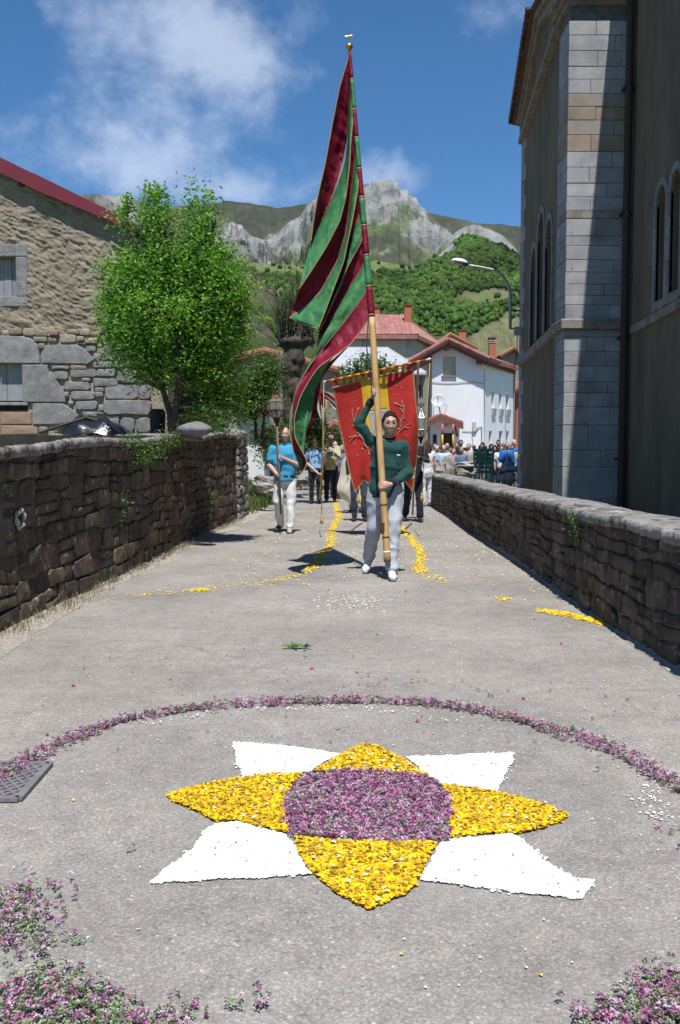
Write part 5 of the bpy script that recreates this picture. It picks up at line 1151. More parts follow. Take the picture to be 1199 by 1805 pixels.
def pennon():
    ysb = [92, 141, 195, 245, 300, 350, 400, 452, 506, 556]
    # bare wooden shaft, slightly knotted
    pts, rad = [], []
    for i in range(26):
        y = 990-(990-560)*i/25; pts.append(pole_at(y)); rad.append((.036-.002*i/25)*(1+.02*math.sin(i*2.3)))
    g = G(); g.tube(pts, rad, 18); g.build('pole', M_wood, pen, smooth=True)
    g = G()
    for y, k in ((892, .0375), (948, .038)): a = pole_at(y+1.4); b = pole_at(y-1.4); g.tube([a, b], [k, k], 16)
    g.build('pole_ring', mat('ring_brown', (.09,.035,.02), rough=.5), pen, smooth=True)
    g = G(); g.tube([pole_at(975), pole_at(972)], [.0385]*2, 16); g.build('white_tape', mat('tape', (.75,.75,.75), rough=.6), pen, smooth=True)
    g = G(); g.tube([pole_at(991), pole_at(976)], [.038]*2, 16); g.build('cord_wrapping', mat('cord_wrap', (.22,.13,.06), (.32,.21,.1), scale=30, bump=.6, rough=.9), pen, smooth=True)
    g = G(); a = pole_at(930)+Vector((-.038, -.02, 0)); cbox(g, (a.x-.012, a.y-.03, a.z-.055), (a.x+.03, a.y+.02, a.z+.055), .008); g.build('foot_bracket', mat('ring_brown', (0,0,0)), pen)
    # cloth sleeve in alternating colours
    for i in range(9):
        y0, y1 = ysb[i+1], ysb[i]; n = 6; r0_, r1_ = [.017+.021*((y-92)/464) for y in (y0, y1)]
        g = G(); g.tube([pole_at(y0+(y1-y0)*k/n) for k in range(n+1)], [(r0_+(r1_-r0_)*k/n)*(1+.02*math.sin(k*2+i)) for k in range(n+1)], 14); g.build('sleeve', V_mar if i % 2 == 0 else V_grn, pen, smooth=True)
        g = G(); g.tube([pole_at(y0+1.2), pole_at(y0-1.2)], [r0_*1.08]*2, 14); g.build('sleeve_braid', V_gold, pen, smooth=True)
    # finial: ball and cross
    t = pole_at(84); g = G(); g.lathe([(.012, -.04), (.02, -.02), (.036, .0), (.038, .015), (.03, .035), (.012, .045), (.006, .06)], t, 16); g.build('finial_ball', M_brass, pen, smooth=True)
    g = G(); g.tube([t+Vector((0, 0, .05)), t+Vector((-.012, 0, .16))], .0055, 8); g.tube([t+Vector((-.045, 0, .115)), t+Vector((.03, 0, .125))], .0055, 8); g.build('finial_cross', M_brass, pen)
    # cord running down beside the pole
    g = G(); g.tube([pole_at(556)+Vector((-.03, -.04, 0)), pole_at(610)+Vector((-.075, -.03, 0)), pole_at(660)+Vector((-.06, -.04, 0)), pole_at(690)+Vector((-.05, -.05, 0))], .006, 6); g.build('cord', mat('dark_cord', (.04,.03,.035), rough=.8), pen)
    # the cloth: ten seam lines from the pole to the fly, in an enlargement of the photograph
    S = [[(300,120),(262,250),(232,400),(205,550),(175,680),(158,780),(150,850)],
         [(307,215),(297,330),(292,430),(277,530),(251,620),(226,690),(185,780),(150,852)],
         [(318,340),(306,450),(300,560),(285,680),(262,770),(210,870),(150,965),(103,1035)],
         [(328,452),(318,560),(302,700),(290,800),(255,920),(190,1040),(125,1105),(68,1143)],
         [(340,568),(330,660),(312,760),(296,835),(278,925),(250,1000),(222,1075),(200,1135),(178,1188)],
         [(350,680),(340,745),(319,800),(301,855),(284,932),(256,1006),(228,1080),(204,1140),(180,1191)],
         [(357,795),(345,852),(312,910),(284,965),(264,1020),(241,1070),(216,1125),(198,1165),(183,1194)],
         [(366,905),(342,962),(303,1022),(266,1085),(236,1140),(200,1200),(175,1240)],
         [(376,1022),(330,1092),(280,1160),(230,1222),(180,1282),(145,1330),(115,1380),(92,1428),(72,1510),(66,1590),(80,1652),(98,1694),(112,1744)],
         [(385,1135),(345,1195),(300,1252),(240,1294),(180,1335),(145,1385),(108,1452),(86,1530),(86,1605),(112,1655),(136,1700),(130,1728),(112,1746)]]
    def curve(pts, n):
        p = np.array(pts, float); d = np.concatenate([[0], np.cumsum(np.hypot(*np.diff(p, axis=0).T))]); t = np.linspace(0, d[-1], n)
        x = np.interp(t, d, p[:, 0]); y = np.interp(t, d, p[:, 1])
        for _ in range(4): x[1:-1] = (x[:-2]+2*x[1:-1]+x[2:])/4; y[1:-1] = (y[:-2]+2*y[1:-1]+y[2:])/4
        return np.stack([480+x/2.2, 40+y/2.2], 1)
    n = 110; lines = [curve(s, n) for s in S]
    # distance of each seam from the plane of the pole (metres, + away), growing towards the fly
    dep = [.10, .32, -.02, .16, -.10, .12, .0, .14, .02, -.16]
    def P3(px, dz, u):
        ymap = px[1]; D = (pole_at(min(max(ymap, 86), 990))).y+dz*min(1, u*2.6)
        return np.array(P(px[0], px[1], D))
    L3 = [np.array([P3(l[k], dep[i], k/(n-1)) for k in range(n)]) for i, l in enumerate(lines)]
    # anchor the first points on the pole sleeve
    for i in range(10): L3[i][0] = np.array(pole_at(ysb[i]))+np.array((-.012, 0, 0))
    c1b = curve([(307,215),(298,330),(295,430),(285,530),(257,620),(229,690),(188,778),(150,853)], n); L1b = np.array([P3(c1b[k], .28, k/(n-1)) for k in range(n)]); L1b[0] = L3[1][0]
    M_ = 15
    def strip(A, B, mt, name, bow, seed):
        V = []
        for k in range(n):
            u = k/(n-1)
            for j in range(M_):
                t = j/(M_-1); p = A[k]*(1-t)+B[k]*t
                e = min(1, u*4)*bow*math.sin(math.pi*t)
                wv = np.array([[p[0]*3+p[2]*1.2, seed, p[2]*1.6-p[0]*1.5]])
                fold = (.034*vn(wv*2.4, seed)[0]+.020*vn(wv*6.5, seed+1)[0]+.008*vn(wv*15, seed+2)[0])*min(1, u*3)*math.sin(math.pi*t)**.5
                V.append((p[0], p[1]+e+fold, p[2]+fold*.2))
        o = npmesh(name, np.array(V), grid_faces(n, M_), mt, pen, smooth=True)
        m = o.modifiers.new('t', 'SOLIDIFY'); m.thickness = .004; m.offset = 0
        return o
    for i in range(9):
        A, B = (L1b if i == 1 else L3[i]), L3[i+1]
        strip(A, B, V_mar if i % 2 == 0 else V_grn, 'cloth_band', (.05, -.06, .07, -.03, .02, -.04, .05, -.05, .07)[i], 40+i)
        g = G(); g.tube([tuple(q) for q in B[1:]], .0055, 6); g.build('braid', V_gold, pen, smooth=True)
    g = G(); g.tube([tuple(q) for q in L3[0][1:]], .006, 6); g.build('braid', V_gold, pen, smooth=True)
    g = G(); e_ = [L3[2][-1], L3[3][-1]]; g.tube([tuple(q) for q in (L3[3][-1], (L3[3][-1]*.55+L3[4][-1]*.45)-np.array((0,0,.012)), L3[4][-1])], .008, 6); g.build('braid', V_gold, pen, smooth=True)
    # turned-back lower tail seen from its reverse side
    rev = [[(240,1294),(180,1335),(145,1385),(108,1452),(86,1530),(86,1600),(104,1645)],
           [(215,1322),(188,1380),(168,1420),(160,1480),(148,1540),(128,1600),(106,1646)],
           [(300,1252),(215,1340),(190,1375),(182,1440),(170,1510),(146,1585),(108,1650)]]
    R3 = []
    for q, dz in zip(rev, (-.14, .05, .12)):
        c_ = curve(q, n); R3.append(np.array([np.array(P(c_[k][0], c_[k][1], pole_at(c_[k][1]).y+dz)) for k in range(n)]))
    strip(R3[0], R3[1], V_grn, 'cloth_band', .04, 61); strip(R3[1], R3[2], V_mar, 'cloth_band', .02, 62)
pennon()
# ================================================================== RED BANNER ON A CROSS BAR
B_red = mat('banner_red', (.40,.018,.014), (.50,.03,.02), scale=5, rough=.6, bump=.25, bscale=20, sheen=.3, transl=.15); B_yel = mat('banner_yellow', (.55,.33,.012), (.66,.42,.02), scale=5, rough=.6, bump=.2, bscale=20, sheen=.3, transl=.15)
B_sil = mat('silver_embroidery', (.30,.25,.17), (.40,.34,.24), scale=40, rough=.6); B_pic = mat('painted_centre', (.22,.22,.24), (.33,.31,.30), (.20,.15,.17), scale=5, rough=.8, spots=[((.42,.42,.44), 9, .55, .1)])
def banner():
    D = 14.0; r = thing('banner', P(655, 760, D), 'large red and yellow church banner with silver branches hanging from a striped cross bar', 'banner')
    ba, bb = P(571, 673, D), P(760, 632.5, D-.1)
    segs = 24
    for i in range(23):
        g = G(); g.tube([ba.lerp(bb, (.02+.96*i/segs)), ba.lerp(bb, .02+.96*(i+1)/segs)], .017, 10); g.build('bar_stripe', B_yel if i % 2 else B_red, r, smooth=True)
    for a, b in ((0, .02), (.955, 1.0)): g = G(); g.tube([ba.lerp(bb, a-.01), ba.lerp(bb, (a+b)/2), ba.lerp(bb, b)], [.006, .020, .018], 10); g.build('bar_end', mat('bar_white', (.6,.6,.58), rough=.5), r, smooth=True)
    # outline: top edge, sides, forked foot
    top = [(586, 684), (635, 671.5), (683, 659.5), (727, 652.5)]; 
    def topy(x): return np.interp(x, [q[0] for q in top], [q[1] for q in top])
    lft = [(586,684),(593,716),(598,748),(605,780),(611,806),(618,836),(626,863)]; rgt = [(727,652.5),(731,690),(735,730),(737,757),(736,790),(733,823),(728,862)]
    n, m = 70, 90; ly = np.array(lft, float); ry = np.array(rgt, float)
    def bound(arr, t): k = np.linspace(0, 1, len(arr)); return np.array((np.interp(t, k, arr[:, 0]), np.interp(t, k, arr[:, 1])))
    tails = lambda u: 22*abs(((u*3.0) % 1)-.5)*2-4       # three pointed tails at the foot
    def pt(u, t):
        L_, R2 = bound(ly, t), bound(ry, t); q = L_*(1-u)+R2*u
        q = q+np.array((0, (topy(q[0])-(L_[1]*(1-u)+R2[1]*u))*max(0, 1-t*6) if t < .16 else 0))
        q = q+np.array((0, (tails(u)-14)*max(0, (t-.86)/.14)))
        dep = D+.07*math.sin(u*11+t*2.5)*(.25+t)+.035*math.sin(u*23+t*5)*t+.05*math.sin(t*5+u*3)+.10*t
        return P(q[0], q[1], dep)
    V = np.array([[tuple(pt(u, t)) for u in np.linspace(0, 1, m)] for t in np.linspace(0, 1, n)]).reshape(-1, 3)
    f = grid_faces(n, m); ci = np.arange(len(f)); u = (ci % (m-1))/(m-1); t = (ci//(m-1))/(n-1)
    mid = (u > .335) & (u < .655) & (t < .56); hole = (u > .39) & (u < .625) & (t > .26) & (t < .50)
    for nm, k, mt in (('red_field', ~mid, B_red), ('yellow_field', mid & ~hole, B_yel), ('painted_panel', hole, B_pic)):
        o = npmesh(nm, V, f[k], mt, r, smooth=True); s = o.modifiers.new('t', 'SOLIDIFY'); s.thickness = .006; s.offset = 0
    # strip of braid round the edge
    for pts in ([pt(0, t) for t in np.linspace(0, 1, 30)], [pt(1, t) for t in np.linspace(0, 1, 30)], [pt(u, 1) for u in np.linspace(0, 1, 61)], [pt(u, 0) for u in np.linspace(0, 1, 30)]):
        g = G(); g.tube(pts, .012, 6); g.build('gold_fringe', V_gold, r)
    # hanging tabs between the bar and the cloth
    k = 13
    for i in range(k):
        u0 = i/k+.012; u1 = u0+.045
        a0, a1 = pt(u0, 0), pt(u1, 0); f0 = (a0.x-ba.x)/(bb.x-ba.x); f1 = (a1.x-ba.x)/(bb.x-ba.x); b0, b1 = ba.lerp(bb, f0), ba.lerp(bb, f1)
        g = G(); th = Vector((0, .008, 0)); g.hexa([a0, a1, a1+th, a0+th, b0, b1, b1+th, b0+th]); g.build('tab', B_red if i in (0, 6, 12) else mat('tab_ochre', (.42,.22,.03), (.5,.28,.05), scale=8, rough=.7), r)
    # embroidery, raised cord branches and flowers
    def emb(paths, name='embroidery'):
        g = G()
        for pth in paths:
            q = [P(x, y, D-.02-.10*0) for x, y in pth]; uu = []
            for (x, y) in pth:
                t = np.clip((y-668)/180, 0, 1); L_, R2 = bound(ly, t), bound(ry, t); u = np.clip((x-L_[0])/(R2[0]-L_[0]), 0, 1)
                dep = D+.07*math.sin(u*11+t*2.5)*(.25+t)+.035*math.sin(u*23+t*5)*t+.05*math.sin(t*5+u*3)+.10*t-.014; uu.append(P(x, y, dep))
            g.tube(uu, .005, 6)
        g.build(name, B_sil, r)
    cr = lambda L_: [(560+a/6, 640+b/6) for a, b in L_]
    emb([cr([(370,475),(365,530),(385,620),(410,690),(440,750),(490,810),(535,880)]), cr([(385,620),(410,540),(435,480)]), cr([(400,670),(370,655)]), cr([(450,770),(400,765),(330,785)]), cr([(400,765),(345,820)]), cr([(440,750),(415,730)]), cr([(490,810),(485,850),(530,900)]), cr([(500,840),(545,960)])])
    emb([cr([(850,760),(880,660),(905,560),(915,480),(885,390)]), cr([(905,460),(860,440),(820,425)]), cr([(900,520),(870,470)]), cr([(895,600),(925,575)]), cr([(860,730),(920,670),(985,640)]), cr([(910,680),(960,685)]), cr([(865,700),(840,690)]), cr([(885,630),(870,580)]), cr([(905,500),(920,440)])])
    for (a, b, s_) in ((430,480,16),(370,310,9),(300,380,10),(405,395,8),(390,855,10),(475,905,13),(425,975,10),(825,425,17),(825,240,9),(885,262,9),(815,335,9),(940,765,10),(545,960,14),(640,850,9)):
        x, y = 560+a/6, 640+b/6; g = G(); t = np.clip((y-668)/180, 0, 1); L_, R2 = bound(ly, t), bound(ry, t); u = np.clip((x-L_[0])/(R2[0]-L_[0]), 0, 1)
        dep = D+.07*math.sin(u*11+t*2.5)*(.25+t)+.035*math.sin(u*23+t*5)*t+.05*math.sin(t*5+u*3)+.10*t-.012
        c = P(x, y, dep); ro = s_/6*D/F_; V2 = [c+Vector((0, -.006, 0))]+[c+Vector((math.cos(q*math.pi/5)*ro*(1 if q % 2 else .45), 0, math.sin(q*math.pi/5)*ro*(1 if q % 2 else .45))) for q in range(10)]
        g.add(V2, [(0, 1+q, 1+(q+1) % 10) for q in range(10)]); g.build('embroidered_flower', B_sil, r)
    # two poles carrying the bar, and tassels on cords
    for (x0_, y0_, D0, x1_, y1_) in ((641, 893, 17.1, 634, 660), (727.5, 907, 17.0, 737.5, 640)):
        a = P(x0_, y0_, D0-.2); g = G(); g.tube([a, P(x1_, y1_, D+.06)], .017, 8); g.build('pole', M_woodd, r, smooth=True)
    for (xa, ya, xb, yb, DD) in ((571, 674, 567, 908, 13.9), (626, 864, 631, 872, 14.0), (758, 640, 744, 868, 13.9), (733, 824, 729, 832, 13.9)):
        a, b = P(xa, ya, DD), P(xb, yb, DD); g = G(); g.tube([a, a.lerp(b, .5)+Vector((0, 0, -.0)), b], .006, 6); g.lathe([(.008, 0), (.022, -.02), (.014, -.045), (.026, -.06), (.030, -.13), (.018, -.135)], b, 10); g.build('tassel', mat('tassel_gold', (.36,.24,.08), (.45,.31,.12), scale=40, rough=.7), r, smooth=True)
banner()
# ================================================================== PROCESSIONAL LANTERNS
L_cop = mat('lantern_copper', (.15,.07,.045), (.21,.10,.07), scale=10, rough=.5, metal=.3); L_glass = bpy.data.materials.new('lantern_glass'); L_glass.use_nodes = True
_b = L_glass.node_tree.nodes['Principled BSDF']; _b.inputs['Base Color'].default_value = (.30,.36,.33,1); _b.inputs['Roughness'].default_value = .08; _b.inputs['Alpha'].default_value = .28
L_iron = mat('lantern_iron', (.05,.025,.022), rough=.6)
def lantern(top, axis_pts, label, w_=.17, h_=.31, light=False):
    r = thing('processional_lantern', axis_pts[0], label, 'lantern'); a, b = Vector(axis_pts[0]), Vector(axis_pts[1]); ax = (b-a).normalized()
    g = G(); g.tube([a, b], [.017, .016], 10); g.build('pole', M_woodd, r, smooth=True)
    zM = ax.to_track_quat('Z', 'Y').to_matrix(); at = lambda x, y, z: b+zM @ Vector((x, y, z)); mt = L_cop if not light else mat('lantern_silver', (.20,.18,.17), rough=.4, metal=.5)
    g = G(); g.lathe([(.018, -.12), (.03, -.06), (.05, -.02), (.052, 0), (.06, .02)], b, 12, M=zM); g.build('socket', L_iron, r, smooth=True)
    n = 8; R1 = w_*.95; Rb = w_*.42; zb0, z0, z1, z2, z3 = .02, .13, .13+h_*.72, .13+h_, .13+h_*1.28
    ring = lambda R, z: [at(R*math.cos(2*math.pi*(i+.5)/n), R*math.sin(2*math.pi*(i+.5)/n), z) for i in range(n)]
    rs = [ring(Rb, zb0), ring(R1*.92, z0-.0), ring(R1, z0+.02), ring(R1, z1), ring(R1*.55, z2), ring(R1*.14, z3)]
    g = G()
    for i in range(n):
        for k in range(5): g.tube([rs[k][i], rs[k+1][i]], .0075, 6)
        for k in (0, 2, 3, 4): g.tube([rs[k][i], rs[k][(i+1) % n]], .0085, 6)
    g.build('lantern_frame', mt, r)
    for i in range(n):
        for k in (0, 2, 3):
            q = G(); c = sum((rs[k][i], rs[k][(i+1) % n], rs[k+1][(i+1) % n], rs[k+1][i]), Vector())/4; A = [c+(v-c)*.96 for v in (rs[k][i], rs[k][(i+1) % n], rs[k+1][(i+1) % n], rs[k+1][i])]; nn = (A[1]-A[0]).cross(A[3]-A[0]).normalized()*.003
            q.hexa([v-nn for v in A]+[v+nn for v in A]); q.build('glass_pane', L_glass, r)
    g = G(); g.lathe([(R1*.3, z3-.06), (R1*.36, z3-.03), (R1*.2, z3), (.012, z3+.02), (.012, z3+.05)], b, 12, M=zM); g.build('lantern_cap', mat('cap_red', (.16,.03,.03), rough=.5) if not light else mt, r, smooth=True)
    g = G()
    for i in range(8):
        an = 2*math.pi*i/8; g.tube([at(0, 0, z3+.03), at(.05*math.cos(an), .05*math.sin(an), z3+.06), at(.065*math.cos(an), .065*math.sin(an), z3+.10), at(.04*math.cos(an), .04*math.sin(an), z3+.09)], .005, 5)
    g.tube([at(0, 0, z3+.03), at(0, 0, z3+.13)], .006, 6); g.build('crown_finial', L_iron, r)
    g = G(); g.tube([at(0, 0, .03), at(0, 0, .03+h_*.5)], .018, 8); g.build('candle', mat('candle', (.3,.27,.22), rough=.6), r)
    return r
lantern(None, (P(495.5, 906, 14.42), P(488.0, 739, 14.55)), 'copper framed glass lantern on a pole carried by the turquoise shirted man', w_=.155, h_=.20)
lantern(None, (P(741, 905, 17.6), P(742, 771, 17.6)), 'silver lantern with crown finial raised behind the right edge of the red banner', w_=.15, h_=.34, light=True)
# small red and white pennant
def small_pennant():
    r = thing('small_pennant', q0, 'small drooping white and red pennant with gold fringe held by the light blue shirted man', 'pennant')
    g = G(); g.tube([q0, q1, P(575, 700, 23.6)], .017, 8); g.build('pole', mat('pole_wood', (0,0,0)), r, smooth=True)
    D = 23.5
    def sheet(name, A, B, mt, seed, n=24, m=12):
        V = []
        for k in range(n):
            a = np.array([np.interp(k/(n-1), np.linspace(0, 1, len(A)), [q[i] for q in A]) for i in (0, 1)]); b = np.array([np.interp(k/(n-1), np.linspace(0, 1, len(B)), [q[i] for q in B]) for i in (0, 1)])
            for j in range(m):
                t = j/(m-1); q = a*(1-t)+b*t; V.append(tuple(P(q[0], q[1], D+.10*math.sin(t*7+k*.25+seed))))
        o = npmesh(name, np.array(V), grid_faces(n, m), mt, r, smooth=True); s = o.modifiers.new('t', 'SOLIDIFY'); s.thickness = .008
    Wc = mat('pennant_white', (.62,.60,.52), (.70,.68,.60), scale=8, rough=.8, transl=.2); Rc = mat('pennant_red', (.42,.03,.05), (.50,.05,.07), scale=8, rough=.7, transl=.2)
    sheet('white_cloth', [(560,686),(556,705),(560,725),(566,742)], [(562,688),(566,710),(569,722),(571,744)], Wc, 0)
    sheet('red_cloth', [(561,688),(565,706),(570,722)], [(561,688),(574,698),(575,706)], Rc, 2)
    sheet('white_cloth', [(571,722),(572,735),(569,744)], [(575,704),(577,712),(574,725)], Wc, 4)
    sheet('white_cloth', [(560,686),(575,697),(592,712),(600,722)], [(560,689),(575,702),(590,722),(598,728)], Wc, 1)
    sheet('red_cloth', [(562,686),(578,694),(592,705),(600,712)], [(562,687),(578,699),(592,712),(600,720)], Rc, 3)
    g = G()
    for x in np.linspace(574, 580, 5): g.tube([P(x, 704, D-.05), P(x+.5, 722+2*math.sin(x), D-.05)], .02, 5)
    g.build('gold_fringe', V_gold, r)
small_pennant()
# two-coloured staffs held up in the crowd
for (x, lab) in ((780, 'left one of two pink and yellow striped staffs raised before the dark doorway'), (799, 'right one of two pink and yellow striped staffs raised before the dark doorway')):
    D = 33.0; r = thing('striped_staff', P(x, 800, D), lab, 'staff', 'pink and yellow staffs raised in the crowd')
    for i, (ya, yb) in enumerate(((860, 792), (792, 766), (766, 748))): g = G(); g.tube([P(x, ya, D), P(x, yb, D)], .035, 8); g.build('staff_section', (M_woodd, mat('staff_yellow', (.62,.40,.03), rough=.5), mat('staff_pink', (.55,.12,.18), rough=.5))[i], r, smooth=True)
# ================================================================== FLOWER CARPET
rs = np.random.RandomState(17)
def poly_px(pts): return np.array([tuple(GP(x, y))[:2] for x, y in pts])
def inpoly(P_, poly):
    x, y = P_[:, 0], P_[:, 1]; ins = np.zeros(len(P_), bool); j = len(poly)-1
    for i in range(len(poly)):
        xi, yi = poly[i]; xj, yj = poly[j]
        c = ((yi > y) != (yj > y)) & (x < (xj-xi)*(y-yi)/(yj-yi+1e-12)+xi); ins ^= c; j = i
    return ins
def edge_noise(P_, amp, seed=0):
    q = np.stack([P_[:, 0]*22, P_[:, 1]*22, np.zeros(len(P_))], 1)
    return P_+amp*np.stack([fbm(q, 3, seed), fbm(q, 3, seed+5)], 1)
def fill(poly, n, edge=.008, seed=0):
    lo, hi = poly.min(0)-.03, poly.max(0)+.03; A = (hi-lo).prod(); out = np.zeros((0, 2))
    while len(out) < n:
        p = lo+rs.rand(60000, 2)*(hi-lo); out = np.concatenate([out, p[inpoly(edge_noise(p, edge, seed), poly)]])
    return out[:n]
def petals(P_, size, h, curl, col, jitter=.12, zt=None):
    """small bent four-cornered petals lying on the ground: two folded quads -> 4 tris each"""
    n = len(P_); an = rs.rand(n)*6.283; L_ = size*(.6+.8*rs.rand(n)); W = L_*(.45+.35*rs.rand(n)); tilt = (rs.rand(n)-.5)*.7; z0 = .0045+h*rs.rand(n)
    if zt is not None: z0 = z0+zt
    ca, sa = np.cos(an), np.sin(an); V = np.zeros((n, 6, 3)); 
    for k, (u, v, w_) in enumerate(((-.5, -.5, 0), (0, -.6, curl), (.5, -.4, 0), (.5, .4, 0), (0, .6, curl), (-.5, .5, 0))):
        lx, ly = u*L_, v*W; lz = w_*L_*(.5+rs.rand(n))+lx*tilt*.6+ly*(rs.rand(n)-.5)*.5
        V[:, k, 0] = P_[:, 0]+lx*ca-ly*sa; V[:, k, 1] = P_[:, 1]+lx*sa+ly*ca; V[:, k, 2] = np.maximum(z0+lz, .004)
    b = np.arange(n)[:, None]*6; F = np.concatenate([b+np.array([[0, 1, 4, 5]]), b+np.array([[1, 2, 3, 4]])])
    cc = np.array(col)[None]*(1+jitter*(rs.rand(n, 1)*2-1)); return V.reshape(-1, 3), F, np.repeat(np.clip(cc, 0, 1), 6, 0)
M_pet = mat('petal', (1,1,1), attr=True, scale=60, rough=.75, spec=.2, transl=.18)
def join(L_):
    V, F, Cc = [], [], []; o_ = 0
    for v, f, c in L_: V.append(v); F.append(f+o_); Cc.append(c); o_ += len(v)
    return np.concatenate(V), np.concatenate(F), np.concatenate(Cc)
def stuff(name, data, label, cat, mt=None, smooth=False):
    o = npmesh(name, data[0], data[1], mt or M_pet, cols=data[2], smooth=smooth); tag(o, label, cat, kind='stuff'); return o
YEL = (.86,.60,.018); YEL2 = (.72,.42,.012); WHT = (.86,.86,.84); DRK = (.40,.26,.03)
# outlines as laid on the road
Ytop = poly_px([(551,1362),(580,1348),(612,1328),(640,1315),(665,1318),(700,1337),(735,1360),(757,1374),(700,1369),(620,1362)])
Yleft = poly_px([(294,1405),(340,1391),(400,1378),(470,1369),(532,1367),(512,1385),(500,1410),(499,1440),(505,1470),(470,1462),(420,1448),(380,1450),(352,1434),(320,1421)])
Yright = poly_px([(778,1386),(850,1396),(910,1408),(965,1425),(1001,1440),(985,1451),(950,1463),(900,1472),(850,1472),(797,1480),(793,1450),(796,1415)])
Ybot = poly_px([(519,1480),(600,1487),(690,1490),(770,1489),(758,1510),(742,1538),(735,1562),(700,1584),(655,1606),(625,1596),(595,1575),(570,1556),(545,1535),(530,1508)])
Wtl = poly_px([(413,1310),(470,1314),(540,1321),(598,1331),(570,1345),(548,1360),(500,1368),(430,1373),(418,1350)])
Wtr = poly_px([(718,1336),(800,1333),(906,1329),(900,1350),(886,1370),(874,1398),(820,1391),(775,1383),(750,1365)])
Wbl = poly_px([(385,1453),(420,1452),(470,1465),(505,1475),(520,1495),(540,1520),(545,1543),(500,1547),(440,1550),(380,1553),(262,1558),(300,1530),(340,1500),(362,1468)])
Wbr = poly_px([(775,1487),(810,1480),(860,1476),(905,1472),(920,1485),(950,1510),(980,1535),(1010,1552),(1048,1556),(1022,1586),(960,1580),(880,1570),(800,1560),(743,1552),(755,1530),(768,1508)])
Pc = poly_px([(520,1390),(545,1367),(590,1362),(660,1363),(730,1368),(770,1380),(785,1400),(796,1425),(797,1455),(790,1487),(740,1490),(690,1490),(620,1487),(560,1480),(510,1478),(500,1450),(499,1420),(508,1400)])
L_ = []
for k, pg in enumerate((Ytop, Yleft, Yright, Ybot)):
    A = .5*abs(np.dot(pg[:, 0], np.roll(pg[:, 1], 1))-np.dot(pg[:, 1], np.roll(pg[:, 0], 1))); n = int(A*36000)
    p = fill(pg, n, .005, k); L_.append(petals(p, .0128, .010, .16, YEL, .30))
    L_.append(petals(p[:n//3]+.001, .016, .010, .15, YEL2, .25)); L_.append(petals(fill(pg, int(A*6500), .009, k), .012, .016, .2, DRK, .4)); L_.append(petals(fill(pg, int(A*420), .009, k), .011, .022, .1, WHT, .1))
yel_star = join(L_); stuff('yellow_petals', yel_star, 'yellow broom petals forming the four yellow points of the flower star', 'petals')
L_ = []
for k, pg in enumerate((Wtl, Wtr, Wbl, Wbr)):
    A = .5*abs(np.dot(pg[:, 0], np.roll(pg[:, 1], 1))-np.dot(pg[:, 1], np.roll(pg[:, 0], 1))); n = int(A*62000)
    L_.append(petals(fill(pg, int(n*1.25), .006, 20+k), .0105, .003, .03, WHT, .05)); p = fill(pg, int(A*7000), .020, 30+k); L_.append(petals(p, .009, .003, .08, WHT, .1)); p = fill(pg, int(A*900), .06, 60+k); L_.append(petals(p, .008, .002, .08, WHT, .1)); L_.append(petals(fill(pg, int(A*300), .009, k), .008, .010, .1, (.55,.48,.36), .3))
stuff('white_petals', join(L_), 'white petals forming the four white corners of the flower star', 'petals')
# clover heads
def clover_proto(seed):
    r_ = np.random.RandomState(seed); V = []; F = []
    for k in range(11):      # narrow florets radiating up and out
        th = math.acos(1-1.25*r_.rand()); ph = k*2.4+r_.rand(); d = np.array((math.sin(th)*math.cos(ph), math.sin(th)*math.sin(ph), math.cos(th))); a = np.cross(d, (0.3, .2, .9)); a /= np.linalg.norm(a); b = np.cross(d, a)
        L0_ = .75+.35*r_.rand(); w_ = .26
        base = d*.25; tip = d*L0_; mid = d*L0_*.62; i = len(V); V += [base, mid+a*w_, tip, mid-a*w_, mid+b*w_*.8]; F += [(i, i+1, i+4), (i+1, i+2, i+4), (i+2, i+3, i+4), (i+3, i, i+4)]
    V = np.array(V); V[:, 2] = V[:, 2]*.8+.25; return V, np.array(F)
CL = [clover_proto(k) for k in range(5)]
def clovers(P_, size, zs, green=.25, pale=.35, seed=0):
    r_ = np.random.RandomState(seed+50); vs_, fs_, cs_ = [], [], []; off = 0
    for i, (x, y) in enumerate(P_):
        V, F = CL[r_.randint(5)]; s_ = size*(.7+.6*r_.rand()); an = r_.rand()*6.28; c_, s2 = math.cos(an), math.sin(an); tl = (r_.rand()-.5)*1.6; ct, st = math.cos(tl), math.sin(tl)
        v = V*s_; v = np.stack([v[:, 0], v[:, 1]*ct-v[:, 2]*st, v[:, 1]*st+v[:, 2]*ct], 1); v = np.stack([v[:, 0]*c_-v[:, 1]*s2, v[:, 0]*s2+v[:, 1]*c_, v[:, 2]], 1)
        v[:, 2] -= v[:, 2].min()*.8; v += np.array((x, y, .004+zs*r_.rand()))
        q = r_.rand()
        if q < green: col = np.array((.24,.31,.17))*(.6+.8*r_.rand())
        elif q < green+pale: col = np.array((.50,.36,.46))*(.8+.4*r_.rand())
        else: col = np.array((.32,.13,.26))*(.6+.9*r_.rand())*np.array((1+.3*r_.rand(), 1, 1))
        cc = np.tile(col, (len(v), 1)); tip = (np.arange(len(v)) % 5 == 2); cc[tip] = cc[tip]*1.5+.05; cc[(np.arange(len(v)) % 5 == 0)] *= .5
        vs_.append(v); fs_.append(F+off); cs_.append(np.clip(cc, 0, 1)); off += len(v)
    return np.concatenate(vs_), np.concatenate(fs_), np.concatenate(cs_)
A = .5*abs(np.dot(Pc[:, 0], np.roll(Pc[:, 1], 1))-np.dot(Pc[:, 1], np.roll(Pc[:, 0], 1)))
stuff('clover_flowers', clovers(fill(Pc, int(A*8200), .006, 44), .0125, .010, .10, .42, 1), 'dense mauve clover heads filling the centre of the flower star', 'clover flowers')
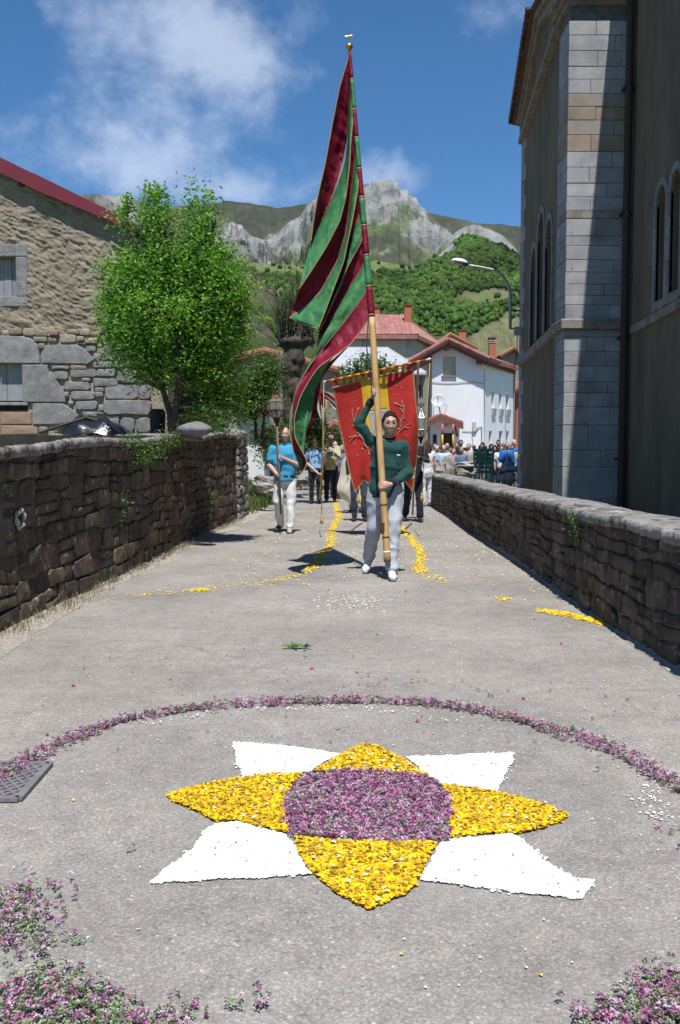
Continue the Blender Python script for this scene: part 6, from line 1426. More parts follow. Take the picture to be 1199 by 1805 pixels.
# outer ring of clover
ringpx = [(-330,1640),(-290,1560),(-200,1480),(-110,1430),(-40,1402),(0,1372),(60,1340),(110,1310),(150,1298),(200,1277),(250,1267),(300,1258),(360,1250),(430,1244),(500,1241),(580,1239),(660,1239),(740,1242),(800,1248),(850,1257),(900,1268),(940,1281),(1000,1296),(1050,1312),(1100,1334),(1140,1358),(1180,1382),(1230,1410),(1310,1465),(1370,1530),(1400,1620)]
rw = np.array([tuple(GP(x, y))[:2] for x, y in ringpx]); d_ = np.concatenate([[0], np.cumsum(np.hypot(*np.diff(rw, axis=0).T))])
n = 2900; t = rs.rand(n)*d_[-1]; cx, cy = np.interp(t, d_, rw[:, 0]), np.interp(t, d_, rw[:, 1]); e = .02
nx_, ny_ = np.interp(t+e, d_, rw[:, 0])-np.interp(t-e, d_, rw[:, 0]), np.interp(t+e, d_, rw[:, 1])-np.interp(t-e, d_, rw[:, 1]); ll = np.hypot(nx_, ny_)+1e-9
wd = .042*(1+.45*vn(np.stack([t*3.1, t*0, t*0], 1), 5)+.3*vn(np.stack([t*9, t*0, t*0], 1), 6)); off = rs.normal(0, 1, n)*wd*.62
RP = np.stack([cx-ny_/ll*off, cy+nx_/ll*off], 1)
stuff('clover_ring', clovers(RP, .0125, .022, .30, .34, 2), 'thin curving ring of purple clover laid around the flower star', 'clover flowers')
# heaps near the camera
def heap(px, n, sx, sy, seed, nm, lab, grn=.38):
    r_ = np.random.RandomState(seed); pts = []
    for (x, y, w_) in px:
        c = GP(x, y); k = int(n*w_); q = r_.normal(0, 1, (k, 2)); pts.append(np.stack([c.x+q[:, 0]*sx*w_**.3, c.y+q[:, 1]*sy*w_**.3], 1))
    stuff(nm, clovers(np.concatenate(pts), .0115, .022, grn, .25, seed), lab, 'clover flowers')
heap([(0,1610,1),(25,1625,.9),(50,1640,.5),(10,1660,.8),(-30,1600,1),(-30,1650,1),(80,1665,.12),(85,1570,.12),(40,1570,.05),(122,1596,.05),(123,1660,.06),(160,1560,.03),(216,1503,.03),(70,1690,.12)], 90, .048, .058, 3, 'clover_heap', 'ragged purple and green clover clump at the left edge of the road', .5)
heap([(30,1760,1),(75,1735,.7),(120,1765,1),(70,1775,1.2),(170,1785,1),(220,1800,.9),(280,1812,.6),(20,1800,1),(120,1805,1.2),(330,1790,.05),(415,1780,.05),(450,1775,.10),(350,1800,.08)], 90, .042, .040, 4, 'clover_heap', 'wide purple and green clover clump in the bottom left corner', .5)
heap([(1170,1765,1),(1199,1750,1.2),(1140,1790,1),(1100,1805,.8),(1190,1800,1.4),(1240,1780,1.4),(1060,1812,.5)], 125, .036, .038, 5, 'clover_heap', 'purple clover clump in the bottom right corner', .45)
# stray bits
def along(px, n, w_, seed):
    r_ = np.random.RandomState(seed); q = np.array([tuple(GP(x, y))[:2] for x, y in px]); d = np.concatenate([[0], np.cumsum(np.hypot(*np.diff(q, axis=0).T))]); t = r_.rand(n)*d[-1]
    return np.stack([np.interp(t, d, q[:, 0])+r_.normal(0, w_, n), np.interp(t, d, q[:, 1])+r_.normal(0, w_, n)], 1)
tr = [petals(along([(590,880),(594,895),(598,908),(590,925),(583,945),(585,960),(566,980),(553,998),(545,1008)], 2300, .038, 1), .024, .008, .15, YEL, .2),
      petals(along([(545,1008),(520,1016),(480,1025),(430,1030),(400,1036)],150, .06, 2), .020, .006, .15, YEL, .2), petals(along([(390,1035),(350,1042),(300,1045),(240,1050),(180,1060)], 60, .07, 3), .022, .006, .15, YEL, .2),
      petals(along([(350,1042),(362,1040)], 90, .05, 31), .022, .006, .15, YEL, .2),
      petals(along([(703,926),(716,940),(728,955),(740,970),(742,985),(738,1003),(745,1012)], 1150, .04, 4), .024, .008, .15, YEL, .2), petals(along([(745,1012),(785,1027)], 60, .08, 5), .022, .006, .15, YEL, .2),
      petals(along([(955,1077),(1000,1084),(1040,1094),(1088,1104)], 750, .045, 6), .018, .007, .15, YEL, .2), petals(along([(878,1055),(893,1058)], 70, .04, 7), .02, .006, .15, YEL, .2)]
stuff('petal_trail', join(tr), 'trails of yellow petals winding along the road beneath the procession', 'petals')
def scat(n, x0, x1, y0, y1, seed, pw=1.0):
    r_ = np.random.RandomState(seed); return np.stack([x0+(x1-x0)*r_.rand(n), y0+(y1-y0)*r_.rand(n)**pw], 1)
sc_ = [petals(scat(420, -1.6, 1.9, 2.0, 6.5, 1), .0065, .002, .15, WHT, .1), petals(scat(70, -1.8, 1.9, 2.0, 9, 2), .012, .003, .2, YEL, .2), petals(scat(60, -1.8, 1.9, 3.5, 11, 3), .018, .003, .2, (.40,.02,.08), .3),
       petals(scat(1500, -1.2, 2.1, 9, 22, 4), .020, .003, .15, (.72,.66,.45), .2), petals(scat(900, -1.5, 2.2, 8.5, 22, 5), .020, .003, .15, YEL, .2), petals(scat(160, -1.0, 2.2, 8.5, 20, 6), .022, .003, .15, (.50,.12,.16), .3),
       petals(along([(620,1045),(640,1060)], 170, .17, 8), .012, .003, .1, WHT, .1), petals(along([(600,1075),(650,1050)], 160, .2, 9), .016, .003, .1, WHT, .1), petals(along([(620,975),(600,985)], 260, .22, 12), .02, .003, .1, (.72,.68,.55), .1),
       petals(along([(770,890),(860,940),(950,1030),(1080,1110)], 900, .16, 10), .018, .003, .15, (.70,.55,.18), .3),
       petals(along([(1150,1388),(1145,1420),(1160,1450)], 90, .03, 11), .008, .002, .1, WHT, .1), petals(along([(550,1250),(640,1248),(800,1275),(900,1290)], 50, .025, 15), .009, .01, .2, WHT, .1), petals(along([(240,1280),(420,1254),(640,1249)], 40, .02, 16), .009, .01, .2, WHT, .1)]
stuff('loose_petals', join(sc_), 'loose white, yellow and pink petals scattered over the grey asphalt', 'petals')
r_ = np.random.RandomState(77); cp = np.concatenate([scat(50, -1.7, 1.9, 3.4, 6.0, 21), along([(1150,1450),(1199,1470),(1180,1500)], 16, .03, 22), along([(905,1255),(820,1210),(735,1200),(580,1218)], 22, .05, 23)])
stuff('loose_clover', clovers(cp, .011, .002, .35, .3, 9), 'single clover heads dropped on the asphalt around the star', 'clover flowers')
# broken-off leafy sprig
def sprig():
    c = GP(527, 1144); g = G()
    for k in range(16):
        a = k*.72+.2*rng.random(); l = rng.uniform(.045, .085); o_ = c+Vector((rng.uniform(-.05, .05), rng.uniform(-.04, .04), .012)); d = Vector((math.cos(a), math.sin(a), .25)); s_ = Vector((-d.y, d.x, 0))
        g.add([o_, o_+d*l*.5+s_*l*.18, o_+d*l, o_+d*l*.5-s_*l*.18+Vector((0, 0, .01))], [(0, 1, 2, 3)])
    g.tube([c+Vector((-.07, 0, .01)), c+Vector((.02, .01, .02)), c+Vector((.08, .03, .012))], .003, 5)
    o = g.build('leafy_sprig', mat('leaf_sprig', (.05,.13,.02), (.09,.20,.03), scale=20, rough=.6)); tag(o, 'small green leafy sprig lying alone on the asphalt', 'sprig')
sprig()
# drain grating
def grating():
    q = {k: GP(*v) for k, v in dict(a=(33,1414), b=(88,1351), c=(-60,1351), d=(-150,1414)).items()}
    r = thing('drain_grating', q['a'], 'grey iron drain grating partly covered by the clover ring at the left edge', 'drain grating')
    Mi = mat('cast_iron', (.17,.16,.175), (.24,.23,.245), scale=20, rough=.6, metal=.2, bump=.4, bscale=70)
    up = Vector((0, 0, .012)); W_ = (q['b']-q['a']); U_ = (q['d']-q['a'])
    def bar(p0, p1, w_, nm='grating_bar', h=.010, z=.004):
        d = (p1-p0).normalized(); s_ = Vector((-d.y, d.x, 0))*w_/2; g = G(); z0 = Vector((0, 0, z)); g.hexa([p0-s_+z0, p1-s_+z0, p1+s_+z0, p0+s_+z0, p0-s_+z0+Vector((0,0,h)), p1-s_+z0+Vector((0,0,h)), p1+s_+z0+Vector((0,0,h)), p0+s_+z0+Vector((0,0,h))]); g.build(nm, Mi, r)
    g = G(); g.add([q['a']+Vector((0,0,.009)), q['b']+Vector((0,0,.009)), q['c']+Vector((0,0,.009)), q['d']+Vector((0,0,.009))], [(0, 1, 2, 3)]); g.build('grit_fill', M_gravel, r)
    for a, b in (('a', 'b'), ('b', 'c'), ('c', 'd'), ('d', 'a')): bar(q[a], q[b], .028, 'grating_frame', .014, .0055)
    n = 7; aN, bN = U_, W_
    for k in range(-n, n*2):
        for sgn in (1, -1):
            pts = []
            for i in range(41):
                s_ = i/40; t = (k/n+sgn*s_*1.3)
                if .02 <= t <= .98: pts.append(q['a']+U_*s_+W_*t)
            if len(pts) > 1: bar(pts[0], pts[-1], .009, 'grating_bar', .011, .007+.0006*(sgn > 0))
grating()
# ================================================================== VILLAGE HOUSES
M_white = mat('white_render', (.66,.67,.69), (.74,.75,.77), scale=1.2, rough=.9, bump=.15, bscale=20, spots=[((.52,.52,.52), 2.5, .66, .12)])
M_cream = mat('cream_render', (.44,.38,.29), (.50,.44,.34), scale=1, rough=.9, bump=.15, bscale=20)
M_roofred = mat('roof_red_tile', (.27,.115,.10), (.33,.15,.13), (.39,.20,.17), scale=1.5, rough=.85, bump=.4, bscale=10, island=.2)
M_roofor = mat('roof_orange_tile', (.33,.15,.09), (.43,.21,.13), scale=1.5, rough=.9, bump=.4, bscale=10, island=.25)
M_roofgrey = mat('roof_fibre_cement', (.33,.34,.36), (.42,.43,.45), (.36,.36,.37), scale=.8, rough=.85, bump=.25, bscale=8, spots=[((.22,.22,.21), 1.4, .6, .15)])
M_fasc = mat('dark_wood_trim', (.10,.04,.025), (.14,.06,.04), scale=6, rough=.8)
M_brick = mat('chimney_brick', (.33,.10,.055), (.43,.15,.08), scale=9, rough=.9, bump=.3, bscale=30)
M_glassd = mat('window_glass_dark', (.03,.035,.045), rough=.12, spec=.6)
M_shut = mat('beige_shutter', (.40,.36,.28), (.45,.41,.33), scale=4, rough=.8); M_stonebg = mat('village_stone', (.16,.145,.12), (.27,.245,.21), (.36,.33,.29), scale=2.5, bump=.9, bscale=12, rough=.95, island=.25)
def quadroof(r, name, a, b, c, d, th=.12, mt=None, tiles=0, tr=.09):
    """roof slab with corners a,b (eave) c,d (ridge: c above b, d above a), barrel tile rows running up the slope"""
    a, b, c, d = map(Vector, (a, b, c, d)); up = Vector((0, 0, th)); g = G(); g.hexa([a-up, b-up, c-up, d-up, a, b, c, d]); g.build(name, mt, r)
    if tiles:
        L_ = (d-a).length; rows = max(3, int(L_/.42)); idx = 0; rest = G()
        for i in range(tiles):
            t = (i+.5)/tiles; p0 = a.lerp(b, t); p1 = d.lerp(c, t); 
            for k in range(rows):
                q0_, q1_ = p0.lerp(p1, k/rows), p0.lerp(p1, (k+1.08)/rows)
                dz = Vector((0, 0, .018)); rest.tube([q0_+dz*1.9, q1_+dz], [tr*.62, tr*.5], 6)
        rest.build('roof_tiles', mt, r)['kind'] = 'stuff'
def box_on(r, name, lo, hi, mt, k=.01): g = G(); cbox(g, lo, hi, k); return g.build(name, mt, r)
def white_house():
    D = 45.0; r = thing('house', P(830, 849, D), 'white rendered house with red tiled gable roof, satellite dish and tiled porch', 'house')
    p = lambda x, y, d=D: P(x, y, d)
    # front gable wall with window and door openings
    outer = [(762, 850), (853, 850), (853, 636), (791, 604), (762, 622)]
    up = lambda l: [(p(x, y).x, p(x, y).z) for x, y in l]
    rc = lambda x0, y0, x1, y1: up([(x0, y1), (x1, y1), (x1, y0), (x0, y0)])
    g = G(); wnd = rc(781, 628, 803.5, 662); door = rc(777, 763, 800, 846); nw = rc(757+6, 765, 762+5, 795)
    holed(g, up([(762, 850), (853, 850), (853, 634), (791, 602), (762, 622)]), [wnd, door], lambda u, v, d: Vector((u, D-d, v)), .22, back=False); g.build('wall', M_white, r)
    a = p(781, 662); b = p(803.5, 628); box_on(r, 'shutter', (a.x, D+.10, a.z), (b.x, D+.16, b.z), M_shut); box_on(r, 'window_sill', (a.x-.08, D-.10, a.z-.09), (b.x+.04, D+.02, a.z-.01), mat('sill_brown', (.22,.14,.11), rough=.8))
    a = p(777, 846); b = p(800, 763); box_on(r, 'door', (a.x, D+.14, a.z), (b.x, D+.2, b.z), mat('door_dark', (.03,.022,.018), (.05,.035,.028), scale=5, rough=.6))
    # left side return, shaded
    g = G(); A0, A1 = p(762, 850), P(757, 850, 54); 
    g.hexa([A0, A0+Vector((.2, .02, 0)), A1+Vector((.2, 0, 0)), A1, Vector((A0.x, A0.y, p(762, 622).z)), Vector((A0.x+.2, A0.y+.02, p(762, 622).z)), Vector((A1.x+.2, 54, p(762, 622).z)), Vector((A1.x, 54, p(762, 622).z))]); g.build('wall', M_white, r)
    # right wall bends back from x=853 to x=906
    E0, E1 = p(853, 850), P(906, 850, 49.5); dv = (E1-E0); dv.z = 0; Lw = dv.length; dn = dv.normalized(); nrm = Vector((dn.y, -dn.x, 0))
    def up2(px, py):  # intersection with the bent wall
        a = (px-599.5)/F_; k = (a*E0.y-E0.x)/(dn.x-a*dn.y); y_ = E0.y+dn.y*k; return (k, P(px, py, y_).z)
    mpw = lambda u, v, d: E0*1+dn*u+nrm*d+Vector((0, 0, v-E0.z))
    zt0, zt1 = p(853, 634).z, P(906, 650, 49.5).z
    holes = []; specs = []
    for (x0, x1, y0, y1) in ((865, 870, 692, 718), (878, 883, 695, 719), (890, 895.5, 697, 720), (861, 866.5, 760, 784), (879, 885, 760, 788), (891, 896.5, 760, 786)):
        (u0, v0), (u1, v1) = up2(x0, y1), up2(x1, y0); holes.append([(u0, v0), (u1, v0), (u1, v1), (u0, v1)]); specs.append((u0, v0, u1, v1))
    g = G(); holed(g, [(0, E0.z), (Lw, E0.z), (Lw, zt1), (0, zt0)], holes, mpw, .2, back=False); g.build('wall', M_white, r)
    for i, (u0, v0, u1, v1) in enumerate(specs):
        g = G(); g.add([mpw(u0, v0, -.17), mpw(u1, v0, -.17), mpw(u1, v1, -.17), mpw(u0, v1, -.17)], [(0, 1, 2, 3)]); g.build('window', M_glassd, r)
        if i < 3:
            g = G(); g.hexa([mpw(u0-.03, v0-.42, .0), mpw(u1+.06, v0-.42, .0), mpw(u1+.06, v0-.42, .09), mpw(u0-.03, v0-.42, .09), mpw(u0-.03, v0-.06, .0), mpw(u1+.06, v0-.06, .0), mpw(u1+.06, v0-.06, .12), mpw(u0-.03, v0-.06, .12)]); g.build('window_box', mat('grey_ledge', (.33,.34,.36), rough=.8), r)
            if i == 0: g = G(); g.add([mpw(u0, v0+.45, -.1), mpw(u1, v0+.45, -.1), mpw(u1, v1, -.1), mpw(u0, v1, -.1)], [(0, 1, 2, 3)]); g.build('roller_shutter', M_shut, r)
    # roof: two pitches over the front gable with overhang
    apx, lf, rt, rt2 = (790, 599), (722, 637), (862, 633), (909.5, 649)
    fr, bk = D-.55, 54.0
    a0, a1, a2 = P(*apx, fr), P(*lf, fr), P(*rt, fr); back = lambda v: Vector((v.x, bk, v.z))
    quadroof(r, 'roof', a1, back(a1), back(a0), a0, .16, M_roofred, tiles=22, tr=.11)
    quadroof(r, 'roof', back(a2), a2, a0, back(a0), .16, M_roofred, tiles=22, tr=.11)
    e1 = P(rt2[0], rt2[1], 49.2); quadroof(r, 'roof', a2+Vector((0, .01, -.01)), e1+Vector((.3, 0, 0)), Vector((e1.x+.3, 54, a0.z-.3)), Vector((a2.x-1.5, 49, a0.z-.3)), .16, M_roofred, tiles=16, tr=.11)
    # tile ends along the rakes
    for (s0, s1) in ((a0, a1), (a0, a2), (a2, e1)):
        n = 22
        for i in range(n):
            q0_ = s0.lerp(s1, i/n); q1_ = s0.lerp(s1, (i+1.1)/n); g = G(); g.tube([q0_+Vector((0, -.05, .07)), q1_+Vector((0, -.05, .04))], [.085, .11], 7); g.build('rake_tile', M_roofred, r)
        d = Vector((0, .02, -.20)); g = G(); g.hexa([s0+d*1.6, s1+d*1.6, s1+d*1.6+Vector((0, .08, 0)), s0+d*1.6+Vector((0, .08, 0)), s0+d*.6, s1+d*.6, s1+d*.6+Vector((0, .08, 0)), s0+d*.6+Vector((0, .08, 0))]); g.build('fascia', M_fasc, r)
    for (x, y) in ((789, 612), (847, 637)): q = P(x, y, D-.5); box_on(r, 'beam_end', (q.x-.12, D-.5, q.z-.12), (q.x+.12, D+.02, q.z+.12), M_fasc)
    # chimney with cap and slots
    c = P(867.5, 612, 47.5); box_on(r, 'chimney', (c.x-.17, c.y-.17, c.z-.9), (c.x+.17, c.y+.17, c.z+.20), M_brick)
    for k in range(3): box_on(r, 'chimney_slab', (c.x-.20, c.y-.20, c.z+.21+.10*k), (c.x+.20, c.y+.20, c.z+.25+.10*k), mat('slab_pale', (.42,.40,.38), rough=.9) if k < 2 else M_fasc)
    g = G(); g.box((c.x-.12, c.y-.12, c.z+.2), (c.x+.12, c.y+.12, c.z+.42)); g.build('chimney_core', M_dark, r); box_on(r, 'chimney_cap', (c.x-.21, c.y-.21, c.z+.42), (c.x+.21, c.y+.21, c.z+.52), M_fasc)
    # porch
    pf = D-1.3; b0, b1, b2 = P(777, 730, pf), P(748, 744, pf), P(817, 745, pf)
    quadroof(r, 'porch_roof', b1, Vector((b1.x, D, b1.z)), Vector((b0.x, D, b0.z)), b0, .14, M_roofred, tiles=6, tr=.09); quadroof(r, 'porch_roof', Vector((b2.x, D, b2.z)), b2, b0, Vector((b0.x, D, b0.z)), .14, M_roofred, tiles=6, tr=.09)
    for s0, s1 in ((b0, b1), (b0, b2)):
        g = G(); d = Vector((0, -.02, -.15)); g.hexa([s0+d*2.2, s1+d*2.2, s1+d*2.2+Vector((0, .08, 0)), s0+d*2.2+Vector((0, .08, 0)), s0+d*.2, s1+d*.2, s1+d*.2+Vector((0, .08, 0)), s0+d*.2+Vector((0, .08, 0))]); g.build('porch_fascia', M_fasc, r)
    for x in (801,): a = P(x, 746, pf+.1); b = P(x+5, 768, D-.02); g = G(); g.tube([a, b], .06, 6); g.build('porch_bracket', M_fasc, r)
    # satellite dish
    c = P(772.5, 706, D-1.2); ax = Vector((-.15, -.9, .35)).normalized(); Mz = ax.to_track_quat('Z', 'Y').to_matrix(); g = G()
    prof = [(.01, -.10), (.12, -.095), (.22, -.075), (.30, -.045), (.34, -.02), (.345, -.012), (.30, -.035), (.22, -.065), (.12, -.085), (.01, -.09)]
    g.lathe(prof, c, 24, M=Mz); g.build('dish', mat('dish_grey', (.45,.48,.49), rough=.4), r, smooth=True)
    g = G(); f0 = c+ax*.30; g.tube([c+Vector((0, 0, -.28)), f0], .016, 6); g.ell(f0, (.04, .04, .06)); g.tube([c-ax*.1, P(777, 733, D-.9)], .03, 6); g.tube([P(764, 733, D-.8), P(764, 714, D-.8)], .014, 5); g.tube([P(783, 731, D-.6), P(789, 714, D-.6)], .014, 5); g.tube([P(764, 714, D-.8), P(789, 714, D-.6)], .012, 5); g.build('dish_arm', mat('arm_grey', (.25,.25,.26), rough=.5), r)
    # meter box, cables, conduit
    a = P(836, 752, D); box_on(r, 'meter_box', (a.x-.09, D-.12, a.z-.25), (a.x+.09, D-.005, a.z+.25), mat('meter_grey', (.42,.43,.44), rough=.6))
    g = G(); g.tube([P(838, 763, D-.04), P(843, 754, D-.04), P(849, 752, D-.04), P(850, 800, D-.04)], .025, 6); g.tube([P(762, 674, D-.03), P(790, 676, D-.03), P(820, 674, D-.03), P(838, 674, D-.03), P(852, 676, D-.03)], .014, 5); g.tube([P(815, 760, D-.03), P(832, 761, D-.03), P(834, 790, D-.03)], .014, 5)
    g.tube([mpw(*up2(888, 720), .04), mpw(*up2(889, 760), .04)], .012, 5); g.tube([mpw(*up2(903, 655), .06), mpw(*up2(903, 800), .06)], .04, 6); g.build('cable', mat('cable_grey', (.18,.18,.19), rough=.7), r)
    # grated window left of the door
    a, b = p(757+6, 800), p(770, 766); box_on(r, 'window', (a.x, D-.03, a.z), (b.x, D+.02, b.z), M_glassd)
    g = G()
    for k in range(4): x = a.x+(b.x-a.x)*(k+.5)/4; g.tube([(x, D-.08, a.z), (x, D-.08, b.z)], .012, 5)
    g.build('window_grille', mat('iron_bar', (.05,.05,.055), rough=.6), r)
    box_on(r, 'name_plate', (P(787, 748, D).x-.1, D-.03, P(787, 748, D).z-.12), (P(787, 748, D).x+.1, D-.003, P(787, 748, D).z+.12), mat('plate_grey', (.4,.4,.4), rough=.6))
white_house()
def cream_house():
    D = 78.0; r = thing('house', P(700, 830, D), 'tall cream house with hipped red roof and brick chimney in the middle distance', 'house')
    p = lambda x, y, d=D: P(x, y, d); zb = 0
    a, b = p(612, 592), p(731, 592); c = P(776, 592, D+9)
    g = G(); w_ = [(x0, y0) for x0, y0 in ()]; 
    up = lambda x, y: (p(x, y).x, p(x, y).z)
    wins = [(640, 596, 650, 612), (717, 592.5, 729, 613)]
    holes = [[up(x0, y1), up(x1, y1), up(x1, y0), up(x0, y0)] for x0, y0, x1, y1 in ((638, 597, 650, 614), (716, 597, 727, 614))]
    holed(g, [(a.x, 0), (b.x, 0), (b.x, b.z), (a.x, a.z)], holes, lambda u, v, d: Vector((u, D-d, v)), .2, back=False); g.build('wall', M_cream, r)
    for h in holes: g = G(); g.add([Vector((u, D+.15, v)) for u, v in h], [(0, 1, 2, 3)]); g.build('window', mat('blue_grey_blind', (.38,.40,.46), rough=.6), r)
    dn = Vector((c.x-b.x, c.y-b.y, 0)); Lw = dn.length; dn.normalize(); nr = Vector((dn.y, -dn.x, 0)); mpw = lambda u, v, d: Vector((b.x, b.y, 0))+dn*u+nr*d+Vector((0, 0, v))
    hs_ = [[(Lw*.32, p(700, 612).z), (Lw*.60, p(700, 612).z), (Lw*.60, p(700, 599).z), (Lw*.32, p(700, 599).z)]]
    g = G(); holed(g, [(0, 0), (Lw, 0), (Lw, b.z), (0, b.z)], hs_, mpw, .2, back=False); g.build('wall', M_cream, r)
    g = G(); g.add([mpw(u, v, -.15) for u, v in hs_[0]], [(0, 1, 2, 3)]); g.build('window', mat('blue_grey_blind', (0,0,0)), r)
    # hipped roof
    e = .7; A = Vector((a.x-e, D-e, a.z)); B = Vector((b.x+.2, D-e, a.z)); Cc = Vector((c.x+.8, c.y, a.z)); Dd = Vector((a.x-e, D+14, a.z)); Ee = Vector((c.x, D+14, a.z)); zr = P(690, 556, D+5).z
    R0, R1 = Vector((P(640, 556, D+5).x, D+5, zr)), Vector((P(712, 556, D+5).x, D+5.5, zr))
    g = G(); g.add([A, B, Cc, Ee, Dd, R0, R1], [(0, 1, 6, 5), (1, 2, 6), (2, 3, 6), (3, 4, 5, 6), (4, 0, 5)]); dz = Vector((0, 0, -.35)); g.add([A, B, Cc, Ee, Dd, A+dz, B+dz, Cc+dz, Ee+dz, Dd+dz], [(0, 5, 6, 1), (1, 6, 7, 2), (2, 7, 8, 3), (3, 8, 9, 4), (4, 9, 5, 0), (5, 9, 8, 7, 6)]); g.build('roof', M_roofred, r)
    g = G(); rows = 60
    for i in range(rows):
        t = (i+.5)/rows; s0 = A.lerp(B, t); q = R0.lerp(R1, min(max((s0.x-R0.x)/(R1.x-R0.x), 0), 1)); k = 1.0
        if s0.x < R0.x: k = (s0.x-A.x)/(R0.x-A.x)
        if s0.x > R1.x: k = (B.x-s0.x)/(B.x-R1.x)
        top_ = Vector((s0.x, A.y+(R0.y-A.y)*k, A.z+(zr-A.z)*k)); g.tube([s0+Vector((0, 0, .03)), top_+Vector((0, 0, .03))], .07, 5)
    for s0, s1 in ((B, R1), (R0, R1), (A, R0), (Cc, R1)): g.tube([s0, s1], .14, 6)
    g.build('roof_tiles', M_roofred, r)['kind'] = 'stuff'
    for (x, y0, y1, d) in ((719, 540, 562, D+3), (664, 544, 556, D+8)): q0_, q1_ = P(x, y1, d), P(x, y0, d); box_on(r, 'chimney', (q0_.x-.32, d-.3, q0_.z-.5), (q0_.x+.32, d+.3, q1_.z), M_brick); box_on(r, 'chimney_cap', (q0_.x-.4, d-.38, q1_.z+.001), (q0_.x+.4, d+.38, q1_.z+.12), M_fasc)
cream_house()
def grey_barn():
    D = 56.0; r = thing('barn', P(640, 830, D), 'long low building with a pale grey hipped roof behind the red banner', 'building')
    a, b = P(512, 657, D), P(752, 661, D); rg0, rg1 = P(585, 613, D+7), P(683, 610, D+7)
    g = G(); z = P(600, 660, D+.6).z; holed(g, [(a.x+.6, 0), (b.x-.2, 0), (b.x-.2, z), (a.x+.6, z)], [[(P(741, 0, D).x, P(0, 702, D).z), (P(747.5, 0, D).x, P(0, 702, D).z), (P(747.5, 0, D).x, P(0, 677, D).z), (P(741, 0, D).x, P(0, 677, D).z)]], lambda u, v, d: Vector((u, D+.6-d, v)), .2, back=False)
    g.build('wall', mat('grey_wall', (.20,.21,.24), (.28,.29,.32), scale=1, rough=.95, bump=.3), r)
    g = G(); g.add([Vector((P(x, y, D).x, D+.78, P(x, y, D).z)) for x, y in ((741, 702), (747.5, 702), (747.5, 677), (741, 677))], [(0, 1, 2, 3)]); g.build('window', M_glassd, r)
    A, B = a, Vector((b.x, b.y, a.z)); Dd = Vector((a.x, D+14, a.z)); Ee = Vector((b.x+1, D+14, a.z)); R0, R1 = Vector((rg0.x, D+7, rg0.z)), Vector((rg1.x, D+7, rg0.z))
    g = G(); g.add([A, B, Ee, Dd, R0, R1], [(0, 1, 5, 4), (1, 2, 5), (2, 3, 4, 5), (3, 0, 4)]); dz = Vector((0, 0, -.12)); g.add([A, B, Ee, Dd, A+dz, B+dz, Ee+dz, Dd+dz], [(0, 4, 5, 1), (1, 5, 6, 2), (2, 6, 7, 3), (3, 7, 4, 0), (4, 7, 6, 5)]); g.build('roof', M_roofgrey, r)
    g = G()
    for i in range(75):
        s0 = A.lerp(B, (i+.5)/75); k = 1.0
        if s0.x < R0.x: k = (s0.x-A.x)/(R0.x-A.x)
        if s0.x > R1.x: k = (B.x-s0.x)/(B.x-R1.x)
        g.tube([s0+Vector((0, 0, .0)), Vector((s0.x, A.y+(R0.y-A.y)*k, A.z+(R0.z-A.z)*k))], .028, 4)
    for s0, s1 in ((B, R1), (R0, R1), (A, R0)): g.tube([s0, s1], .06, 6)
    g.build('roof_ribs', M_roofgrey, r)['kind'] = 'stuff'
grey_barn()
def gable_house(lab, D, apx, lft, rgt, zb, wall, roofm, depth=9, eave=.5, name='house', cat='house', tiles=10, chim=None):
    r = thing(name, P(apx[0], 840, D), lab, cat); A, L_, R2 = P(*apx, D), P(*lft, D), P(*rgt, D); bk = lambda v: v+Vector((0, depth, 0)); e = Vector((0, -eave, 0))
    g = G(); i_ = lambda v, s_: v+Vector((s_*.25, 0, -.12)); g.prism([Vector((i_(L_, 1).x, D, zb)), Vector((i_(R2, -1).x, D, zb)), i_(R2, -1), i_(A, 0), i_(L_, 1)], (0, depth-.4, 0)); g.build('wall', wall, r)
    quadroof(r, 'roof', L_+e, bk(L_), bk(A), A+e, .12, roofm, tiles=tiles, tr=.09); quadroof(r, 'roof', bk(R2), R2+e, A+e, bk(A), .12, roofm, tiles=tiles, tr=.09)
    for s0, s1 in ((A+e, L_+e), (A+e, R2+e)):
        g = G(); d = Vector((0, 0, -.14)); g.hexa([s0+d*2, s1+d*2, s1+d*2+Vector((0, .07, 0)), s0+d*2+Vector((0, .07, 0)), s0+d*.9, s1+d*.9, s1+d*.9+Vector((0, .07, 0)), s0+d*.9+Vector((0, .07, 0))]); g.build('fascia', M_fasc, r)
    if chim: x, y0, y1, w_ = chim; q0_, q1_ = P(x, y1, D+3), P(x, y0, D+3); box_on(r, 'chimney', (q0_.x-w_, D+3-w_, q0_.z-.6), (q0_.x+w_, D+3+w_, q1_.z), M_brick); box_on(r, 'chimney_cap', (q0_.x-w_-.06, D+3-w_-.06, q1_.z+.001), (q0_.x+w_+.06, D+3+w_+.06, q1_.z+.1), M_fasc)
    return r
gable_house('brown gabled house peeping over the white house roof, with a pink chimney', 64, (793, 587), (770, 604), (840, 612), 0, mat('brown_wall', (.16,.11,.09), (.20,.14,.11), scale=2, rough=.9), M_roofor, chim=(814.5, 584, 597, .28))
gable_house('small brick red roofed house between the white house and the church corner', 70, (905, 611), (880, 626), (935, 640), 0, mat('grey_brown_wall', (.25,.2,.18), (.3,.25,.22), scale=2, rough=.9), M_roofor)
gable_house('low orange tiled house behind the old pollard tree trunk', 48, (470, 616), (330, 646), (600, 650), 0, mat('old_stone_wall', (.20,.17,.14), (.28,.25,.2), scale=2, rough=.95, bump=.5), M_roofor, tiles=24, depth=7)
gable_house('small white shed wall half hidden under the bushes left of the lantern', 31, (440, 712), (405, 722), (478, 720), 0, M_white, M_roofgrey, name='shed', cat='shed', depth=3, tiles=0)
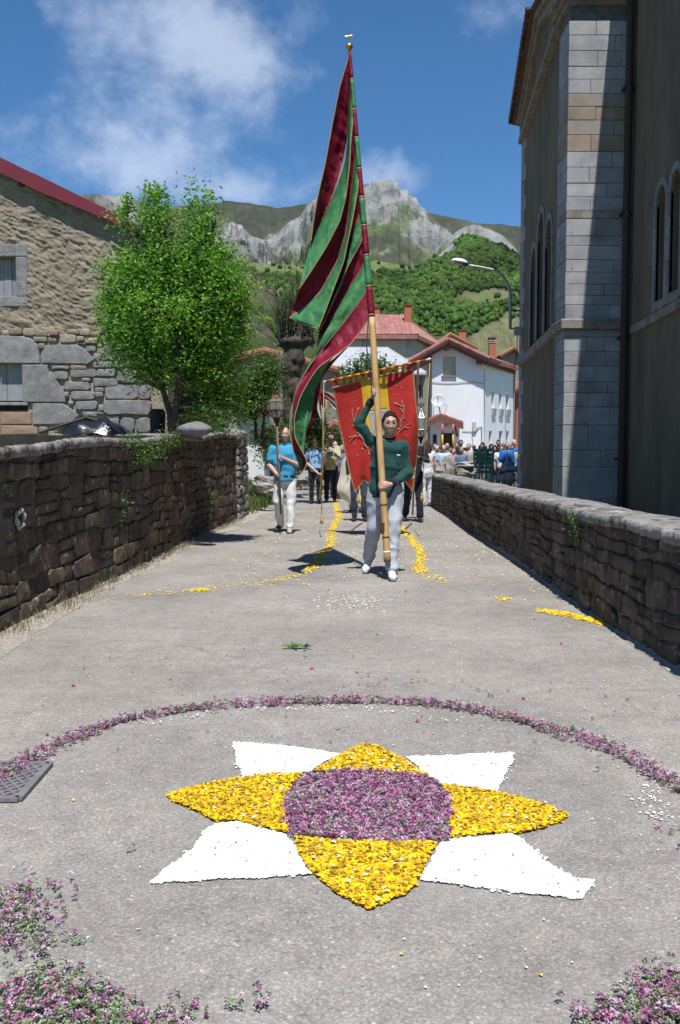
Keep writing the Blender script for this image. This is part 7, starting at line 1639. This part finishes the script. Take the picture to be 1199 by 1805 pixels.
gable_house('small tiled shed behind the folder reader and the white pennant', 34, (590, 742), (572, 755), (612, 757), 0, M_stonebg, M_roofor, name='shed', cat='shed', depth=3, tiles=5)
gable_house('brick red house with orange eaves right of the white house, by the church corner', 52, (925, 668), (902, 690), (960, 695), 0, M_brick, M_roofor)
# ================================================================== BANK, ROCKS, VEGETATION
M_bank = mat('grass_bank_soil', (.10,.14,.04), (.15,.20,.06), (.20,.18,.10), scale=1.6, bump=.8, bscale=12, rough=.95)
def bank():
    nx, ny_ = 80, 110; V = []
    for j in range(ny_):
        y = 18.6+28*j/(ny_-1)
        xr = -2.02+max(0, (y-22))*-.04 if y > 19.3 else wall_left_x(18)-.55+(y-18.6)*.7
        for i in range(nx):
            x = xr-14*(i/(nx-1))**1.5; d = xr-x; z = min(d*.42, 1.2)*.8+max(0, d-1.6)*.30+max(0, y-32)*.04*min(d, 2)/2
            V.append((x, y, -.02+z*min(1, d*3)+(.10*vn(np.array([[x*1.5, y*1.5, 0]]), 3)[0]+.05*vn(np.array([[x*5, y*5, 0]]), 4)[0])*min(1, d*2)))
    V = np.array(V); o = npmesh('bank', V, grid_faces(ny_, nx), M_bank, smooth=True); o['kind'] = 'structure'; o['label'] = 'grassy bank rising on the left of the road beyond the stone pier'
    return V.reshape(ny_, nx, 3)
BK = bank()
M_leafm = mat('foliage', (1,1,1), attr=True, scale=9, rough=.5, spec=.4, transl=.42)
def leaves(P_, size, col, seed=0, var=.35, up=.35, aspect=.5):
    """many small folded leaves: 2 quads each"""
    r_ = np.random.RandomState(seed); n = len(P_); th = np.arccos(np.clip(r_.uniform(-.55, 1, n), -1, 1)); ph = r_.rand(n)*6.283
    d = np.stack([np.sin(th)*np.cos(ph), np.sin(th)*np.sin(ph), np.cos(th)*.8+up*.2], 1); d /= np.linalg.norm(d, axis=1)[:, None]
    rv_ = r_.normal(0, 1, (n, 3)); s_ = np.cross(d, rv_); s_ /= np.linalg.norm(s_, axis=1)[:, None]; nn = np.cross(d, s_)
    L_ = size*(.6+.8*r_.rand(n))[:, None]; W = L_*aspect*.5; b = P_
    V = np.stack([b, b+d*L_*.45+s_*W+nn*L_*.06, b+d*L_, b+d*L_*.45-s_*W+nn*L_*.06, b+d*L_*.45-nn*L_*.06], 1)
    i = np.arange(n)[:, None]*5; F = np.concatenate([i+np.array([[0, 1, 2, 4]]), i+np.array([[0, 4, 2, 3]])])
    c = np.array(col)[None]*(1+var*(r_.rand(n, 1)*2-1)); c[:, 0] *= 1+.35*(r_.rand(n)-.4); return V.reshape(-1, 3), F, np.repeat(np.clip(c, 0, 1), 5, 0)
M_bark = mat('bark', (.03,.025,.02), (.06,.05,.04), (.10,.088,.07), scale=5, stretch=(1,1,.3), bump=1, bscale=16, bdist=.03, rough=.95)
def tufts(name, pts, h, label, cat='grass', col=(.13,.20,.05), seed=1, blades=7, spread=.05, dry=.3, w=.010):
    r_ = np.random.RandomState(seed); n = len(pts)*blades; b = np.repeat(np.array(pts), blades, 0)+np.concatenate([r_.normal(0, spread, (n, 2)), np.zeros((n, 1))], 1)
    an = r_.rand(n)*6.28; H_ = h*(.4+.9*r_.rand(n)); ln = r_.uniform(.1, .6, n)*H_; dx, dy = np.cos(an)*ln, np.sin(an)*ln; px_, py_ = -np.sin(an)*w*.5, np.cos(an)*w*.5
    V = np.zeros((n, 4, 3)); V[:, 0] = b+np.stack([px_, py_, 0*an], 1); V[:, 1] = b-np.stack([px_, py_, 0*an], 1); V[:, 2] = b+np.stack([dx*.4-px_*.7, dy*.4-py_*.7, H_*.6], 1); V[:, 3] = b+np.stack([dx, dy, H_], 1)
    F = np.arange(n)[:, None]*4+np.array([[0, 1, 2, 3]]); c = np.array(col)[None]*(.6+.8*r_.rand(n, 1)); k = r_.rand(n) < dry; c[k] = np.array((.30,.25,.13))*(.7+.6*r_.rand(k.sum(), 1))
    o = npmesh(name, V.reshape(-1, 3), F, M_leafm, cols=np.repeat(np.clip(c, 0, 1), 4, 0)); tag(o, label, cat, kind='stuff'); return o
def bankpts(n, seed, y0=0, y1=70, x0=0, x1=60):
    r_ = np.random.RandomState(seed); return [BK[r_.randint(y0, y1), min(BK.shape[1]-1, int(x0+(x1-x0)*r_.rand()**1.3))]+np.array((r_.normal(0, .05), r_.normal(0, .12), 0)) for _ in range(n)]
tufts('bank_grass', bankpts(3600, 2, 0, 80), .26, 'long grass and weeds growing over the bank on the left beyond the pier', col=(.14,.23,.05), seed=3, blades=9, spread=.10, dry=.22, w=.018)
# dry grass at the foot of the left wall, moss and weeds on the coping
vp = [(wall_left_x(y)-.0+abs(rng.gauss(0, .07))+.03, y, .02) for y in [rng.uniform(5.5, 18) for _ in range(300)]]
tufts('verge_weeds', vp, .055, 'dry straw coloured weeds along the foot of the tall left wall', col=(.22,.19,.09), seed=5, blades=7, spread=.035, dry=.8, w=.006)
def wall_plant(name, cpts, n, sz, col, lab, seed, spread=(.05, .25, .08), stem=True):
    r_ = np.random.RandomState(seed); pts = []
    for c in cpts: pts.append(np.array(c)[None]+r_.normal(0, 1, (n, 3))*np.array(spread))
    v, f, c_ = leaves(np.concatenate(pts), sz, col, seed); o = npmesh(name, v, f, M_leafm, cols=c_); tag(o, lab, 'plant'); o['kind'] = 'thing'; return o
wall_plant('creeper', [(wall_left_x(y)+.06, y, topL(y)-.05-.06*k) for k, y in ((0, 9.6), (1, 10.0), (2, 10.4), (1, 10.8), (0, 11.3), (3, 10.0), (0, 12.0))], 240, .035, (.10,.19,.04), 'green creeping plant hanging over the top of the tall left wall', 4, (.035, .22, .07))
wall_plant('creeper', [(wall_left_x(14.5)+.08, 14.6, .62), (wall_left_x(14.5)+.08, 14.5, .52)], 26, .06, (.12,.24,.06), 'pale leafy weed growing out of the left wall far along', 6, (.03, .10, .05))
wall_plant('creeper', [(wall_left_x(9.3)+.07, 9.3, .80), (wall_left_x(9.3)+.07, 9.25, .62)], 34, .035, (.08,.16,.05), 'small weed growing from the joints midway along the left wall', 7, (.02, .07, .06))
wall_plant('creeper', [(wall_right_x(7.6)-.06, 7.6, .74), (wall_right_x(7.6)-.06, 7.55, .62)], 70, .028, (.12,.22,.04), 'tiny yellow green fern rooted in the right parapet wall', 8, (.02, .06, .05))
wall_plant('creeper', [(-2.25, 13.3, 1.75), (-2.3, 14.4, 1.78), (-2.25, 15.5, 1.80), (-2.3, 16.5, 1.78), (-2.6, 14.8, 1.9)], 420, .05, (.07,.12,.035), 'low straggly green shrub lying over the far end of the left wall', 9, (.13, .35, .07))
def leafy_tree(lab, base, stems, blobs, nl, sz, cols, seed, name='leafy_tree', cat='tree', r0=.055, clump=.16, per=40, shoots=0, group=None):
    r = thing(name, base, lab, cat, group); r_ = np.random.RandomState(seed); g = G(); tips = []
    for st in stems: k = len(st); g.tube([Vector(q) for q in st], [r0*(1-.72*i/(k-1)) for i in range(k)], 8)
    g.build('trunk', M_bark, r, smooth=True); bw = np.array([b_[1][0]*b_[1][1]*b_[1][2] for b_ in blobs]); bw = bw**.8/np.sum(bw**.8)
    nc = nl//per; C_ = []
    for i in range(nc):
        c, rad = blobs[r_.choice(len(blobs), p=bw)]; d = r_.normal(0, 1, 3); d /= np.linalg.norm(d); C_.append(np.array(c)+d*np.array(rad)*(r_.rand()**.38)*(1+.16*r_.normal()))
    C_ = np.array(C_); g = G(); nodes = [Vector(q) for st in stems for q in st[1:]]
    for c in C_[::2]:
        cv = Vector(c); nd = min(nodes, key=lambda q: (q-cv).length+max(0, q.z-cv.z)*1.5); mid = nd.lerp(cv, .5)+Vector((r_.normal()*.06, r_.normal()*.06, .08)); g.tube([nd, mid, cv], [.016, .010, .004], 4, caps=False)
    g.build('branches', M_bark, r)
    Pn, Cc = [], []
    for i, c in enumerate(C_):
        q = r_.normal(0, 1, (per, 3))*clump*(.6+.7*r_.rand()); q[:, 2] *= 1.15; Pn.append(c+q)
    for k in range(shoots):     # upright leafy shoots breaking the outline
        c, rad = blobs[r_.randint(len(blobs))]; d = r_.normal(0, 1, 3); d[2] = abs(d[2])+.5; d /= np.linalg.norm(d); a = np.array(c)+d*np.array(rad)*.9; ln = r_.uniform(.25, .6)*clump*4
        t = r_.rand(38)[:, None]; Pn.append(a+np.array((d[0]*.35, d[1]*.35, 1))*t*ln+r_.normal(0, .035, (38, 3)))
    pts = np.concatenate(Pn); ci = r_.randint(0, len(cols), len(C_)+shoots); v, f, c_ = leaves(pts, sz, (1, 1, 1), seed, up=.6)
    idx = np.concatenate([np.full(len(q), ci[i]) for i, q in enumerate(Pn)]); base_c = np.array(cols)[idx]; c_ = c_*np.repeat(base_c, 5, 0)
    npmesh('crown', v, f, M_leafm, r, cols=c_); return r
b = P(300, 757, 12.3); b2 = lambda x, y, d=12.3: tuple(P(x, y, d))
leafy_tree('bright green leafy tree with a forked trunk standing behind the left wall before the farmhouse', b, [[b2(303,760), b2(300,730), b2(288,690), b2(280,640), b2(270,560), b2(262,480)], [b2(302,758), b2(312,715), b2(325,670), b2(345,600), b2(350,520), b2(365,430)], [b2(312,715,12.4), b2(320,640,12.0), b2(310,560,12.0), b2(300,460,12.1)], [b2(325,670,12.4), b2(370,640,12.8), b2(400,580,12.6)]],
    [(P(275,415,12.3),(.22,.28,.55)), (P(358,405,12.3),(.24,.3,.55)), (P(315,475,12.2),(.52,.5,.42)), (P(250,500,12.3),(.45,.45,.45)), (P(385,500,12.3),(.46,.45,.48)), (P(300,560,12.2),(.80,.70,.52)), (P(380,600,12.4),(.52,.5,.50)), (P(228,585,12.3),(.40,.4,.36)), (P(365,680,12.6),(.46,.4,.40)), (P(385,715,12.9),(.40,.4,.26)), (P(250,640,12.3),(.42,.4,.26)), (P(395,560,12.3),(.38,.4,.4)), (P(330,640,12.4),(.5,.5,.35)), (P(218,390,12.3),(.12,.15,.20)), (P(200,520,12.3),(.16,.2,.4))],
    46000, .056, [(.19,.44,.045), (.25,.50,.06), (.14,.35,.04), (.30,.54,.06), (.09,.23,.03)], 12, shoots=80, clump=.10, per=40)
d = 22.5; leafy_tree('rounded green bush beside the lantern head, under the orange roof', P(450, 770, d), [[tuple(P(452,775,d)), tuple(P(450,740,d)), tuple(P(448,700,d))], [tuple(P(462,775,d)), tuple(P(466,735,d)), tuple(P(470,690,d))]],
    [(P(445,690,d),(.42,.4,.42)), (P(470,665,d),(.36,.35,.42)), (P(430,720,d),(.3,.3,.3)), (P(478,710,d),(.26,.26,.25))], 7000, .075, [(.10,.20,.03), (.07,.15,.025), (.14,.26,.05)], 14, name='bush', cat='bush', r0=.05, clump=.14, per=30, shoots=14)
d = 24.0; leafy_tree('dark green bush between the pollard trunk and the maroon pennon tail', P(545, 780, d), [[tuple(P(545,790,d)), tuple(P(547,750,d)), tuple(P(550,720,d))]], [(P(545,735,d),(.35,.3,.45)), (P(560,770,d),(.3,.3,.3)), (P(520,775,d),(.3,.3,.25))], 3600, .08, [(.05,.10,.025), (.07,.14,.03)], 15, name='bush', cat='bush', r0=.04, clump=.15, per=30, shoots=8)
d = 42.0; leafy_tree('airy pale green sapling in front of the grey roof, above the banner', P(650, 720, d), [[tuple(P(650,735,d)), tuple(P(648,690,d)), tuple(P(652,640,d))], [tuple(P(650,735,d)), tuple(P(622,690,d)), tuple(P(612,655,d))], [tuple(P(650,735,d)), tuple(P(680,690,d)), tuple(P(690,650,d))]],
    [(P(648,655,d),(.65,.4,.55)), (P(620,675,d),(.5,.4,.5)), (P(682,668,d),(.5,.4,.5))], 2600, .14, [(.09,.19,.04), (.13,.25,.06)], 16, name='sapling', cat='tree', r0=.05, clump=.25, per=24, shoots=26)
d = 30.0; leafy_tree('green shrub growing behind the folder reader', P(610, 800, d), [[tuple(P(608,815,d)), tuple(P(606,790,d)), tuple(P(604,770,d))]], [(P(604,785,d),(.32,.3,.55)), (P(560,772,d),(.35,.3,.35))], 2600, .09, [(.06,.13,.03), (.09,.18,.04)], 18, name='bush', cat='bush', r0=.04, clump=.16, per=26)
for i, (x, y, d, w_, h_, lab) in enumerate(((480,800,26,.45,.45,'pale leafy weeds on the bank just left of the turquoise shirted man'), (545,815,29,.4,.3,'weedy shrub at the roadside behind the turquoise shirted man'), (465,770,24,.4,.35,'pale green roadside shrub beyond the stone pier'), (520,750,33,.9,.5,'green shrub at the foot of the pollard trunk'), (860,735+95,38,.3,.2,'low weed between the stones near the green fence'))):
    leafy_tree(lab, P(x, y+10, d), [[tuple(P(x,y+15,d)), tuple(P(x+2,y,d)), tuple(P(x,y-8,d))]], [(P(x,y,d),(w_,w_*.8,h_))], 1500, .075, [(.13,.21,.08), (.10,.18,.05), (.17,.25,.12)], 20+i, name='shrub', cat='shrub', r0=.03, clump=.12, per=20)
def pollard():
    d = 27.0; r = thing('pollard_tree', P(515, 790, d), 'old dark gnarled pollard trunk with bare thin shoots behind the lantern', 'tree'); q = lambda x, y, dd=d: tuple(P(x, y, dd))
    g = G(); g.tube([q(518,800), q(516,760), q(514,720), q(517,690), q(512,660), q(519,635), q(517,612), q(520,598)], [.36,.31,.25,.29,.25,.31,.27,.25], 14); g.tube([q(512,655), q(500,640), q(493,630)], [.2,.17,.13], 10); g.tube([q(518,620), q(535,604), q(548,600)], [.22,.18,.12], 10)
    g.tube([q(516,612), q(500,606), q(486,610)], [.18,.10,.05], 8); g.tube([q(520,610), q(528,585), q(530,560)], [.2,.16,.10], 8); g.ell(P(517,603,d), (.42,.35,.16)); g.ell(P(540,600,d), (.25,.22,.14)); g.ell(P(511,650,d-.1), (.3,.25,.22)); g.ell(P(520,690,d-.15), (.26,.25,.3))
    o = g.build('trunk', M_bark, r, smooth=True); m = o.modifiers.new('r', 'REMESH'); m.mode = 'VOXEL'; m.voxel_size = .05; m.use_smooth_shade = True; UNION.append((o, .07, (5, 5, 2.6), 5))
    r_ = random.Random(6); g = G(); lf = []
    for i in range(58):
        x = r_.uniform(492, 552); top = r_.gauss(522, 30)+(0 if 505 < x < 545 else 28); top = max(top, 428); b0 = P(x, r_.uniform(596, 606), d+r_.uniform(-.2, .2)); dx = r_.uniform(-14, 14); t_ = P(x+dx, top, d+r_.uniform(-.5, .5))
        md = b0.lerp(t_, .5)+Vector((r_.uniform(-.08, .08), 0, 0)); g.tube([b0, md, t_], [.022, .014, .004], 5, caps=False)
        for k in range(r_.randint(3, 8)):
            s_ = b0.lerp(t_, r_.uniform(.25, .95)); e_ = s_+Vector((r_.uniform(-.3, .3), r_.uniform(-.2, .2), r_.uniform(.15, .5))); g.tube([s_, e_], [.007, .002], 4, caps=False); lf.append(np.array([tuple(s_.lerp(e_, r_.random())) for _ in range(7)]))
    g.build('shoots', M_bark, r); v, f, c_ = leaves(np.concatenate(lf), .07, (.11,.16,.05), 3); npmesh('crown', v, f, M_leafm, r, cols=c_)
pollard()
bake_unions()
# rocks and boulders
def boulder(c, rad, lab, seed, cat='boulder', mt=None, grp=None):
    g = G(); r_ = random.Random(seed); k = [r_.uniform(1.2, 3) for _ in range(4)]
    g.ell(c, rad, n=16, m=10, fn=lambda d, q: q*(1+.16*math.sin(d.x*k[0]*2+seed)+.13*math.sin(d.y*k[1]*2+d.z*k[2]*2)+.05*vn(np.array([[d.x*3+seed, d.y*3, d.z*3]]), 3)[0]*2))
    o = g.build('boulder', mt or M_stonebg); tag(o, lab, cat, grp); return o
M_bould = mat('grey_boulder', (.20,.195,.185), (.30,.29,.28), (.38,.37,.35), scale=4, bump=.9, bscale=16, bdist=.03, rough=.95)
boulder(P(791, 826, 25.2), (.20,.2,.34), 'tall upright grey boulder standing past the end of the right parapet', 3, mt=M_bould); boulder(P(773, 829, 24.2), (.20,.2,.24), 'grey boulder nearest the parapet end beside the woman in white', 5, mt=M_bould)
boulder(P(819, 819, 26.0), (.34,.4,.09), 'flat grey slab of rock lying on the rubble pile', 7, mt=M_bould); boulder(P(820, 832, 26.0), (.36,.4,.17), 'dark mossy rubble heap under the flat grey slab', 9); boulder(P(897, 826, 27), (.24,.3,.10), 'rough boulder under the rails near the church corner', 11, mt=M_bould); boulder(P(893, 842, 27), (.30,.4,.16), 'mossy boulder below the rails near the church corner', 13)
for i, (x, y, d, s_, lab) in enumerate(((463,850,20.5,.28,'grey rock at the foot of the bank just past the stone pier'), (540,838,27,.22,'pale rock on the bank left of the light blue shirted man'), (532,846,25.5,.2,'small rock on the grass behind the turquoise shirted man'), (476,865,21.5,.18,'low stone at the road edge near the stone pier'))): boulder(P(x, y, d), (s_, s_*.9, s_*.7), lab, 15+i, mt=M_bould)
def old_wall():
    y0 = 33.5; r = thing('field_wall', (-3.5, y0, .6), 'crumbling rubble field wall on the bank behind the procession', 'stone wall'); rs_ = random.Random(8); base = lambda u: .5+(-2.0-u)*.2
    mp = lambda u, v, d: Vector((u, y0-d, v)); polys = rubble(-6.5, -.6, .0, lambda u: 2.35+.25*math.sin(u*2)+(0 if u < -2.2 else (-2.2-u)*.75), .36, .2, rs_, .014)
    for pl in polys[:290]: stone('stone', pl, mp, M_stonebg, r, d1=.02+rs_.uniform(0, .06), bev=.02, bulge=.02)
    g = G(); g.prism([(-6.5, y0+.04, -.2), (-.6, y0+.04, -.2), (-.6, y0+.04, 1.15), (-2.2, y0+.04, 2.3), (-6.5, y0+.04, 2.4)], (0, .45, 0)); g.build('wall_body', M_mort, r)
old_wall()
# green metal fence panels
def green_fence():
    D = 29.0; r = thing('green_fence', P(848, 860, D), 'dark green metal fence panel standing beyond the right parapet', 'fence'); Mg = mat('green_paint', (.03,.17,.11), (.04,.20,.13), scale=8, rough=.5)
    for x in (836, 845, 856.5, 869): a, b_ = P(x, 836, D), P(x, 786, D); z0 = 0; box_on(r, 'post', (a.x-.03, D-.03, 0), (a.x+.03, D+.03, b_.z), Mg)
    for x0_, x1_ in ((836, 845), (845, 856.5), (856.5, 869)):
        for k in range(6): y = 791+k*7.6; a, b_ = P(x0_, y, D), P(x1_, y, D); box_on(r, 'fence_slat', (a.x+.035, D-.012, a.z-.10), (b_.x-.035, D+.012, a.z+.005), Mg)
    D = 27.0; r = thing('pipe_railing', P(892, 850, D), 'grey pipe railing with sloping rails by the church corner', 'railing'); Mp = mat('galvanised', (.33,.34,.34), rough=.5, metal=.4)
    for pts in (((894,800),(894,850)), ((880,832),(894,812)), ((894,812),(912,832)), ((878,834),(878,850))): g = G(); g.tube([P(x, y, D) for x, y in pts], .024, 8); g.build('rail', Mp, r)
    D = 28.0; r = thing('kerb_block', P(862, 842, D), 'low pale concrete kerb block below the green fence', 'kerb block'); box_on(r, 'block', (P(848, 842, D).x, D-.3, 0), (P(880, 842, D).x, D+.3, .42), mat('pale_concrete', (.42,.42,.42), (.5,.5,.5), scale=4, rough=.9))
green_fence()
# ================================================================== AIR
def haze():
    m = bpy.data.materials.new('haze_air'); m.use_nodes = True; nt = m.node_tree
    for n in list(nt.nodes): nt.nodes.remove(n)
    out = nt.nodes.new('ShaderNodeOutputMaterial'); v = nt.nodes.new('ShaderNodeVolumePrincipled'); v.inputs['Color'].default_value = (.80,.88,1.0,1); v.inputs['Density'].default_value = 1.8e-5; v.inputs['Anisotropy'].default_value = .2
    nt.links.new(v.outputs[0], out.inputs['Volume'])
    g = G(); g.box((-7800, -5600, -13.5), (7900, 5800, 1300)); o = g.build('haze', m); o['kind'] = 'stuff'; o['label'] = 'thin clear mountain air that pales the far ridges'; o['category'] = 'haze'
haze()
